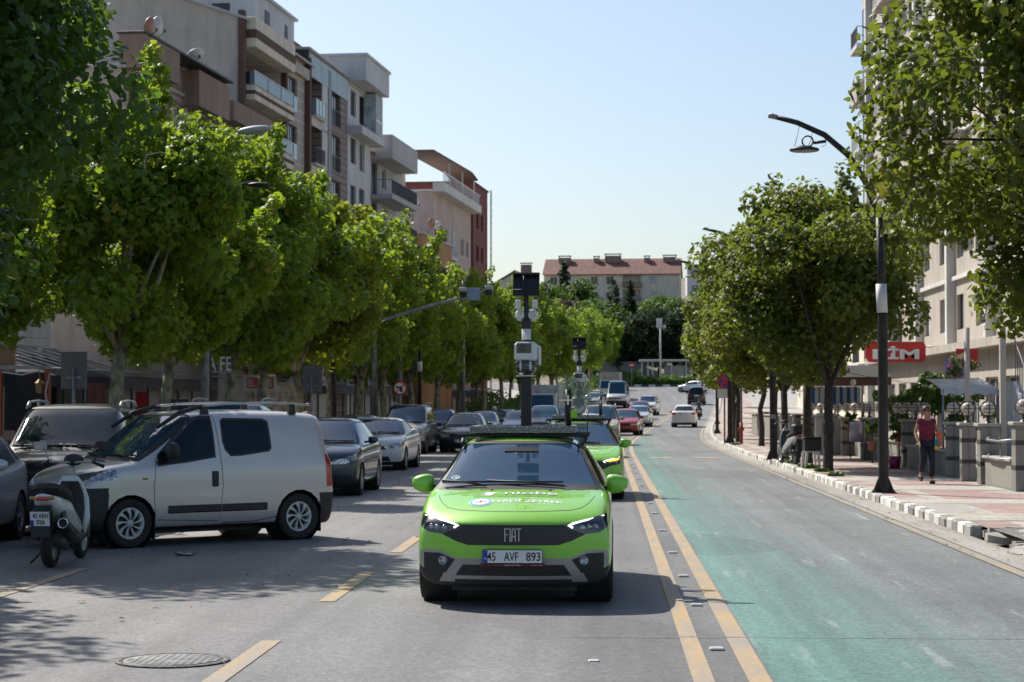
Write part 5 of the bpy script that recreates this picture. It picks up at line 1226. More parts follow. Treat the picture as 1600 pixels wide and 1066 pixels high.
def perforated():
    m, nt, b, out = newmat('tread_plate'); v = coords(nt, (1, 1, 1)); w1 = N(nt, 'ShaderNodeTexVoronoi'); w1.inputs['Scale'].default_value = 42; nt.links.new(v, w1.inputs['Vector'])
    nt.links.new(ramp(nt, w1.outputs['Distance'], [(.18, (.36, .37, .36)), (.4, (.16, .17, .16))]), b.inputs['Base Color']); b.inputs['Metallic'].default_value = .8; b.inputs['Roughness'].default_value = .38; bump(nt, b, w1.outputs['Distance'], .8, -.004); return m
M_TREAD = perforated(); CAMW = simple('camera_white', (.58, .59, .58), .35, var=.05); MASTB = simple('mast_black', (.008, .008, .009), .45)
TIPO_FRONT = [
 ('front', [(.825, .826), (.447, .738), (.50, .698), (.56, .684), (.63, .652), (.76, .668), (.84, .715)], 20, True),
 ('front', [(-.45, .740), (.45, .740), (.50, .698), (.60, .676), (.63, .650), (.52, .598), (.40, .560), (-.40, .560), (-.52, .598), (-.63, .650), (-.60, .676), (-.50, .698)], 21, False),
 ('front', [(.80, .488), (.655, .486), (.515, .430), (.600, .312), (.80, .345)], 23, True),
 ('front', [(-.447, .388), (.447, .388), (.513, .290), (-.513, .290)], 24, False),
 ('front', [(-.54, .10), (.54, .10), (.515, .258), (-.515, .258)], 2, False),
 ('front', [(.842, .375), (.838, .500), (.80, .517), (.655, .513), (.50, .446), (.60, .312)], 25, True),
 ('front', [(-.50, .446), (.50, .446), (.615, .316), (.66, .232), (-.66, .232), (-.615, .316)], 25, False),
 ('front', [(.98, .415), (.86, .385), (.80, .350), (.615, .318), (.66, .10), (.98, .10)], 2, True),
 ('front', [(-.68, .10), (.68, .10), (.68, .232), (-.68, .232)], 2, False),
 ('front', stroke([(-.50, .856), (-.25, .849), (0, .847), (.25, .849), (.50, .856)], .007), 3, False),
 ('front', stroke([(.50, .856), (.60, .872), (.66, .905), (.70, .94), (.735, .975)], .007), 3, True),
]
TIPO = dict(L=4.37, W=1.79, H=1.48, zb=.19, sc=1.14, zc=1.02, r0=1.98, r1=3.55, sg=4.15, zd=1.0, belt=(.96, 1.04), wt=.615, zh=(.745, .800, .868), wr=.325, wx=(.93, 3.57), pillar=2.5, clad=True,
 front=TIPO_FRONT, k=.24, parts=[(23, 'fog_lamp_pocket*', BLACKP), (24, 'lower_grille', M_GRILLE), (25, 'bumper_trim', SILVER)], grillemat=M_GRILLE, lampmat=DARKLAMP, my=1.50, mz=1.035, mx=.80, ms=(.108, .07, .088), w0=.93, nose=[(.19, .07), (.30, .01), (.5, 0), (.66, .015), (.75, .03), (1.1, .05)],
 gaps=[[(1.35, .40), (1.35, .93)], [(2.5, .33), (2.5, .98)], [(3.25, .62), (3.32, 1.0)]], gapmat=simple('panel_gap', (.03, .07, .02), .6), wipers=((-.72, -.30), (-.30, .42)))
def survey_gear(q, first):
    root = q['root']; cy = q['cy']; H = q['H']; inv = root.matrix_basis
    def at(x, s, z): return inv @ Vector((x, s-cy, z))
    rzz = root.rotation_euler.z; w_ = 'front' if first else 'second'
    rk = thing('roof_rack', 'tread plate roof rack with black crossbars on the %s green car' % w_, 'roof rack', at(0, 2.75, H+.02), rzz)
    a = MB(); a.box(-.52, .52, -.66, -.60, .015, .085, .004); a.box(-.52, .52, .60, .66, .015, .085, .004); a.box(-.52, -.46, -.599, .599, .015, .085, .004); a.box(.46, .52, -.599, .599, .015, .085, .004); a.box(-.455, .455, -.595, .595, .02, .032); a.build('tray', M_TREAD, rk)
    for yy in (-.52, .55):
        a = MB(); a.box(-.655, .655, yy-.03, yy+.03, -.022, .012, .006); a.build('crossbar', MASTB, rk)
        for sx in (-1, 1): a = MB(); a.box(sx*.60-.03, sx*.60+.03, yy-.04, yy+.04, -.075, -.023, .006); a.build('foot', MASTB, rk)
    for sx in (-1, 1): a = MB(); a.tube([(sx*.585, -.80, -.07), (sx*.59, -.6, -.028), (sx*.595, 0, -.01), (sx*.59, .7, -.03)], .02, 8); r_ = a.build('roof_rail', BLACKP, root); r_.location = (0, 2.75-cy, H+.0)
    ms = thing('camera_mast', 'black mast with white dome camera and twin spotlights on the %s green car' % w_, 'camera mast', at(.01, 2.80, H+.055), rzz)
    a = MB(); a.box(-.052, .052, -.052, .052, 0, .92, .006); a.build('pole', MASTB, ms); a = MB(); a.box(-.10, .10, -.10, .10, 0, .012); a.build('foot_plate', MASTB, ms)
    a = MB(); a.box(-.12, .115, -.13, .09, .70, .90, .03); a.box(.116, .15, -.08, .08, .66, .86, .015); hd = a.build('camera_housing', CAMW, ms)
    a = MB(); a.box(-.095, .055, -.142, -.131, .785, .885, .004); a.lathe([(.0, -.150), (.03, -.149), (.035, -.143)], (-.03, 0, .835), 'y', 16); a.build('lens_window', DARKLAMP, hd)
    a = MB(); a.ell((-.005, -.03, .655), (.112, .105, .105), 24, 14); a.box(-.11, .11, -.12, .07, .66, .712, .02); dm = a.build('dome', DARKLAMP, ms)
    a = MB(); a.lathe([(.088, .552), (.10, .548), (.10, .56)], (-.005, -.03, 0), 'z', 20); 
    for sx in (-.055, .045): a.ell((sx, -.125, .655), (.012, .012, .05), 8, 6)
    a.build('infrared_lamp', CAMW, dm)
    a = MB(); a.lathe([(.045, .90), (.048, 1.03), (.03, 1.04)], n=16); a.tube([(0, -.04, .93), (0, -.04, 1.0)], .02, 8); a.build('neck', CAMW, ms)
    a = MB(); a.box(-.045, .045, -.045, .045, 1.035, 1.135, .006); a.box(-.025, .025, -.02, .02, 1.136, 1.42, .003); a.build('upper_pole', MASTB, ms)
    for sx in (-1, 1):
        a = MB(); a.lathe([(.0, -.05), (.035, -.05), (.058, -.03), (.062, .01), (.045, .05), (.0, .06)], (sx*.056, .03, 1.175), 'y', 24); a.box(sx*.085-.03, sx*.085+.03, -.03, .03, 1.24, 1.33, .01); a.lathe([(.045, -.03), (.05, .03)], (sx*.10, -.02, 1.20), 'y', 16); a.build('spotlight', CAMW, ms)
    a = MB(); z0 = 1.37; a.add([(-.135, -.10, z0), (.135, -.10, z0), (.135, .02, z0+.22), (-.135, .02, z0+.22), (-.135, -.08, z0-.006), (.135, -.08, z0-.006), (.135, .035, z0+.215), (-.135, .035, z0+.215)], [(0, 1, 2, 3), (7, 6, 5, 4), (0, 4, 5, 1), (1, 5, 6, 2), (2, 6, 7, 3), (3, 7, 4, 0)])
    a.box(-.137, .137, -.03, .05, z0+.216, z0+.24, .004); a.tube([(-.135, -.11, z0+.06), (.135, -.11, z0+.06)], .004, 6); a.tube([(-.02, -.06, z0-.1), (-.02, -.10, z0+.1), (-.03, .0, z0+.24)], .006, 6)
    for k in range(9): a.box(-.125+k*.031, -.121+k*.031, -.105, -.101, z0, z0+.012)
    a.build('lamp_panel', MASTB, ms)
    pl = thing('antenna_post', 'short black post %s on the %s green car' % ('carrying the clear dish' if first else 'right of the mast', w_), 'post', at(.43, 3.10, H+.055), rzz)
    a = MB(); a.tube([(0, 0, 0), (0, 0, .42)], .035, 12); a.build('pole', MASTB, pl); a = MB(); a.box(-.09, .05, -.05, -.036, .30, .315); a.box(-.09, .05, .036, .05, .30, .315); a.box(-.01, .01, -.06, .06, .26, .36); a.build('clamp', CHROME, pl)
    a = MB(); a.tube([(.20, -.50, -.02), (.21, -.45, .16), (.18, -.1, .30)], .006, 6); a.build('cable', MASTB, pl)
    if first:
        m, nt, b, out = newmat('clear_dish'); v = coords(nt); vo = N(nt, 'ShaderNodeTexVoronoi'); vo.inputs['Scale'].default_value = 60; nt.links.new(v, vo.inputs['Vector'])
        b.inputs['Base Color'].default_value = (.22, .27, .24, 1); b.inputs['Roughness'].default_value = .12; b.inputs['Coat Weight'].default_value = .6; nt.links.new(ramp(nt, vo.outputs['Distance'], [(.15, .95), (.28, .30)]), b.inputs['Alpha'])
        ds = thing('clear_dish', 'round see-through speckled dish with a green tag behind the short post', 'dish', at(.50, 3.14, H+.34), rzz)
        a = MB(); a.lathe([(.0, .02), (.05, .015), (.12, -.005), (.185, -.03), (.19, -.03), (.12, .0), (.05, .021), (.0, .026)], (-.04, .02, .06), 'y', 40); a.build('disc', m, ds)
        a = MB(); a.lathe([(.0, .09), (.06, .05), (.125, -.03), (.13, -.03)], (.14, -.02, -.03), 'y', 32); a.build('cone', m, ds)
        a = MB(); a.ell((.14, -.07, .045), (.04, .03, .035), 12, 8); a.tube([(.14, -.06, .03), (.10, -.05, -.06), (.04, -.04, -.17)], .012, 8); a.build('arm', simple('clear_plastic', (.32, .36, .33), .15, .2), ds)
        a = MB(); a.box(-.045, .025, -.072, -.066, -.16, -.085, .003); a.build('tag', simple('lime_tag', (.30, .62, .03), .5), ds)
def tipo_detail(q, first):
    root = q['root']; cy = q['cy']
    # daytime running lamp strips
    bv = bvh_of(q)
    bm = q['bm']
    for sgn in (-1, 1):
        m = MB(); P0 = [(.80, .808, .155), (.65, .776, .10), (.53, .748, .062), (.49, .730, .055), (.525, .712, .055)]
        hlp = [o for o in root.children if o.name.startswith('headlight') and sum(v.co.x for v in o.data.vertices)*sgn > 0]
        hb = BVHTree.FromPolygons([v.co for v in hlp[0].data.vertices], [tuple(p.vertices) for p in hlp[0].data.polygons]) if hlp else bv
        pts = []
        for x, z, _ in P0:
            h = hb.ray_cast(Vector((sgn*x, -cy-3, z)), Vector((0, 1, 0)))
            if h[0] is None: h = hb.find_nearest(Vector((sgn*x, -cy+.08, z)))
            pts.append(h[0]+Vector((0, -.004, 0)))
        m.tube(pts, [.006, .008, .009, .013, .010], 8); m.build('running_light', emit('running_lamp', (.93, .96, 1.0), 1.6), hlp[0])
        m = MB()
        for (x, z) in ((.70, .725), (.62, .715), (.77, .74)):
            h = hb.find_nearest(Vector((sgn*x, -cy+.10, z))); c = h[0]+Vector((0, .004, 0)); m.ell(c, (.03, .012, .024), 14, 8)
        m.build('projector', LAMP, hlp[0])
        pk = [o for o in root.children if o.name.startswith('fog_lamp_pocket') and sum(v.co.x for v in o.data.vertices)*sgn > 0][0]
        pb = BVHTree.FromPolygons([v.co for v in pk.data.vertices], [tuple(p.vertices) for p in pk.data.polygons]); h = pb.find_nearest(Vector((sgn*.675, -cy, .415)))[0]
        m = MB(); m.lathe([(.038, .0), (.040, -.018), (.034, -.02), (.030, -.008), (0, -.012)], h, 'y', 20); m.build('fog_lamp', LAMP, pk)
    gb = [o for o in root.children if o.name.startswith('grille')][0]; gv = BVHTree.FromPolygons([v.co for v in gb.data.vertices], [tuple(p.vertices) for p in gb.data.polygons])
    yg = gv.ray_cast(Vector((0.02, -5, .65)), Vector((0, 1, 0)))[0]; yg = yg.y if yg else -cy
    # badge letters, tall and narrow
    m = MB(); hh = .058; x = -.068; t = .0085; zc_ = .652
    def bar(a, b, w=t): 
        dx, dz = b[0]-a[0], b[1]-a[1]; l = math.hypot(dx, dz); nx, nz = -dz/l*w/2, dx/l*w/2
        m.add([(a[0]+nx, -.012, a[1]+nz), (b[0]+nx, -.012, b[1]+nz), (b[0]-nx, -.012, b[1]-nz), (a[0]-nx, -.012, a[1]-nz), (a[0]+nx, .0, a[1]+nz), (b[0]+nx, 0, b[1]+nz), (b[0]-nx, 0, b[1]-nz), (a[0]-nx, 0, a[1]-nz)], [(0, 1, 2, 3), (7, 6, 5, 4), (0, 4, 5, 1), (1, 5, 6, 2), (2, 6, 7, 3), (3, 7, 4, 0)])
    bar((-.070, -hh), (-.070, hh)); bar((-.066, hh-.005), (-.036, hh-.005)); bar((-.066, .004), (-.042, .004)); bar((-.024, -hh), (-.024, hh))
    bar((-.009, -hh), (-.004, hh)); bar((.023, -hh), (.018, hh)); bar((-.004, hh-.005), (.018, hh-.005)); bar((-.006, -.014), (.020, -.014)); bar((.030, hh-.005), (.076, hh-.005)); bar((.053, -hh), (.053, hh-.01))
    m.M = Matrix.Identity(4); o = m.build('badge', simple('badge_metal', (.5, .5, .5), .3, .6), gb); o.location = (0, yg-.004, zc_)
    # plate with dealer strip
    pz_ = .468; pc = plate(root, -cy-.045, pz_, [('45', -.185, .075), ('AVF', -.012, .125), ('893', .182, .125)] if first else [('45', -.185, .075), ('AVF', -.012, .125), ('894', .182, .125)]) if first else plate(root, -cy-.045, pz_, [])
    a = MB(); a.box(-.285, .285, -.006, .045, -.085, -.063, .003); a.build('dealer_strip', DARKRED, pc); text(pc, 'SENDİL', (0, -.0075, -.074), (R(90), 0, 0), .15, .013, WHITEINK); text(pc, 'www.sendil', (.21, -.0075, -.074), (R(90), 0, 0), .09, .007, WHITEINK); text(pc, 'TR', (-.238, -.0095, -.018), (R(90), 0, 0), .022, .017, WHITEINK)
    a = MB(); a.box(-.25, .25, .012, .10, -.05, .05); a.build('plate_carrier', BLACKP, pc)
    # bonnet lettering
    drape(q, 'niobe', .13, .80-cy, .48, .13, simple('grey_print', (.26, .30, .30), .5), 'bonnet_lettering', .0030, .012)
    drape(q, 'niobe', .134, .805-cy, .48, .13, WHITEINK, 'bonnet_lettering', .0055, .0)
    drape(q, 'TEKNOLOJİ VE DİJİTAL BELEDİYECİLİK', .13, .665-cy, .60, .035, simple('ink_grey', (.05, .09, .06), .5), 'bonnet_lettering')
    drape(q, 'FERDİ ZEYREK', .115, .50-cy, .64, .10, WHITEINK, 'bonnet_lettering', .003, .018)
    drape(q, 'MANİSA BÜYÜKŞEHİR BELEDİYE', .115, .405-cy, .46, .032, WHITEINK, 'bonnet_lettering'); drape(q, 'BAŞKANI', .115, .350-cy, .14, .03, WHITEINK, 'bonnet_lettering')
    drape(q, 'HALKIN', .115, .60-cy, .10, .022, WHITEINK, 'bonnet_lettering')
    # diamond mark: folded paper shape
    a = MB(); a.add([(-.40, .70, 0), (-.22, .66, 0), (-.14, .84, 0), (-.26, .875, 0)], [(0, 1, 2, 3)]); b = a.mesh('m', WHITEINK); drape(q, '', -.28, .78-cy, .21, .16, WHITEINK, 'bonnet_mark', .003, me=b)
    a = MB(); a.add([(0, 0, 0), (1, .3, 0), (.8, .8, 0)], [(0, 1, 2)]); drape(q, '', -.33, .765-cy, .10, .07, M_GREEN, 'bonnet_mark', .006, me=a.mesh('m', WHITEINK))
    # round town crest: blue ring, white field, three figures
    def disc(r, n=28): return [(r*math.cos(2*math.pi*i/n), r*math.sin(2*math.pi*i/n), 0) for i in range(n)]
    for (r, mt, lf) in ((.5, WHITEINK, .003), (.47, BLUEINK, .0045), (.36, WHITEINK, .006)):
        a = MB(); vs = [(0, 0, 0)]+disc(r); a.add(vs, [(0, i+1, (i+1) % 28+1) for i in range(28)]); drape(q, '', -.31, .47-cy, .215*r/.5, .26*r/.5, mt, 'crest', lf, me=a.mesh('m', mt))
    for dx, dy, s_, mt in ((0, .012, .045, REDINK), (-.035, -.01, .036, BLUEINK), (.035, -.01, .036, BLUEINK), (0, -.04, .03, simple('gold_print', (.6, .42, .05), .5))):
        a = MB(); a.add([(0, 1, 0), (-.7, -.4, 0), (0, -1, 0), (.7, -.4, 0)], [(0, 1, 2, 3)]); drape(q, '', -.31+dx, .47-cy+dy, s_, s_*1.3, mt, 'crest', .0075, me=a.mesh('m', mt))
    # round permit sticker low in the windscreen, washer jets
    ws = [o for o in root.children if o.name.startswith('windscreen')][0]; wv = BVHTree.FromPolygons([v.co for v in ws.data.vertices], [tuple(p.vertices) for p in ws.data.polygons])
    def onglass(x, z):
        h = wv.ray_cast(Vector((x, -6, z)), Vector((0, 1, 0))); return (h[0], h[1]) if h[0] else (Vector((x, -cy+1.4, z)), Vector((0, -.6, .8)))
    c, n = onglass(-.60, 1.105); a = MB(); a.lathe([(.030, .0015), (.042, .0015)], n=24); a.lathe([(.0, .0015), (.018, .0015)], (.005, 0, 0), n=16); o = a.build('permit_sticker', simple('frosted_sticker', (.40, .50, .55), .5), ws); o.location = c+n*.002; o.rotation_euler = n.to_track_quat('Z', 'Y').to_euler()
    c, n = onglass(0, 1.36); a = MB(); a.box(-.16, .16, -.045, .045, 0, .006, .002); o = a.build('sensor_panel', BLACKM, ws); o.location = c+n*.0015; o.rotation_euler = (n.to_track_quat('Z', 'Y').to_euler())
    for x in (-.24, .30):
        h = bv.ray_cast(Vector((x, .98-cy, 3)), Vector((0, 0, -1)))[0]; a = MB(); a.ell((x, .98-cy, h.z+.004), (.014, .02, .008), 8, 6); a.build('washer_jet', BLACKP, root)
def x1(q): tipo_detail(q, True); survey_gear(q, True)
def x2(q): tipo_detail(q, False); survey_gear(q, False)
car('survey_car', 'bright green hatchback nearest the camera, plate 45 AVF 893', 'car', 'hatch', M_GREEN, (-.81, 17.5+2.185, 0), 0, lev=2, near=True, wheelstyle='alloy10', tweak=TIPO, extra=x1)
t2 = dict(TIPO)
def x2b(q):
    x2(q)
    for o in q['root'].children:
        if o.name.startswith('headlight') and sum(v.co.x for v in o.data.vertices) > 0:
            c = sum((v.co for v in o.data.vertices), Vector())/len(o.data.vertices); a = MB(); a.tube([c+Vector((.12, .04, .045)), c+Vector((0, -.035, .025)), c+Vector((-.12, -.06, .0))], .018, 8); a.build('indicator', emit('amber_indicator', (1, .42, .04), 4), o)
car('survey_car', 'second bright green hatchback, half hidden behind the first, amber indicator lit', 'car', 'hatch', M_GREEN, (-.52, 37.2+2.185, 0), 0, lev=2, near=True, wheelstyle='alloy10', tweak=t2, extra=x2b)

# ------------------------------------------------------------------ the other vehicles
PT = dict(silver=paint('paint_silver', (.36, .355, .34), .35, .25), champagne=paint('paint_warm_silver', (.54, .50, .48), .35, .08), black=paint('paint_black', (.012, .015, .022), .3, .08), navy=paint('paint_navy', (.012, .025, .055), .4, .1),
 white=paint('paint_white', (.66, .66, .66), .0, .12), red=paint('paint_red', (.34, .018, .03), .1), crimson=paint('paint_crimson', (.30, .01, .012), .1), beige=paint('paint_beige', (.42, .36, .27), .1, .2), greyblue=paint('paint_greyblue', (.10, .14, .19), .4, .15),
 steel=paint('paint_steel', (.14, .19, .25), .5, .15), grey=paint('paint_grey', (.17, .18, .19), .4, .15), green=paint('paint_greygreen', (.17, .20, .19), .4, .2), pale=paint('paint_pale_silver', (.5, .53, .56), .3, .1))
BLUEGLASS = winscreen('blue_car_glass', (.02, .06, .085))
def put(px, y, dx=0): return (xat(px, y)+dx, y, gz(y))
def traffic(name, label, typ, mat, px, y, rz=0, away=False, **k):
    """px is the image column of the middle of the end that faces the camera"""
    q = dict(BASE); q.update(TYPES[typ]); q.update(k.get('tweak') or {}); h = heading(y)+rz
    c = Vector((xat(px, y), y, 0))+Matrix.Rotation(h, 3, 'Z') @ Vector((0, q['L']/2, 0)); c.z = gz(c.y); cat = k.pop('cat', 'car'); return car(name, label, cat, typ, mat, c, h+(math.pi if away else 0), **k)
# silver grey small van across the parking strip
rear = Vector((xat(457, 26.4), 26.4)); frontw = Vector((xat(208, 24.8), 24.8)); d = (frontw-rear).normalized(); a = math.atan2(d.y, d.x)+math.pi/2   # local nose is -y
nrm = Vector((-d.y, d.x)); nrm = nrm if nrm.y > 0 else -nrm; T = TYPES['fiorino']; mid_s = (T['wx'][0]+T['wx'][1])/2; ctr = (rear+frontw)/2+nrm*.76-d*(T['L']/2-mid_s)
FI = dict(sidewin=[[(1.20, 1.085), (1.72, 1.555), (1.83, 1.60), (2.02, 1.61), (2.02, 1.13), (1.60, 1.075), (1.22, 1.04)], [(2.21, 1.22), (2.18, 1.33), (2.19, 1.56), (2.24, 1.595), (2.80, 1.585), (2.87, 1.555), (2.875, 1.24), (2.84, 1.20), (2.45, 1.155), (2.28, 1.15)]],
 gaps=[[(1.15, .34), (1.12, .75), (1.17, 1.10), (1.62, 1.55), (1.78, 1.63), (2.08, 1.65), (2.11, 1.2), (2.13, .75), (2.08, .30), (1.18, .34)], [(2.13, .27), (2.60, .27), (3.0, .33)]],
 bumper_dark=.76, bd_len=.50, rear_dark=.62, hl=[(.36, .80), (.42, .90), (.93, 1.02), (.93, .88), (.60, .79)], tail_lamp=[(.60, .70), (.60, 1.12), (1.0, 1.14), (1.0, .70)], tl_len=.22, mirrormat=BLACKP, sideglass=GLASS, ms=(.10, .085, .12), mz=1.19, my=1.33, w5=.965, w4=.99, kr=.07, k=.20, bcrease=.15, wt=.70, wipers=((-.62, .0), (.05, .66)))
def xf(q):
    root = q['root']; cy = q['cy']; bv = bvh_of(q)
    def onside(s, z, sg_=1):
        h = bv.ray_cast(Vector((sg_*3, s-cy, z)), Vector((-sg_, 0, 0)))[0]; return h.x if h else sg_*.86
    for sg_ in (1, -1):
        for (a_, b_) in ((1.33, 2.10), (2.12, 2.80)):
            m = MB(); n = 8; vs = []
            for i in range(n+1): s_ = lerp(a_, b_, i/n); x = onside(s_, .47, sg_); vs += [(x+sg_*.002, s_-cy, .415), (x+sg_*.018, s_-cy, .43), (x+sg_*.018, s_-cy, .50), (x+sg_*.002, s_-cy, .515)]
            m.add(vs, [(4*i+k, 4*i+k+1, 4*i+k+5, 4*i+k+4) for i in range(n) for k in range(3)]+[(0, 1, 2, 3), (4*n, 4*n+1, 4*n+2, 4*n+3)]); m.build('rub_strip', BLACKP, root)
        m = MB(); x = onside(2.03, .82, sg_); m.box(x-.01, x+.022*sg_ if sg_ > 0 else x+.01, 1.97-cy, 2.06-cy, .74, .94, .012) if sg_ > 0 else m.box(x-.022, x+.01, 1.97-cy, 2.06-cy, .74, .94, .012)
        m.build('door_handle', BLACKP, root)
        m = MB(); x = onside(1.0, .86, sg_); m.box(min(x-.005*sg_, x+.008*sg_), max(x-.005*sg_, x+.008*sg_), .96-cy, 1.03-cy, .85, .875, .003); m.build('side_marker', simple('amber_lens', (.35, .2, .05), .3), root)
        for wx in q['wx']:
            m = MB(); m.box(sg_*.68, sg_*.82, wx+.345-cy, wx+.36-cy, .10, .38, .003); m.build('mud_flap', RUBBER, root)
        # wind deflector over the door pane
        m = MB(); pts = [(1.20, 1.13), (1.45, 1.36), (1.72, 1.575), (1.85, 1.62), (2.04, 1.625)]; vs = []
        for s_, z in pts:
            x = onside(s_, z+.02, sg_); vs += [(x+sg_*.005, s_-cy, z+.03), (x+sg_*.035, s_-cy, z-.045)]
        m.add(vs, [(2*i, 2*i+1, 2*i+3, 2*i+2) for i in range(len(pts)-1)]); m.build('wind_deflector', simple('smoke_deflector', (.01, .01, .011), .15, coat=.5), root)
    for sg_ in (1, -1):
        m = MB(); xx = sg_*.60; H = 1.72
        m.tube([(xx, 1.30-cy, H-.22), (xx, 1.62-cy, H-.03), (xx, 1.95-cy, H+.055)], [.022, .030, .026], 8); m.mi = 1; m.tube([(xx, 1.93-cy, H+.05), (xx, 2.3-cy, H+.085), (xx, 3.0-cy, H+.10), (xx, 3.62-cy, H+.07)], .017, 8)
        m.mi = 0
        for s_, hh in ((2.0, .05), (3.35, .08)): m.prism([(s_-.07-cy, H-.05), (s_+.05-cy, H-.05), (s_+.02-cy, H+hh), (s_-.05-cy, H+hh)], xx-.022, xx+.022, 'yz')
        m.build('roof_rail', [BLACKP, simple('pale_rail', (.45, .45, .44), .35, .4)], root)
    m = MB(); m.tube([(.05, 1.80-cy, 1.71), (.05, 2.05-cy, 2.05)], .006, 6); m.build('aerial', BLACKP, root)
car('panel_van', 'dusty silver grey small van parked at an angle, nose towards the white scooter', 'van', 'fiorino', PT['champagne'], (ctr.x, ctr.y, 0), a, lev=2, near=True, wheelstyle='hub', tweak=FI, extra=xf, turn=0)
# black van whose windscreen says Furkan
def xd(q):
    root = q['root']; ws = [o for o in root.children if o.name.startswith('windscreen')][0]; wv = BVHTree.FromPolygons([v.co for v in ws.data.vertices], [tuple(p.vertices) for p in ws.data.polygons])
    me = text_mesh('Furkan', 1, 0).copy(); b = bmesh.new(); b.from_mesh(me); xs = [v.co.x for v in b.verts]; ax, bx = min(xs), max(xs)
    for v in b.verts:
        x = (v.co.x-(ax+bx)/2)/(bx-ax)*.42; z = 1.19+v.co.y*.15; x += (v.co.y)*.05; h = wv.ray_cast(Vector((x+.12, -6, z)), Vector((0, 1, 0))); v.co = (h[0]+h[1]*.006) if h[0] else Vector((x+.12, -1.0, z))
    b.to_mesh(me); b.free(); me.materials.clear(); me.materials.append(WHITEINK); mesh_obj('lettering', me, ws)
TALL = dict(zh=(.88, .98, 1.06), sc=.92, zc=1.17, wt=.70, H=1.80)
car('passenger_van', 'black van facing the camera with white script on its windscreen', 'van', 'mpv', PT['black'], (-7.75, 28.9, 0), R(7), lev=2, near=True, rails=True, tweak=dict(TALL, wipers=((-.7, 0), (.02, .7)), pz=.56), glass=GLASS, extra=xd, plates=([('45', -.18, .07), ('ZJ', -.02, .08), ('524', .17, .12)], None), wheelstyle='alloy5')
car('parked_car', 'pale silver car cut off by the left edge of the photo', 'car', 'hatch', PT['pale'], (-8.55, 25.0, 0), R(4), lev=2, near=True, wheelstyle='alloy10')
# white scooter is built below; parked and queueing cars
traffic('parked_van', 'grey green van with pale roof rails behind the silver grey van', 'mpv', PT['green'], 330, 34.5, R(3), cat='van', rails=True, lev=1, tweak=dict(H=1.86))
traffic('hatchback', 'dark navy hatchback with blue windscreen parked right of the silver grey van', 'hatch', PT['navy'], 489, 38.6, R(-1), lev=2, near=True, glass=BLUEGLASS, wheelstyle='alloy5', tweak=dict(L=4.2, W=1.76, H=1.53, zc=1.02, zh=(.74, .82, .90), hl=[(.30, .62), (.36, .68), (.90, .86), (.90, .74), (.62, .64)], wt=.57, bumper_dark=.33, sc=1.05, r0=2.0))
traffic('saloon_car', 'shiny white saloon with chrome nose bar parked behind the navy hatchback', 'sedan', PT['white'], 578, 53.6, R(-2), lev=2, near=True, wheelstyle='alloy10', plates=([('35', -.17, .08), ('CN', -.02, .1), ('384', .17, .12)], None), tweak=dict(W=1.80, H=1.42, zh=(.70, .77, .86), hl=[(.38, .62), (.40, .68), (.93, .80), (.93, .69), (.6, .61)], pz=.42))
traffic('hatchback', 'brown roofed car just behind the white saloon, mostly hidden', 'hatch', paint('paint_brown', (.14, .09, .07), .3), 545, 60, 0)
traffic('passenger_van', 'silver van with roof rails and grey mirror third in the left queue', 'mpv', PT['silver'], 626, 71.5, R(-2), cat='van', rails=True, lev=2, near=True, tweak=dict(W=1.74, H=1.80, bumper_dark=.48))
traffic('hatchback', 'slate blue car between the silver van and the dark blue car', 'hatch', PT['greyblue'], 680, 88, 0, tweak=dict(H=1.6, bumper_dark=.45), lev=2)
traffic('hatchback', 'dark blue car with pale windscreen left of the front car mast', 'hatch', PT['navy'], 720, 74, R(-1), lev=2, near=True, plates=([('45', -.17, .08), ('AK', -.02, .1), ('', .17, .12)], None), glass=glassmat('pale_glass', (.10, .13, .16)))
traffic('hatchback', 'black car behind the dark blue car', 'hatch', PT['black'], 748, 92, 0)
traffic('hatchback', 'teal grey car behind the rider in the white helmet', 'hatch', PT['green'], 782, 112, 0)
traffic('hatchback', 'steel blue car left of the mast behind the rider', 'hatch', PT['steel'], 803, 100, 0, glass=BLUEGLASS)
traffic('pickup_truck', 'dark blue pickup right of the mast in front of the covered lorry', 'suv', PT['navy'], 845, 97, 0, glass=BLUEGLASS, tweak=dict(H=1.75, W=1.85))
traffic('hatchback', 'small blue car seen between the mast and the clear dish', 'hatch', PT['steel'], 868, 128, 0, glass=BLUEGLASS)
traffic('saloon_car', 'white saloon roof showing just behind the second green car', 'sedan', PT['white'], 888, 52, 0)
traffic('hatchback', 'white car between the second green car and the beige van', 'hatch', PT['white'], 914, 66, 0)
traffic('passenger_van', 'beige van behind the second green car', 'mpv', PT['beige'], 937, 86, 0, cat='van', rails=True, lev=2, tweak=dict(W=1.74, H=1.78), lights=True)
traffic('hatchback', 'red hatchback just right of the beige van', 'hatch', PT['crimson'], 973, 112, R(-3), lev=2, tweak=dict(H=1.5))
traffic('saloon_car', 'pale silver saloon with a lit headlamp behind the red hatchback', 'sedan', PT['pale'], 994, 136, R(-2), lit=True, lev=2)
traffic('hatchback', 'faded red car between the silver saloon and the white van', 'hatch', PT['red'], 997, 158, R(-1))
traffic('panel_van', 'white van with dark bumper, farthest right of the oncoming queue', 'fiorino', PT['white'], 1009, 172, R(-3), cat='van', lev=2, tweak=dict(bumper_dark=.55))
traffic('minibus', 'silver minibus with lit headlamps and blue windscreen in the distance', 'minibus', PT['pale'], 963, 196, 0, cat='minibus', lev=2, lit=True, glass=BLUEGLASS, tweak=dict(bumper_dark=.70))
traffic('hatchback', 'silver car left of the distant minibus', 'hatch', PT['pale'], 926, 197, 0, glass=BLUEGLASS, tweak=dict(H=1.55))
traffic('saloon_car', 'grey car behind the distant silver car', 'sedan', PT['grey'], 906, 205, 0)
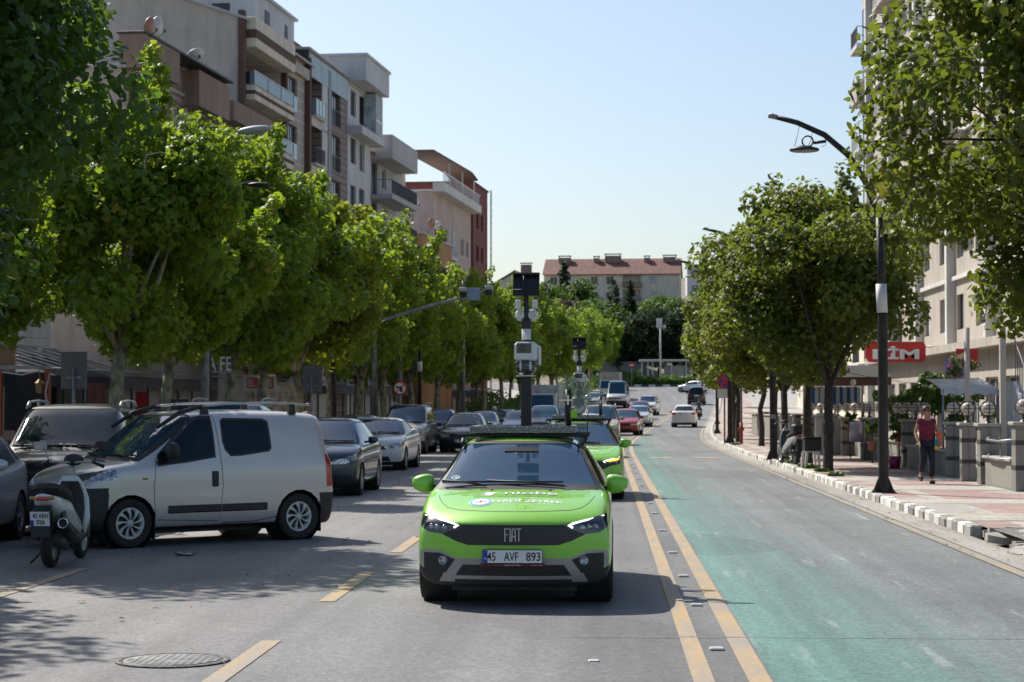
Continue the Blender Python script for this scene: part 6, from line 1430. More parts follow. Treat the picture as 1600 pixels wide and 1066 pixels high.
traffic('saloon_car', 'white saloon driving away in the green lane', 'sedan', PT['white'], 1068, 134.5, 0, away=True, lev=2, plates=(None, [('45', -.17, .08), ('', 0, .1), ('', .17, .12)]), tweak=dict(W=1.74, H=1.52, zd=1.05))
traffic('passenger_van', 'black van driving away near the roundabout', 'mpv', PT['black'], 1088, 208, 0, away=True, cat='van', lev=2, tweak=dict(W=1.92, H=1.92), plates=(None, [('', 0, .1)]))
traffic('hatchback', 'pale car far off right of the black van', 'hatch', PT['pale'], 1104, 252, R(60), away=True)
# lorries: cab and box
def lorry(name, label, px, y, boxmat, cabmat, W=2.2, H=3.0, L=6.2, cabh=2.3):
    h = heading(y); r = thing(name, label, 'lorry', (xat(px, y), y, gz(y)), h); m = MB(); m.box(-W/2, W/2, 2.0, L, .75, H, .05); m.build('cargo_box', boxmat, r)
    m = MB(); m.prism([(0, .45), (-.02, 1.25), (.55, cabh), (1.85, cabh), (1.9, .45)], -W*.46, W*.46, 'yz'); m.build('cab', cabmat, r)
    m = MB(); m.add([(-W*.41, -.012, 1.32), (W*.41, -.012, 1.32), (W*.38, .46, cabh-.12), (-W*.38, .46, cabh-.12)], [(0, 1, 2, 3)]); m.build('windscreen', BLUEGLASS, r)
    for s_ in (-1, 1): m = MB(); m.box(s_*W*.36-.13, s_*W*.36+.13, -.05, 0, .75, .95, .02); m.build('headlight', LAMP, r)
    m = MB(); m.box(-W*.45, W*.45, -.06, 1.8, .4, .62, .03); m.box(-.45, .45, 1.8, L-.1, .5, .74); m.build('chassis', BLACKP, r)
    for yy in (.9, L-1.2):
        for s_ in (-1, 1): wheel(r, s_*W*.42, yy, .38, .24, 'far', s_)
    return r
def tarp():
    m, nt, b, out = newmat('plastic_cover'); v = coords(nt); b.inputs['Base Color'].default_value = (.42, .45, .47, 1); n = noise(nt, 2.2, v, 6, .7); nt.links.new(ramp(nt, n, [(.3, (.26, .29, .31)), (.65, (.60, .62, .63))]), b.inputs['Base Color']); b.inputs['Roughness'].default_value = .25; bump(nt, b, n, .9, .12); return m
lorry('covered_lorry', 'lorry under a crumpled clear plastic cover right of the mast', 846, 138, tarp(), PT['white'], 2.1, 2.9, 6)
lorry('box_lorry', 'pale box lorry behind the distant minibus', 951, 226, PL_CREAM, PT['white'], 2.3, 3.2, 7)
# ------------------------------------------------------------------ scooters
def scooter(root, mat, seatmat=RUBBER, box=False, detail=True):
    """rear wheel at y=0, front wheel at y=1.35 (local), facing +y"""
    for (y_, wd, nm) in ((0, .13, 'rear_wheel'), (1.35, .11, 'front_wheel')):
        m = MB(); r = .25; h = wd/2; m.lathe([(r*.66, h*.7), (r*.8, h), (r*.94, h*.8), (r, h*.25), (r, -h*.25), (r*.94, -h*.8), (r*.8, -h), (r*.66, -h*.7)], (0, y_, r), 'x', 32)
        o = m.build('wheel', RUBBER, root); m = MB(); m.lathe([(r*.66, h*.7), (r*.6, h*.3), (r*.2, h*.35), (0, h*.4)], (0, y_, r), 'x', 20); m.lathe([(r*.66, -h*.7), (r*.6, -h*.3), (r*.2, -h*.35), (0, -h*.4)], (0, y_, r), 'x', 20); m.build('rim', SILVER, o)
    # side fairings: lofted tail, floor, front shield
    def loft(secs, name, mt):
        m = MB(); vs = []; n = 14
        for (y_, z_, w_, h_) in secs:
            for k in range(n):
                t = 2*math.pi*k/n; vs.append((math.copysign(abs(math.cos(t))**.7, math.cos(t))*w_, y_, z_+math.copysign(abs(math.sin(t))**.7, math.sin(t))*h_))
        m.add(vs, [(i*n+k, i*n+(k+1) % n, (i+1)*n+(k+1) % n, (i+1)*n+k) for i in range(len(secs)-1) for k in range(n)]+[tuple(range(n)), tuple(range((len(secs)-1)*n, len(secs)*n))], True); return m.build(name, mt, root)
    loft([(-.38, .80, .05, .03), (-.30, .76, .11, .06), (-.05, .68, .155, .12), (.30, .60, .17, .16), (.55, .50, .15, .16), (.75, .40, .16, .12)], 'tail_fairing', mat)
    loft([(.35, .30, .15, .07), (.75, .28, .18, .07), (1.0, .34, .17, .10)], 'floor', BLACKP)
    m = MB(); vs = []; secs = [(.92, .32, .18, .05), (1.0, .50, .21, .06), (.99, .72, .20, .07), (.95, .88, .15, .06), (.90, .98, .09, .04)]; n = 14
    for (y_, z_, w_, d_) in secs:
        for k in range(n): t = 2*math.pi*k/n; vs.append((math.cos(t)*w_, y_+math.sin(t)*d_+.25*abs(math.cos(t))*-.25, z_))
    m.add(vs, [(i*n+k, i*n+(k+1) % n, (i+1)*n+(k+1) % n, (i+1)*n+k) for i in range(4) for k in range(n)]+[tuple(range(n)), tuple(range(4*n, 5*n))], True); m.build('front_shield', mat, root)
    m = MB(); n = 10; vs = []
    for (y_, z_, w_) in ((.84, .40, .15), (.885, .60, .165), (.875, .78, .15), (.85, .92, .10)):
        for k in range(n): u = -1+2*k/(n-1); vs.append((u*w_, y_-.035*(1-u*u)-.02, z_))
    m.add(vs, [(i*n+k, i*n+k+1, (i+1)*n+k+1, (i+1)*n+k) for i in range(3) for k in range(n-1)], True); m.build('leg_shield', BLACKP, root)
    for s_ in (-1, 1):
        m = MB(); m.prism([(-.22, .60), (.10, .50), (.52, .36), (.60, .26), (.15, .36), (-.20, .50)], s_*.155, s_*.185, 'yz'); m.build('side_panel', BLACKM, root)
        m = MB(); m.box(s_*.10-.035, s_*.10+.035, -.385, -.355, .76, .80, .01); m.build('indicator', simple('amber_lens', (.35, .2, .05), .3), root)
    m = MB(); m.tube([(-.13, -.05, .84), (-.15, -.28, .88), (0, -.36, .89), (.15, -.28, .88), (.13, -.05, .84)], .014, 8); m.build('grab_rail', BLACKM, root)
    loft([(1.10, .52, .05, .03), (1.25, .55, .075, .035), (1.50, .44, .07, .035), (1.62, .30, .04, .02)], 'mudguard', mat)
    m = MB(); m.tube([(-.09, 1.35, .25), (-.09, 1.18, .62)], .022, 8); m.tube([(.09, 1.35, .25), (.09, 1.18, .62)], .022, 8); m.tube([(0, 1.2, .6), (0, .93, 1.08)], .03, 8); m.build('fork', SILVER, root)
    loft([(-.30, .86, .08, .03), (-.18, .88, .15, .06), (.10, .82, .17, .08), (.38, .76, .15, .08), (.60, .70, .09, .06)], 'seat', seatmat)
    m = MB(); m.tube([(-.36, .84, 1.10), (-.30, .86, 1.14), (0, .96, 1.13), (.30, .86, 1.14), (.36, .84, 1.10)], .014, 8); m.mi = 1
    for s_ in (-1, 1): m.tube([(s_*.25, .87, 1.14), (s_*.39, .83, 1.085)], .02, 8); m.tube([(s_*.24, .93, 1.16), (s_*.38, .93, 1.14)], .007, 6)
    m.build('handlebar', [SILVER, RUBBER], root)
    for s_ in (-1, 1):
        m = MB(); m.tube([(s_*.26, .90, 1.15), (s_*.33, .93, 1.30)], .008, 6); m.box(s_*.37-.075, s_*.37+.075, .925, .94, 1.27, 1.37, .03); m.build('mirror', BLACKP if s_ > 0 else SILVER, root)
    m = MB(); m.ell((0, 1.0, 1.16), (.12, .07, .07), 14, 8); m.build('instrument_pod', BLACKP, root)
    m = MB(); m.box(-.075, .075, -.405, -.36, .755, .80, .012); m.build('tail_light', TAIL, root)
    m = MB(); m.box(-.10, .10, -.40, -.30, .43, .66, .01); m.prism([(-.34, .70), (-.42, .55), (-.44, .36), (-.40, .36), (-.28, .62)], -.10, .10, 'yz'); m.build('rear_guard', BLACKP, root)
    m = MB(); m.box(-.12, .16, -.02, .45, .22, .42, .05); m.lathe([(.10, .09), (.12, .16), (0, .17)], (0, .1, .30), 'x', 18); m.tube([(.16, .02, .42), (.16, -.06, .62)], .028, 8); m.tube([(-.14, .02, .3), (-.15, -.10, .60)], .022, 8); m.build('engine', simple('engine_metal', (.10, .10, .10), .5, .5), root)
    m = MB(); m.tube([(.19, .55, .28), (.20, .25, .30), (.21, -.12, .42), (.215, -.30, .50)], [.03, .055, .065, .055], 14); m.mi = 1; m.lathe([(.045, 0), (.056, -.015), (.056, .02)], (.215, -.315, .505), 'y', 16); m.build('exhaust', [BLACKM, CHROME], root)
    m = MB(); m.tube([(-.15, .35, .2), (-.30, .28, .02)], .014, 6); m.build('side_stand', BLACKM, root)
    return root
def scplate(root, lines, w=.21, h=.16):
    m = MB(); m.box(-w/2-.004, w/2+.004, 0, .01, -h/2-.004, h/2+.004, .003); m.mi = 1; m.box(-w/2, w/2, -.003, -.0005, -h/2, h/2); m.mi = 2; m.box(-w/2+.002, -w/2+.035, -.005, -.0032, -h/2+.002, -.015)
    o = m.build('number_plate', [BLACKP, PLATEW, PLATEB], root); o.location = (0, -.455, .56); o.rotation_euler = (R(14), 0, 0)
    for i, (t, w_) in enumerate(lines): text(o, t, (.008, -.006, .036-.072*i), (R(90), 0, 0), w_, .055, INK, bold=.015)
sc = thing('motor_scooter', 'white and black scooter with plate 45 ARN 026 parked tail towards the camera', 'scooter', (-6.12, 21.8, 0), R(1), scale=1.0); scooter(sc, PT['white']); scplate(sc, [('45 ARN', .17), ('026', .09)])
s2 = thing('motor_scooter', 'blue grey scooter parked on the right pavement beside the thick dark linden trunk', 'scooter', (xat(1243, 55.5), 55.5, .135), R(12)); scooter(s2, PT['pale']); m = MB(); m.box(-.17, .17, -.40, -.05, .88, 1.12, .05); m.build('top_box', BLACKP, s2)
s3 = thing('motor_scooter', 'pink scooter ridden by the man in the white helmet', 'scooter', (xat(773, 101), 101, gz(101)), R(180)); scooter(s3, paint('paint_pink', (.5, .12, .14), .1))
s4 = thing('motor_scooter', 'red tailed scooter ridden away beside the white saloon in the green lane', 'scooter', (xat(1092, 158), 158, gz(158)), heading(158)); scooter(s4, PT['crimson'])

# ------------------------------------------------------------------ people
def skinmat(name, col):
    m, nt, b, out = newmat(name); v = coords(nt); nt.links.new(ramp(nt, noise(nt, 14, v, 4), [(.3, tuple(c*.85 for c in col)), (.7, col)]), b.inputs['Base Color']); b.inputs['Roughness'].default_value = .55; b.inputs['Subsurface Weight'].default_value = .08; return m
SKIN = skinmat('skin', (.42, .22, .15)); HAIR = simple('dark_hair', (.035, .018, .012), .6, var=.5, nscale=40); HAIRG = simple('grey_hair', (.22, .20, .18), .6, var=.3, nscale=40)
def grow(name, verts, edges, rad, mat, parent, root=0, sub=2):
    """one continuous surface grown over a skeleton with a radius at every joint"""
    me = bpy.data.meshes.new(name); me.from_pydata(verts, edges, []); o = bpy.data.objects.new(name, me); C.objects.link(o)
    o.modifiers.new('s', 'SKIN').use_smooth_shade = True; sm = o.modifiers.new('d', 'SUBSURF'); sm.levels = sm.render_levels = sub
    sv = me.skin_vertices[0].data if me.skin_vertices else None
    for i, r in enumerate(rad): sv[i].radius = (r, r) if not isinstance(r, tuple) else r; sv[i].use_root = (i == root)
    dg = bpy.context.evaluated_depsgraph_get(); dg.update(); m2 = bpy.data.meshes.new_from_object(o.evaluated_get(dg)); bpy.data.objects.remove(o)
    m2.materials.clear(); m2.materials.append(mat); m2.polygons.foreach_set('use_smooth', [True]*len(m2.polygons)); return mesh_obj(name, m2, parent)
def lerp3(a, b, t): return tuple(a[i]+(b[i]-a[i])*t for i in range(3))
def person(root, J, top, bottom, skin=SKIN, hair=HAIR, sleeves='short', female=False, shoe=None, hands=True):
    """J: joint positions in metres, person looks along -y"""
    hp, ch, nk, hd = J['hip'], J['chest'], J['neck'], J['head']; V = []; E = []; Rr = []
    def v(p, r): V.append(p); Rr.append(r); return len(V)-1
    def e(a, b): E.append((a, b))
    p = v(hp, (.125, .10)); w_ = v(lerp3(hp, ch, .5), (.115, .09)); c = v(ch, (.135, .10)); sn = v(lerp3(ch, nk, .6), (.10, .075)); n = v(nk, .052); ch_ = v(lerp3(nk, hd, .45), .056); h = v(hd, (.075, .085)); ht = v(lerp3(nk, hd, 1.75), (.062, .072))
    for a, b in ((p, w_), (w_, c), (c, sn), (sn, n), (n, ch_), (ch_, h), (h, ht)): e(a, b)
    for s_ in 'lr':
        sh, el, wr_ = J['sh'+s_], J['el'+s_], J['wr'+s_]; a = v(sh, .048); b = v(lerp3(sh, el, .5), .042); k = v(el, .036); m1 = v(lerp3(el, wr_, .4), .036); m2 = v(wr_, .024)
        e(sn, a); e(a, b); e(b, k); e(k, m1); e(m1, m2)
        d = Vector(wr_)-Vector(el); d.normalize(); pal = Vector(wr_)+d*.055; pv = v(tuple(pal), (.026, .020)); e(m2, pv)
        sd = d.cross(Vector((0, 1, 0))).normalized() if abs(d.y) < .9 else Vector((1, 0, 0)); fw = sd.cross(d).normalized()
        if hands:
            for i in range(4):
                b0 = pal+fw*((i-1.5)*.019)*1.0+d*.02; q1 = b0+d*.030; q2 = q1+d*.022+sd*(.010 if s_ == 'l' else -.010); ln = (.8, 1, .95, .75)[i]; q3 = q2+d*.018*ln+sd*(.014 if s_ == 'l' else -.014)
                x0 = v(tuple(b0), .010); x1_ = v(tuple(q1), .0085); x2_ = v(tuple(q2), .008); x3 = v(tuple(q3), .006); e(pv, x0); e(x0, x1_); e(x1_, x2_); e(x2_, x3)
            t0 = Vector(wr_)+d*.03-fw*.028; t1 = t0+d*.03-fw*.016; t2_ = t1+d*.024; a0 = v(tuple(t0), .011); a1 = v(tuple(t1), .009); a2 = v(tuple(t2_), .007); e(m2, a0); e(a0, a1); e(a1, a2)
        hj, kn, an, to = J['hp'+s_], J['kn'+s_], J['an'+s_], J['to'+s_]; a = v(hj, .080); b = v(lerp3(hj, kn, .5), .070); k = v(kn, .052); cf = v(lerp3(kn, an, .35), .052); an_ = v(an, .033); tt = v(to, .028)
        e(p, a); e(a, b); e(b, k); e(k, cf); e(cf, an_); e(an_, tt)
    body = grow('body', V, E, Rr, skin, root)
    # face
    f = Vector(hd); fd = Vector(J.get('look', (0, -1, 0))).normalized(); sd = fd.cross(Vector((0, 0, 1))).normalized(); m = MB()
    m.ell(tuple(f+fd*.088+Vector((0, 0, -.012))), (.012, .015, .02), 8, 6)
    for s_ in (-1, 1): m.ell(tuple(f+sd*s_*.078), (.012, .016, .028), 8, 6)
    m.build('nose_and_ears', skin, body); m = MB(); m.tube([tuple(f+fd*.083+sd*-.022+Vector((0, 0, -.05))), tuple(f+fd*.090+Vector((0, 0, -.052))), tuple(f+fd*.083+sd*.022+Vector((0, 0, -.05)))], .004, 6); m.build('mouth', simple('lips', (.25, .08, .07), .5), body)
    m = MB(); 
    for s_ in (-1, 1): m.ell(tuple(f+fd*.076+sd*s_*.032+Vector((0, 0, .012))), (.014, .008, .008), 8, 6)
    m.build('eyes', INK, body)
    if hair:
        m = MB(); c_ = f-fd*.018+Vector((0, 0, .035)); m.ell(tuple(c_), (.090, .100, .092), 20, 12); m.v = [tuple(Vector(q)+(Vector((0, 0, -.0)) if (Vector(q)-f).dot(fd) < .02 else Vector((0, 0, max(0, .055-(q[2]-f.z)) if q[2]-f.z < .055 else 0)))) for q in m.v]; m.build('hair', hair, body)
    # clothes: slightly larger surfaces over the same skeleton
    V2 = []; E2 = []; R2 = []; 
    def v2(p_, r): V2.append(p_); R2.append(r); return len(V2)-1
    a = v2(lerp3(hp, ch, -.22), (.185, .14)); b = v2(lerp3(hp, ch, .45), (.175, .13)); c = v2(ch, (.185, .135)); d_ = v2(lerp3(ch, nk, .62), (.105, .085)); E2 += [(a, b), (b, c), (c, d_)]
    for s_ in 'lr':
        sh, el, wr_ = J['sh'+s_], J['el'+s_], J['wr'+s_]; k0 = v2(sh, .062); k1 = v2(lerp3(sh, el, .42), .064); E2 += [(d_, k0), (k0, k1)]
        if sleeves == 'long': k2 = v2(el, .052); k3 = v2(lerp3(el, wr_, .85), .040); E2 += [(k1, k2), (k2, k3)]
    grow('shirt', V2, E2, R2, top, body, 1)
    V3 = []; E3 = []; R3 = []
    def v3(p_, r): V3.append(p_); R3.append(r); return len(V3)-1
    a = v3(lerp3(hp, ch, .12), (.150, .120)); 
    for s_ in 'lr':
        hj, kn, an = J['hp'+s_], J['kn'+s_], J['an'+s_]; k = [v3(hj, .102), v3(lerp3(hj, kn, .5), .092), v3(kn, .074), v3(lerp3(kn, an, .5), .070), v3(lerp3(kn, an, .86), .066)]
        E3 += [(a, k[0])]+[(k[i], k[i+1]) for i in range(4)]
    grow('trousers', V3, E3, R3, bottom, body, 0)
    for s_ in 'lr':
        an, to = Vector(J['an'+s_]), Vector(J['to'+s_]); m = MB(); dn = Vector((0, 0, -1)); ax = (to-an); ax.z = ax.z; 
        hl_ = an+Vector((0, .02, -.045)) if ax.z > -.12 else an+Vector((0, .03, -.03)); m.tube([tuple(hl_), tuple(hl_.lerp(to, .5)), tuple(to)], [.042, .046, .034], 12); m.ell(tuple(to), (.040, .045, .026), 12, 8); m.ell(tuple(hl_), (.04, .04, .034), 12, 8); m.build('shoe', shoe or simple('navy_shoe', (.012, .014, .025), .6), body)
    return body
WINE = simple('wine_top', (.16, .012, .035), .85, var=.3, nscale=12, bmp=.4, bscale=30); NAVYT = simple('navy_trousers', (.012, .016, .032), .85, var=.3, nscale=9, bmp=.3, bscale=22)
yW = 42.2; wm = thing('person', 'woman in wine red top and navy trousers walking on the right pavement', 'person', (xat(1447, yW), yW, .137), R(6)); 
J = dict(hip=(0, 0, .90), chest=(.0, -.01, 1.20), neck=(0, -.01, 1.40), head=(.0, -.035, 1.515), look=(.65, -1, 0), shl=(.150, 0, 1.335), ell=(.225, .03, 1.09), wrl=(.215, -.11, .89), shr=(-.150, 0, 1.335), elr=(-.225, .05, 1.07), wrr=(-.20, -.12, .87),
 hpl=(.085, 0, .86), knl=(.095, -.06, .47), anl=(.09, -.03, .075), tol=(.10, -.17, .03), hpr=(-.085, 0, .86), knr=(-.095, -.10, .48), anr=(-.10, .12, .20), tor=(-.11, .02, .075))
wb_ = person(wm, J, WINE, NAVYT, female=True)
m = MB(); 
for s_ in (-1, 1): m.ell((.036+s_*.030-.0, -.108+s_*.022, 1.527), (.026, .012, .019), 10, 8)
m.tube([(-.05, -.10, 1.53), (.02, -.118, 1.53), (.085, -.07, 1.53)], .004, 6); m.build('sunglasses', INK, wb_)
bagm = thing('folder_bag', 'yellow, orange and teal folder carried under the arm of the walking woman', 'bag', (wm.location.x+.24, yW-.10, 1.03), R(20), scale=.72)
for (nm, col, pr) in (('orange_panel', (.62, .10, .03), (-.06, .10, -.17, .26)), ('yellow_panel', (.70, .42, .02), (-.12, .03, -.24, -.02)), ('teal_panel', (.0, .20, .26), (-.16, -.02, -.15, .07))):
    m = MB(); k = {'orange_panel': 0, 'yellow_panel': .035, 'teal_panel': -.035}[nm]; m.box(pr[0], pr[1], k-.014, k+.014, pr[2], pr[3], .012); m.build(nm, simple(nm, col, .5, var=.2), bagm)
m = MB(); m.tube([(-.04, .0, .05), (-.05, .03, .3), (-.09, .06, .44)], .008, 6); m.build('strap', simple('brown_strap', (.08, .02, .02), .7), bagm)
m = MB(); m.lathe([(.030, 0), (.030, .02)], (wm.location.x*0-.20, -.115, .895), 'z', 14); m.build('wristband', simple('gold_band', (.5, .36, .15), .3, .8), wb_)
# riders
SEAT = dict(hip=(0, .05, .95), chest=(0, -.08, 1.22), neck=(0, -.12, 1.42), head=(0, -.15, 1.54), shl=(.17, -.08, 1.37), ell=(.27, -.26, 1.18), wrl=(.30, -.50, 1.13), shr=(-.17, -.08, 1.37), elr=(-.27, -.26, 1.18), wrr=(-.30, -.50, 1.13),
 hpl=(.10, .02, .90), knl=(.20, -.38, .82), anl=(.16, -.32, .42), tol=(.17, -.46, .37), hpr=(-.10, .02, .90), knr=(-.20, -.38, .82), anr=(-.16, -.32, .42), tor=(-.17, -.46, .37))
def helmet(root, col): m = MB(); m.ell((0, -.14, 1.59), (.125, .14, .12), 20, 12); m.build('helmet', simple('helmet_%d' % int(col[0]*100), col, .25, coat=.5), root)
r1 = thing('person', 'scooter rider in a pale shirt and white helmet left of the front car mast', 'person', (s3.location.x, 101-.25, gz(101)), 0); b = person(r1, SEAT, simple('lilac_shirt', (.42, .40, .48), .85), NAVYT, hair=None); helmet(b, (.62, .62, .62))
r2 = thing('person', 'scooter rider in teal shirt seen from behind in the green lane', 'person', (s4.location.x, 158.2, gz(158)), math.pi+heading(158)); b = person(r2, SEAT, simple('teal_shirt', (.02, .10, .13), .85), NAVYT, hair=HAIR)
STAND = dict(hip=(0, 0, .93), chest=(0, 0, 1.24), neck=(0, -.01, 1.45), head=(0, -.03, 1.575), shl=(.18, 0, 1.39), ell=(.23, .02, 1.12), wrl=(.22, -.08, .88), shr=(-.18, 0, 1.39), elr=(-.23, .02, 1.12), wrr=(-.22, -.08, .88),
 hpl=(.09, 0, .89), knl=(.10, -.03, .48), anl=(.10, 0, .075), tol=(.11, -.14, .03), hpr=(-.09, 0, .89), knr=(-.10, -.03, .48), anr=(-.10, 0, .075), tor=(-.11, -.14, .03))
p3 = thing('person', 'grey haired man in a pale shirt standing behind the navy hatchback', 'person', (xat(481, 58), 58, .135), R(150)); person(p3, STAND, simple('cream_shirt', (.45, .40, .34), .85), NAVYT, hair=HAIRG, sleeves='long')

# ------------------------------------------------------------------ street furniture
POLE = simple('dark_pole', (.028, .025, .024), .5, .3, var=.3, nscale=4, bmp=.2, bscale=30); GPOLE = simple('galvanised', (.26, .26, .27), .45, .6, var=.3, nscale=5)
def P3(px, py, y): return Vector((xat(px, y), y, CAMH+(632-py)*y/3111))
# tall curved lamp posts of the right pavement
def curved_lamp(x, y, label, s=1, group=None, full=True, side=-1):
    r = thing('street_lamp', label, 'street lamp', (x+off(y), y, gz(y)+.135), 0, group); m = MB()
    m.tube([(0, 0, .02), (0, 0, 3.3)], [.095, .09], 16, cap=False); m.tube([(0, 0, 3.301), (side*.05, 0, 5.15)], [.078, .065], 16); m.box(-.22, .22, -.2, .2, 0, .02, .004); m.prism([(-.2, .02), (-.09, .30), (.09, .30), (.2, .02)], -.012, .012)
    for a, b_ in ((-.17, -.15), (-.17, .15), (.17, -.15), (.17, .15)): m.lathe([(.022, .02), (.022, .05), (0, .055)], (a, b_, 0), 'z', 8)
    m.build('post', POLE, r); m = MB(); m.tube([(side*.005, 0, 3.32), (side*.025, 0, 3.85)], .098, 16); m.build('white_sleeve', W_WHITE, r)
    m = MB(); pts = [(side*.05, 0, 5.1), (side*.30, 0, 5.75), (side*.62, 0, 6.25), (side*1.05, 0, 6.62), (side*1.55, 0, 6.85), (side*1.92, 0, 6.95)]; m.tube(pts, [.065, .062, .058, .054, .05, .045], 12); m.mi = 1; m.tube([(side*1.92, 0, 6.95), (side*2.08, 0, 6.99)], .048, 12)
    m.mi = 0; m.tube([(side*1.02, 0, 6.50), (side*1.25, 0, 6.47)], .03, 8); m.build('arm', [POLE, GPOLE], r)
    m = MB(); m.lathe([(0, .09), (.10, .085), (.27, .03), (.275, .0), (.25, -.015)], (side*1.42, 0, 6.33), 'z', 28); m.lathe([(.10, -.02), (.115, 0), (.10, .02), (.085, 0)], (side*1.36, 0, 6.50), 'y', 20, closed=True); m.mi = 1; m.lathe([(.25, -.015), (0, -.03)], (side*1.42, 0, 6.33), 'z', 24); m.build('lamp_head', [POLE, GPOLE], r)
    m = MB()
    for k, (u, v_) in enumerate(((1.0, 6.58), (1.25, 6.73), (1.5, 6.82))): m.tube([(side*u, .03, v_+.05), (side*(u+.03), .05, v_-.15), (side*(u+.1), 0, 6.40)], .007, 5)
    m.build('cable_tie', CURTAIN, r); return r
L1 = curved_lamp(5.22, 37.7, 'near dark lamp post on the right with a curved arm and loosely tied round lamp'); L1.scale = (1.02, 1, 1.02)
curved_lamp(5.05, 60.3, 'second dark lamp post on the right pavement, its arm inside the linden leaves')
o = curved_lamp(5.2, 85, 'third lamp post on the right, next to the no parking sign'); o.scale = (1.1, 1, 1.12)
for y in (112, 140): curved_lamp(5.3, y, 'far lamp post with a curved arm at the right bend', group='far curved lamp posts on the right')
# dark posts and grey lamps of the left pavement
def cobra(px, py, y, label, post_x=-9.0, reach=None, group=None):
    h = CAMH+(632-py)*y/3111-gz(y)-.13; hx = xat(px, y); x0 = post_x+off(y); r = thing('street_lamp', label, 'street lamp', (x0, y, gz(y)+.13), 0, group); dx = hx-x0
    m = MB(); m.tube([(0, 0, 0), (0, 0, h*.45), (0, 0, h-.9)], [.11, .09, .06], 12); m.build('post', GPOLE, r); m = MB(); m.tube([(0, 0, h-.95), (dx*.2, 0, h-.4), (dx*.6, 0, h-.12), (dx-.2, 0, h-.02)], .035, 10); m.build('arm', GPOLE, r)
    m = MB(); m.ell((dx, 0, h), (.40, .16, .10), 20, 10); m.v = [(v[0], v[1], v[2]+(.10*(v[0]-dx))) for v in m.v]; m.build('lamp_head', simple('lamp_grey', (.30, .31, .31), .5, var=.1), r); return r
cobra(396, 199, 44.5, 'grey hooded street lamp rising above the leaves before the gabled block', -9.0)
cobra(612, 366, 86, 'small grey street lamp above the left trees at the orange house', -9.0); cobra(578, 408, 108, 'thin street lamp arm above the trees left of the gantry', -8.5)
for px, y, l in ((325, 47, 'black lamp post between the plane trunks left of the cafe sign'), (521, 64, 'black post with a white sleeve right of the second blank board'), (656, 90, 'black post with a white sleeve right of the no left turn sign')):
    r = thing('lamp_post', l, 'lamp post', (xat(px, y), y, gz(y)+.13)); m = MB(); m.tube([(0, 0, 0), (0, 0, 6.3)], [.11, .06], 12); m.build('post', POLE, r); m = MB(); m.tube([(0, 0, 3.15), (0, 0, 3.6)], .115, 12); m.build('sleeve', W_WHITE, r)
    m = MB(); m.tube([(0, 0, 6.2), (.4, 0, 6.8), (1.2, 0, 7.0)], .045, 8); m.ell((1.2, 0, 6.9), (.28, .28, .06), 16, 8); m.build('lamp_arm', POLE, r)
# backs of blank boards
def board(px, y, x0, x1, y0, y1, label):
    r = thing('sign_board', label, 'sign', (xat(px, y), y, gz(y)+.13)); k = y/3111; zt_ = CAMH+(632-y0)*k-.13-gz(y); zb_ = CAMH+(632-y1)*k-.13-gz(y); a, b_ = xat(x0, y)-xat(px, y), xat(x1, y)-xat(px, y)
    m = MB(); m.box(a, b_, 0, .02, zb_, zt_, .008); m.build('panel', simple('board_back', (.13, .13, .14), .6, .3), r); m = MB(); m.tube([(0, -.04, 0), (0, -.04, zb_+(zt_-zb_)*.55)], .032, 10); m.box(a*.6, b_*.6, -.028, -.002, zb_+.2, zb_+.24); m.build('post', GPOLE, r)
board(116, 37.5, 95, 136, 549, 608, 'back of a blank grey board on a post above the black van'); board(487, 61, 473, 503, 571, 614, 'back of a smaller blank grey board above the navy hatchback')
# round signs
REDS = simple('sign_red', (.50, .02, .02), .4); BLUES = simple('sign_blue', (.015, .07, .42), .4)
def roundsign(px, py, y, rad, label, kind, postmat=GPOLE):
    z = CAMH+(632-py)*y/3111-gz(y)-.13; r = thing('traffic_sign', label, 'traffic sign', (xat(px, y), y, gz(y)+.13)); m = MB(); m.tube([(0, .03, 0), (0, .03, z+rad)], .035, 10); m.build('post', postmat, r)
    m = MB(); m.lathe([(0, -.01), (rad, -.01), (rad, .01), (0, .01)], (0, 0, z), 'y', 32); f = m.build('face', REDS, r); m = MB()
    if kind == 'noleft':
        m.lathe([(0, -.014), (rad*.78, -.014)], (0, 0, z), 'y', 32); m.build('field', WHITEINK, f); m = MB(); m.box(.0, .10*rad/.3, -.02, -.016, z-.5*rad, z+.05*rad); m.box(-.35*rad, .10*rad/.3, -.02, -.016, z+.052*rad, z+.28*rad); m.add([(-.35*rad, -.018, z+.5*rad), (-.35*rad, -.018, z-.17*rad), (-.65*rad, -.018, z+.17*rad)], [(0, 1, 2)]); m.build('arrow', INK, f)
        m = MB(); m.prism([(-.6*rad, z-.5*rad), (-.5*rad, z-.6*rad), (.6*rad, z+.5*rad), (.5*rad, z+.6*rad)], -.026, -.022); m.build('bar', REDS, f)
    elif kind == 'nopark':
        m.lathe([(0, -.014), (rad*.76, -.014)], (0, 0, z), 'y', 32); m.build('field', BLUES, f); m = MB(); w2 = rad*.11
        for sg_ in (1, -1): m.prism([(-.6*rad*sg_-w2*sg_, z-.6*rad+w2), (-.6*rad*sg_+w2*sg_, z-.6*rad-w2), (.6*rad*sg_+w2*sg_, z+.6*rad-w2), (.6*rad*sg_-w2*sg_, z+.6*rad+w2)], -.022-(.001 if sg_ > 0 else 0), -.016)
        m.build('cross', REDS, f); m = MB(); m.box(-rad*1.0, rad*1.0, -.01, .01, z-rad*2.35, z-rad*1.08, .005); m.build('plate', W_WHITE, r)
    elif kind == 'noentry': m = MB(); m.box(-rad*.7, rad*.7, -.018, -.012, z-.13*rad*1.6, z+.13*rad*1.6); m.build('bar', WHITEINK, f)
    return r
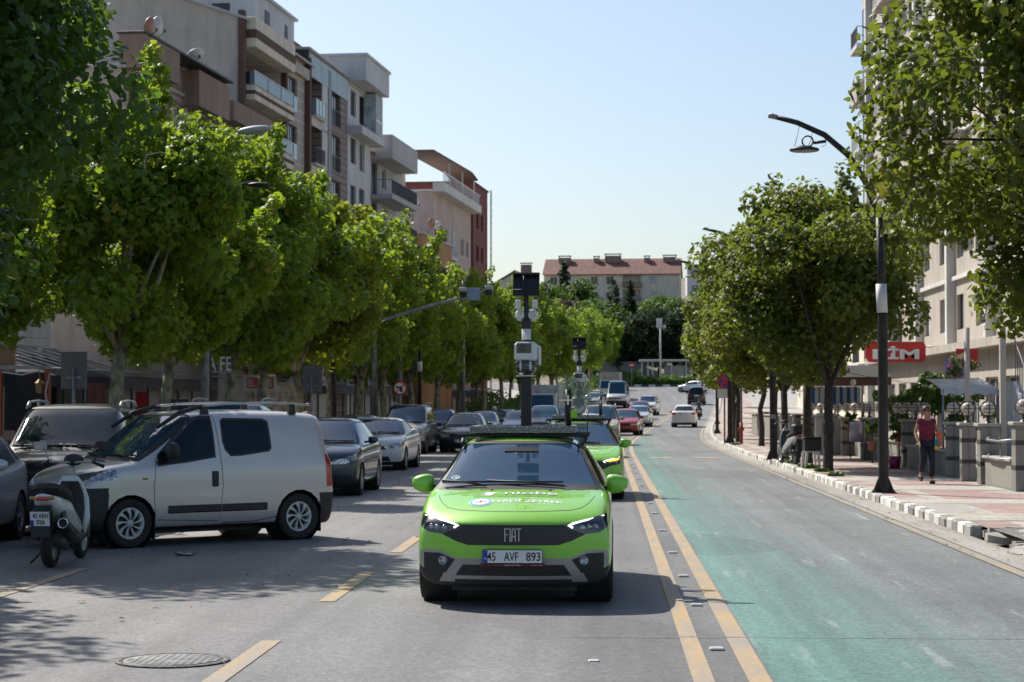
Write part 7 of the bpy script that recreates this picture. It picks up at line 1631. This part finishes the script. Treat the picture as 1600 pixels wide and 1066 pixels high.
roundsign(625, 607, 84, .30, 'red ringed no left turn sign above the silver van', 'noleft'); roundsign(1132, 596, 86, .31, 'blue no parking sign with a red cross on the right pavement', 'nopark', POLE); roundsign(987, 571, 275, .38, 'small red no entry sign before the roundabout', 'noentry')
y = 84; r = thing('pole', 'thin grey pole with a red painted foot on the right pavement', 'pole', (xat(1158, y), y, .135)); m = MB(); m.tube([(0, 0, .9), (0, 0, 3.3)], .05, 10); m.build('shaft', GPOLE, r); m = MB(); m.tube([(0, 0, 0), (0, 0, .9)], .07, 10); m.lathe([(.1, .55), (.12, .62), (.1, .7)], n=12); m.build('red_foot', simple('red_oxide', (.30, .05, .04), .6), r)
# camera gantry over the left lanes
y = 76; a0 = P3(663, 480, y); a1 = P3(772, 452, y); r = thing('camera_gantry', 'grey gantry arm with camera boxes reaching out of the left trees', 'gantry', (xat(585, y), y, gz(y)+.1)); b0 = Vector(r.location)
m = MB(); m.tube([(0, 0, 0), (0, 0, a0.z-.6-b0.z), tuple(a0-b0), tuple(a1-b0)], [.12, .10, .065, .05], 12); m.build('mast_arm', GPOLE, r)
for (px, py, w_, h_, nm) in ((738, 460, .33, .34, 'sign_panel'), ):
    c = P3(px+2, py-1, y)-b0; m = MB(); m.box(c.x-.26, c.x+.26, c.y-.16, c.y-.13, c.z-.26, c.z+.22, .01); m.build(nm, simple('panel_grey', (.24, .30, .40), .4, .3), r)
for px, py in ((724, 455), (764, 452)):
    c = P3(px, py, y)-b0; m = MB(); m.box(c.x-.15, c.x+.15, c.y-.35, c.y+.15, c.z-.03, c.z+.14, .03); m.mi = 1; m.box(c.x-.13, c.x+.13, c.y-.3, c.y+.1, c.z-.22, c.z-.031, .02); m.build('camera_box', [simple('camera_grey', (.38, .38, .38), .5), POLE], r)
# cafe sign, orange posts
y = 57; r = thing('cafe_sign', 'red lettered white sign board above the cafe behind the slim plane trunk', 'sign', P3(404, 598, y)); m = MB(); m.box(-.45, .50, 0, .06, -.24, .22, .01); m.build('board', simple('aged_white', (.42, .38, .33), .6), r)
m = MB(); m.box(-.33, .44, -.012, -.002, -.17, .15); m.build('field', simple('faded_red', (.36, .07, .05), .6), r); text(r, 'EL   ORS', (.05, -.018, -.01), (R(90), 0, 0), .66, .20, W_WHITE)
y = 48; r = thing('sign_letters', 'white standing letters above the dark canopy left of the cafe', 'sign', P3(338, 568, y)); text(r, 'IA FE', (.05, 0, 0), (R(90), 0, 0), .62, .34, W_WHITE, name='letters'); m = MB(); m.box(-.4, .45, .03, .06, -.22, -.18); m.build('rail', GPOLE, r)
y = 38.5; r = thing('timber_frame', 'orange red posts with a wire and a lantern at the left edge', 'frame', (xat(75, y), y, .135)); OR = simple('orange_post', (.30, .065, .03), .6, var=.3)
m = MB(); w_ = xat(75, y)-xat(0, y); m.box(-.05, .05, -.05, .05, 0, 2.35); m.build('post', OR, r); m = MB(); m.box(-w_-.05, -w_+.05, -.05, .05, 0, 2.35); m.build('post', OR, r); m = MB(); m.box(-w_, .05, -.04, .04, 2.352, 2.42); m.build('beam', GPOLE, r)
m = MB(); m.tube([(.06, -.06, 2.3), (-.03, -.07, 1.9), (.07, -.06, 1.4), (.0, -.07, .9)], .012, 6); m.tube([(-.1, -.05, 2.34), (-.5, -.05, 2.24), (-.9, -.05, 2.3)], .015, 6); m.build('wire', CURTAIN, r)
m = MB(); m.lathe([(.02, .14), (.10, .06), (.09, .05), (.06, -.14), (.0, -.16)], (-.16, -.02, 2.02), 'z', 8, smooth=False); m.tube([(-.16, -.02, 2.12), (-.16, -.02, 2.35)], .01, 6); m.build('lantern', simple('lantern_brass', (.22, .16, .08), .4, .5), r)
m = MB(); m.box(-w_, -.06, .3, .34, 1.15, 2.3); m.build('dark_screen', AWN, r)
# cafe clutter: banners and hanging clothes seen as dark and coloured shapes under the trees
for i, (px, y, c, h0, h1, w_, l) in enumerate([(222, 52, (.30, .01, .01), .4, 2.0, .32, 'tall red fridge with a white mark in the dark shop'), (150, 50, (.16, .05, .035), .5, 2.2, .5, 'reddish notice stand by the shop door'), (345, 60, (.45, .02, .02), .2, 1.7, .3, 'red and white beach flag banner by the cafe'),
        (440, 66, (.28, .25, .22), .2, 2.4, .9, 'pale hanging sunshade cloth at the cafe'), (462, 68, (.25, .05, .05), .5, 1.9, .35, 'dull red cloth hanging by the cafe'), (280, 52, (.06, .06, .07), .2, 1.8, .5, 'dark folded parasol by the pale plane trunk')]):
    r = thing('shop_banner', l, 'banner', (xat(px, y), y, .135)); m = MB(); n = 8
    vs = [(-w_/2+w_*k/n, .03*math.sin(k*2.1), z_) for z_ in (h0, h1) for k in range(n+1)]; m.add(vs, [(k, k+1, n+2+k, n+1+k) for k in range(n)], True); m.build('cloth', simple('cloth_%d' % i, c, .85, var=.4, nscale=5), r); m = MB(); m.tube([(-w_/2-.02, 0, 0), (-w_/2-.02, 0, h1+.05)], .018, 8); m.box(-w_/2-.2, -w_/2+.2, -.15, .15, 0, .03); m.build('pole', GPOLE, r)
def cafe_table(x, y, i):
    r = thing('cafe_table', 'round cafe table with chairs in the shade of the left pavement', 'table', (x, y, .135), i*.7, 'cafe tables on the left pavement'); m = MB(); m.lathe([(0, .74), (.38, .74), (.38, .71), (0, .71)], n=20); m.build('tabletop', CAMW, r); m = MB(); m.tube([(0, 0, 0), (0, 0, .71)], .03, 8); m.lathe([(.22, 0), (.03, .05)], n=12); m.build('leg', BLACKM, r)
    for k in range(2):
        c = thing('cafe_chair', 'dark cafe chair at a round table on the left pavement', 'chair', (x+math.cos(i+k*2.6)*.7, y+math.sin(i+k*2.6)*.7, .135), i+k*2.6-math.pi/2, 'cafe chairs on the left pavement')
        m = MB(); m.box(-.2, .2, -.2, .2, .42, .45, .01); m.build('seat', simple('wicker', (.10, .07, .05), .7), c); m = MB(); m.box(-.2, .2, .17, .2, .5, .85, .01); m.build('backrest', simple('wicker', (.1, .07, .05), .7), c)
        for a in (-1, 1):
            for b_ in (-1, 1): m = MB(); m.tube([(a*.18, b_*.17, 0), (a*.18, b_*.17, .45 if b_ < 0 else .85)], .014, 6); m.build('leg', BLACKM, c)
for i in range(9): cafe_table(-12.6+(i % 2)*1.5, 44+i*5.2, i)
# ------------------------------------------------------------------ right side: wall with pillars and caged globe lamps
STONE = stonebands('grey_wall_stone', (.27, .255, .225), (.20, .19, .17), 1.2, .22); CAPST = simple('cap_stone', (.36, .34, .30), .8, var=.2, nscale=4, bmp=.3, bscale=30); BAND = simple('dark_band', (.045, .045, .05), .6)
def globem():
    m, nt, b, out = newmat('globe_glass'); v = coords(nt); nt.links.new(ramp(nt, noise(nt, 9, v, 4), [(.3, (.45, .38, .33)), (.7, (.66, .60, .54))]), b.inputs['Base Color']); b.inputs['Roughness'].default_value = .3; b.inputs['Subsurface Weight'].default_value = .2; return m
GLOBE = globem()
def globe(x, y, z, label, group):
    r = thing('globe_lamp', label, 'globe lamp', (x, y, z), 0, group); m = MB(); m.lathe([(.085, 0), (.07, .02), (.03, .05), (.03, .11), (.07, .14), (.08, .15)], n=14); m.build('stand', BLACKM, r)
    m = MB(); m.ell((0, 0, .295), (.145, .145, .14), 20, 12); m.build('glass', GLOBE, r); m = MB()
    for a in (0, math.pi/2): m.tube([(math.cos(a)*.165*math.sin(t), math.sin(a)*.165*math.sin(t), .30-.165*math.cos(t)) for t in np.linspace(0, 2*math.pi, 25)], .009, 5, cap=False)
    for zz, rr in ((.30, .165), (.38, .145), (.22, .145)): m.tube([(rr*math.cos(t), rr*math.sin(t), zz) for t in np.linspace(0, 2*math.pi, 25)], .007, 5, cap=False)
    m.build('cage', BLACKM, r); return r
def pillar(x, y, h, w_, label, group=None):
    r = thing('wall_pillar', label, 'pillar', (x, y, .135), 0, group); m = MB(); m.box(-w_/2, w_/2, -w_/2, w_/2, 0, h-.002, .01); m.build('shaft', STONE, r)
    m = MB(); m.box(-w_/2-.06, w_/2+.06, -w_/2-.06, w_/2+.06, h, h+.07, .015); m.build('cap', CAPST, r); m = MB()
    for z_ in (h*.36, h*.74): m.box(-w_/2-.006, w_/2+.006, -w_/2-.006, w_/2+.006, z_-.045, z_+.045)
    m.build('dark_band', BAND, r); return r
pl_ = [(8.02, 38.6, 1.26, .40, 'nearest grey stone pillar with dark bands at the right edge'), (7.97, 41.9, 1.20, .40, 'second grey stone pillar, beside the curved grey pipes'), (7.85, 43.6, 1.20, .30, 'narrow pillar close beside the second one'), (7.95, 46.0, 1.20, .30, 'pillar just right of the walking woman'),
       (8.0, 53, 1.20, .36, 'pillar between the lamp post and the walking woman'), (7.9, 60.4, 1.2, .4, 'pillar left of the near lamp post behind the pale bin'), (7.85, 65, 1.2, .4, 'pillar behind the white plastic stool')]
for x, y, h, w_, l in pl_: pillar(x, y, h, w_, l)
for i, y in enumerate((71, 77, 83, 90, 98, 107)): pillar(7.9+off(y), y, 1.2, .4, 'far grey pillar of the garden wall on the right', 'far pillars of the right garden wall')
gl_ = [(8.02, 38.6), (7.97, 41.9), (7.85, 43.6), (7.95, 46.0)]; gn = ['nearest caged globe lamp, on the pillar at the right edge', 'caged globe lamp on the second pillar from the right edge', 'middle one of the three caged globe lamps right of the woman', 'leftmost of the three caged globe lamps right of the woman']
for (x, y), l in zip(gl_, gn): globe(x, y, .135+(1.33 if y < 39 else 1.27), l, 'caged globe lamps on the garden wall')
for y in (50, 51.4, 53, 54.6, 58, 60.4, 61.8, 64, 66, 68.5, 71, 74, 77): globe(7.95, y, .135+1.275, 'caged globe lamp on the garden wall behind the near lamp post', 'farther caged globe lamps on the garden wall')
def wallseg(y0, y1, h, label, x=7.98, group=None):
    r = thing('garden_wall', label, 'wall', (x, (y0+y1)/2, .135), 0, group); d = (y1-y0)/2; m = MB(); m.box(-.13, .13, -d, d, 0, h); m.build('wall', STONE, r); m = MB(); m.box(-.19, .19, -d, d, h+.002, h+.06, .01); m.build('coping', CAPST, r); return r
wallseg(38.82, 41.68, .55, 'low grey wall between the two nearest pillars'); wallseg(46.2, 52.8, .55, 'low grey wall behind the walking woman', 8.05); wallseg(53.2, 60.15, .62, 'low grey wall with flower pots behind the near lamp post', 8.1); wallseg(60.7, 70.8, 1.14, 'higher grey wall behind the parked scooter', 8.15); wallseg(71.3, 110, 1.1, 'far stretch of grey garden wall', 8.2)
r = thing('pipe_rail', 'pair of curved grey pipes between the two nearest pillars', 'railing', (8.0, 40.2, .135)); 
for z_ in (.98, .62): m = MB(); m.tube([(-.05, 1.5, z_+.02), (-.22, .8, z_-.04), (-.24, -.4, z_-.05), (-.1, -1.42, z_)], .028, 10); m.build('pipe', GPOLE, r)
r = thing('iron_gate', 'low white barred gate behind the curved pipes', 'gate', (8.5, 40.3, .135)); m = MB()
for k in range(9): m.box(-.01, .01, -1.2+k*.3, -1.18+k*.3, .1, 1.0)
m.box(-.015, .015, -1.25, 1.25, 1.0, 1.03); m.box(-.015, .015, -1.25, 1.25, .1, .13); m.build('bars', RAILW, r)
for px, y, l in ((1524, 44.5, 'pale round post behind the second pillar'), (1582, 41, 'tall square cream post near the right edge')):
    r = thing('canopy_post', l, 'post', (xat(px, y)*1.0, y+1.0, .135)); m = MB(); (m.tube([(0, 0, 0), (0, 0, 3.4)], .06, 12) if px < 1550 else m.box(-.06, .06, -.06, .06, 0, 3.3)); m.build('post', PL_CREAM, r)
# stairs and cafe awnings behind the wall
r = thing('outdoor_stair', 'white stair with sloping side at the right edge behind the wall', 'stair', (9.6, 44, .135)); m = MB()
for k in range(9): m.box(0, 1.6, k*.28, 4.2, k*.17, k*.17+.168)
m.build('steps', PL_WHITE, r); m = MB(); m.prism([(-.2, 0), (-.2, .5), (2.6, 2.2), (4.4, 2.2), (4.4, 0)], -.14, -.002, 'yz'); m.build('side_wall', PL_LGREY, r)
m = MB()
for k in range(12): m.box(-.10, -.08, k*.24, k*.24+.02, .6+k*.145, 1.5+k*.145)
m.tube([(-.09, 0, 1.5), (-.09, 2.7, 3.15)], .02, 6); m.build('railing', RAIL, r)
def awning(px0, px1, y, z, depth, mat, label, drop=.4, h2=.25, name='awning'):
    x0, x1_ = xat(px0, y), xat(px1, y); r = thing(name, label, 'awning', (x0, y, 0)); L_ = x1_-x0; n = 12; vs = []
    for k in range(n+1):
        u = L_*k/n; vs += [(u, 0, z-.03*math.sin(k*1.7)), (u, depth*.5, z+drop*.6+.05*math.sin(k)), (u, depth, z+drop), (u, -.01, z-h2-.04*math.sin(k*2.3))]
    m = MB(); m.add(vs, [(4*k, 4*k+1, 4*k+5, 4*k+4) for k in range(n)]+[(4*k+1, 4*k+2, 4*k+6, 4*k+5) for k in range(n)]+[(4*k+3, 4*k, 4*k+4, 4*k+7) for k in range(n)], True); m.build('cloth', mat, r)
    m = MB()
    for u in (.05, L_-.05): m.tube([(u, .02, 0.1), (u, .02, z)], .03, 8)
    m.build('post', GPOLE, r); return r
AWW = simple('white_awning', (.58, .57, .54), .8, var=.15, nscale=2, bmp=.4, bscale=3)
awning(1470, 1562, 47.5, 2.15, 2.4, AWW, 'sagging white awning behind the garden wall right of the woman', .28, .12); 
def stripem():
    m, nt, b, out = newmat('striped_canvas'); v = coords(nt); sp = N(nt, 'ShaderNodeSeparateXYZ'); nt.links.new(v, sp.inputs[0]); w1 = math_(nt, 'FRACT', math_(nt, 'MULTIPLY', sp.outputs[0], 1/.28)); f = math_(nt, 'GREATER_THAN', w1, .52)
    nt.links.new(mix(nt, f, (.50, .54, .58), (.02, .12, .36)), b.inputs['Base Color']); b.inputs['Roughness'].default_value = .8; bump(nt, b, noise(nt, 3, v), .3, .05); return m
y = 80; x0 = xat(1262, y); x1_ = xat(1345, y); r = thing('canvas_screen', 'blue and white striped canvas screen behind the garden wall', 'screen', (x0, y, 0)); m = MB(); n = 16; L_ = x1_-x0
m.add([(L_*k/n, .05*math.sin(k*1.3), z_) for z_ in (1.75, 2.5) for k in range(n+1)], [(k, k+1, n+2+k, n+1+k) for k in range(n)], True); m.build('canvas', stripem(), r); m = MB(); m.box(-.1, L_+.1, -.04, .04, 1.68, 1.74); m.box(-.1, L_+.1, -.04, .04, 2.51, 2.6)
for u in (-.1, L_/2, L_+.02): m.box(u, u+.08, .06, .14, .1, 2.9)
m.build('frame', W_WHITE, r)
r = thing('pitched_canopy', 'dark canopy with pale corrugated roof above the striped screen', 'canopy', (xat(1262, 78), 78, 0)); m = MB(); L_ = xat(1390, 78)-xat(1262, 78); m.box(0, L_, -.5, 4, 2.55, 2.85); m.build('fascia', PL_DBROWN, r); m = MB(); m.prism([(.3, 2.852), (1.2, 3.3), (L_-.4, 3.3), (L_, 2.852)], -.7, 4); m.build('roof', PL_WHITE, r)
m = MB(); 
for u in (.5, L_-.4): m = MB(); m.box(u, u+.1, .1, .2, 0, 2.548); m.build('post', PL_TAN, r)
# red shop sign, purple poster with flowers
y = 78; c = P3(1400, 551, y); r = thing('shop_sign', 'red rounded shop sign with white letters behind the linden leaves', 'sign', (c.x, c.y, c.z)); m = MB(); h_ = .40; w_ = 1.15; pts = []
for cx, cz, a0_ in ((w_-.18, h_-.18, 0), (-w_+.18, h_-.18, 90), (-w_+.18, -h_+.18, 180), (w_-.18, -h_+.18, 270)): pts += [(cx+.18*math.cos(R(a0_+t)), cz+.18*math.sin(R(a0_+t))) for t in (0, 30, 60, 90)]
m.prism(pts, 0, .12); m.build('board', REDS, r); text(r, 'BİM', (0, -.01, -.02), (R(90), 0, 0), 1.8, .52, WHITEINK, bold=.04); m = MB(); m.tube([(1.1, .06, .2), (2.4, .06, .25)], .03, 8); m.build('bracket', GPOLE, r)
y = 62; c = P3(1497, 577, y); r = thing('poster_board', 'violet poster board hung behind the pink flowers', 'poster', tuple(c)); m = MB(); m.box(-.42, .30, 0, .03, -.38, .30, .005); m.build('panel', simple('violet', (.28, .20, .52), .6, var=.5, nscale=6), r); m = MB(); m.box(-.05, .62, .06, .09, .1, .62, .005); m.build('red_panel', REDS, r)
def flowers(px, py, y, r_, n, label, mat, name='flower_bush', size=.07, seed=1, green=True, pot=None, hang=False):
    c = P3(px, py, y); t = thing(name, label, 'plant', (c.x, c.y, .135 if not hang else c.z)); zz = c.z-.135 if not hang else 0; rd = random.Random(seed); bl = [(rd.uniform(-r_, r_), rd.uniform(-r_, r_)*.6, zz+rd.uniform(-r_, r_), r_*.4) for _ in range(10)]
    if green: mesh_obj('foliage', leaf_mesh('foliage', bl, n, size, 'heart', L_BUSH, seed), t)
    if mat: mesh_obj('flowers', leaf_mesh('flowers', [(a, b_-.05, c_, d*.9) for a, b_, c_, d in bl], n//3, size*1.2, 'star', mat, seed+1), t)
    m = MB(); m.tube([(0, 0, 0), (0, 0, max(.1, zz))], .02, 6); m.build('stem', M_BARK2, t)
    if pot: m = MB(); m.lathe([(.0, .0), (.10, .0), (.14, .22), (.16, .22), (.16, .26), (.12, .26), (.0, .24)], (0, 0, pot), 'z', 16); m.build('pot', simple('clay_pot', (.22, .10, .065), .8), t)
    return t
PINK = leafmat('pink_petal', (.45, .08, .22), (.60, .30, .45), (.6, .2, .4), .6, 0)
flowers(1508, 578, 60, .42, 900, 'pink and white flowers hanging before the violet poster', PINK, 'hanging_flowers', seed=3, hang=True); flowers(1440, 612, 58, .55, 1300, 'leafy green shrub with one yellow bloom left of the walking woman', None, 'garden_shrub', .10, 4)
flowers(1395, 640, 58, .45, 900, 'bright leafed shrub just right of the near lamp post', None, 'garden_shrub', .10, 5); flowers(1460, 625, 52, .45, 900, 'green shrub behind the head of the walking woman', None, 'garden_shrub', .09, 6); flowers(1520, 648, 52, .55, 1100, 'dark green hedge plant behind the globe lamps', None, 'garden_shrub', .09, 7)
flowers(1362, 668, 57, .16, 500, 'bright green potted plant left of the near lamp post', None, 'potted_plant', .07, 8, pot=.35); flowers(1404, 672, 53.4, .22, 700, 'dark potted plant on the low wall right of the near lamp post', None, 'potted_plant', .07, 9, pot=.66)
flowers(1328, 654, 62, .14, 250, 'green leafy stuff on the pale bin', None, 'potted_plant', .08, 10, pot=.9)
r = thing('waste_bin', 'pale lilac metal bin hung before the wall behind the stool', 'bin', (xat(1337, 59.5), 59.5, .135)); m = MB(); m.lathe([(0, .55), (.19, .55), (.19, 1.12), (.17, 1.14)], n=20); m.build('drum', simple('bin_lilac', (.42, .40, .50), .4, .4, var=.3), r); m = MB(); m.tube([(.24, 0, 0), (.24, 0, 1.1)], .03, 8); m.tube([(.18, 0, .9), (.24, 0, .9)], .02, 6); m.build('stand', GPOLE, r)
r = thing('utility_cabinet', 'grey cabinet with a brown notice behind the thin linden', 'cabinet', (xat(1293, 66.5), 66.5, .135)); m = MB(); m.box(-.42, .42, -.2, .25, 0, 1.25, .02); m.prism([(-.5, 1.252), (.5, 1.252), (.1, 1.40), (-.3, 1.38)], -.25, .3); m.build('casing', PL_GREY, r); m = MB(); m.box(-.2, .2, -.212, -.202, .7, 1.08); m.build('notice', simple('brown_notice', (.24, .17, .11), .7, var=.4, nscale=12), r)
# white plastic stool, chair and crate beside the tree
r = thing('plastic_stool', 'white plastic stool under a black crate beside the linden trunk', 'stool', (xat(1266, 52.3), 52.3, .135), .2); m = MB(); m.box(-.17, .17, -.17, .17, .42, .45, .02); m.build('seat', W_WHITE, r)
for a in (-1, 1):
    for b_ in (-1, 1): m = MB(); m.prism([(a*.15-.035, .42), (a*.15+.035, .42), (a*.19+.025, 0), (a*.19-.025, 0)], b_*.17-.02, b_*.17+.02); m.build('leg', W_WHITE, r)
r = thing('black_crate', 'black crate standing on the white plastic stool', 'crate', (xat(1268, 52.3), 52.3, .135+.452), .15); m = MB(); m.box(-.22, .22, -.16, .16, 0, .33, .02); m.box(-.24, .24, -.18, .18, .331, .36, .01); m.build('box', BLACKP, r)
r = thing('purple_bucket', 'small purple bucket at the foot of the low wall', 'bucket', (xat(1397, 52), 52, .135)); m = MB(); m.lathe([(0, 0), (.14, 0), (.17, .32), (.16, .32)], n=20); m.build('pail', simple('magenta_plastic', (.25, .01, .10), .4), r); m = MB(); m.tube([(-.17, 0, .3), (0, 0, .40), (.17, 0, .3)], .006, 6); m.build('handle', GPOLE, r)
y = 70; r = thing('bulb_string', 'white bulb hanging on a wire above the garden wall', 'bulb', tuple(P3(1333, 598, y))); m = MB(); m.ell((0, 0, 0), (.10, .10, .11), 12, 8); m.build('bulb', GLOBE, r); m = MB(); m.tube([(0, 0, .1), (0, 0, .3), (-.9, 0, .5)], .01, 5); m.tube([(0, 0, .3), (1.0, 0, .1), (2.2, 0, -.05)], .01, 5); m.build('wire', BLACKM, r)
# tufts of grass at the kerb and tree feet
tf = [(5.32+px*0+dx*.6, y, .15, .10) for px, y in ((1188, 57), (1258, 46.5), (1275, 49.5), (1262, 52), (1195, 60), (1250, 53.5), (1150, 82)) for dx in (-.15, 0, .2)]
tag(mesh_obj('grass_tufts', leaf_mesh('grass_tufts', tf, 1500, .09, 'leaf', L_BUSH, 55, .9)), 'small green weeds and dry tufts at the right kerb and tree feet', 'weeds', kind='stuff')
# low building parts behind the wall: shop front under the cream block
r = thing('street_shop', 'beige ground floor shop front with windows under the cream block on the right', 'shop', (13.2, 98, .135), R(-90)); m = MB(); hs = [(u, u+2.2, .4, 2.6) for u in np.arange(1, 52, 3.4)]; wall_grid(m, 54, 0, 3.6, hs, .2); m.box(0, 54, -.5, 1.4, 3.6, 3.9); m.build('wall', PL_CREAM, r)
for h in hs: window(r, *h[:4], .18, W_WHITE)
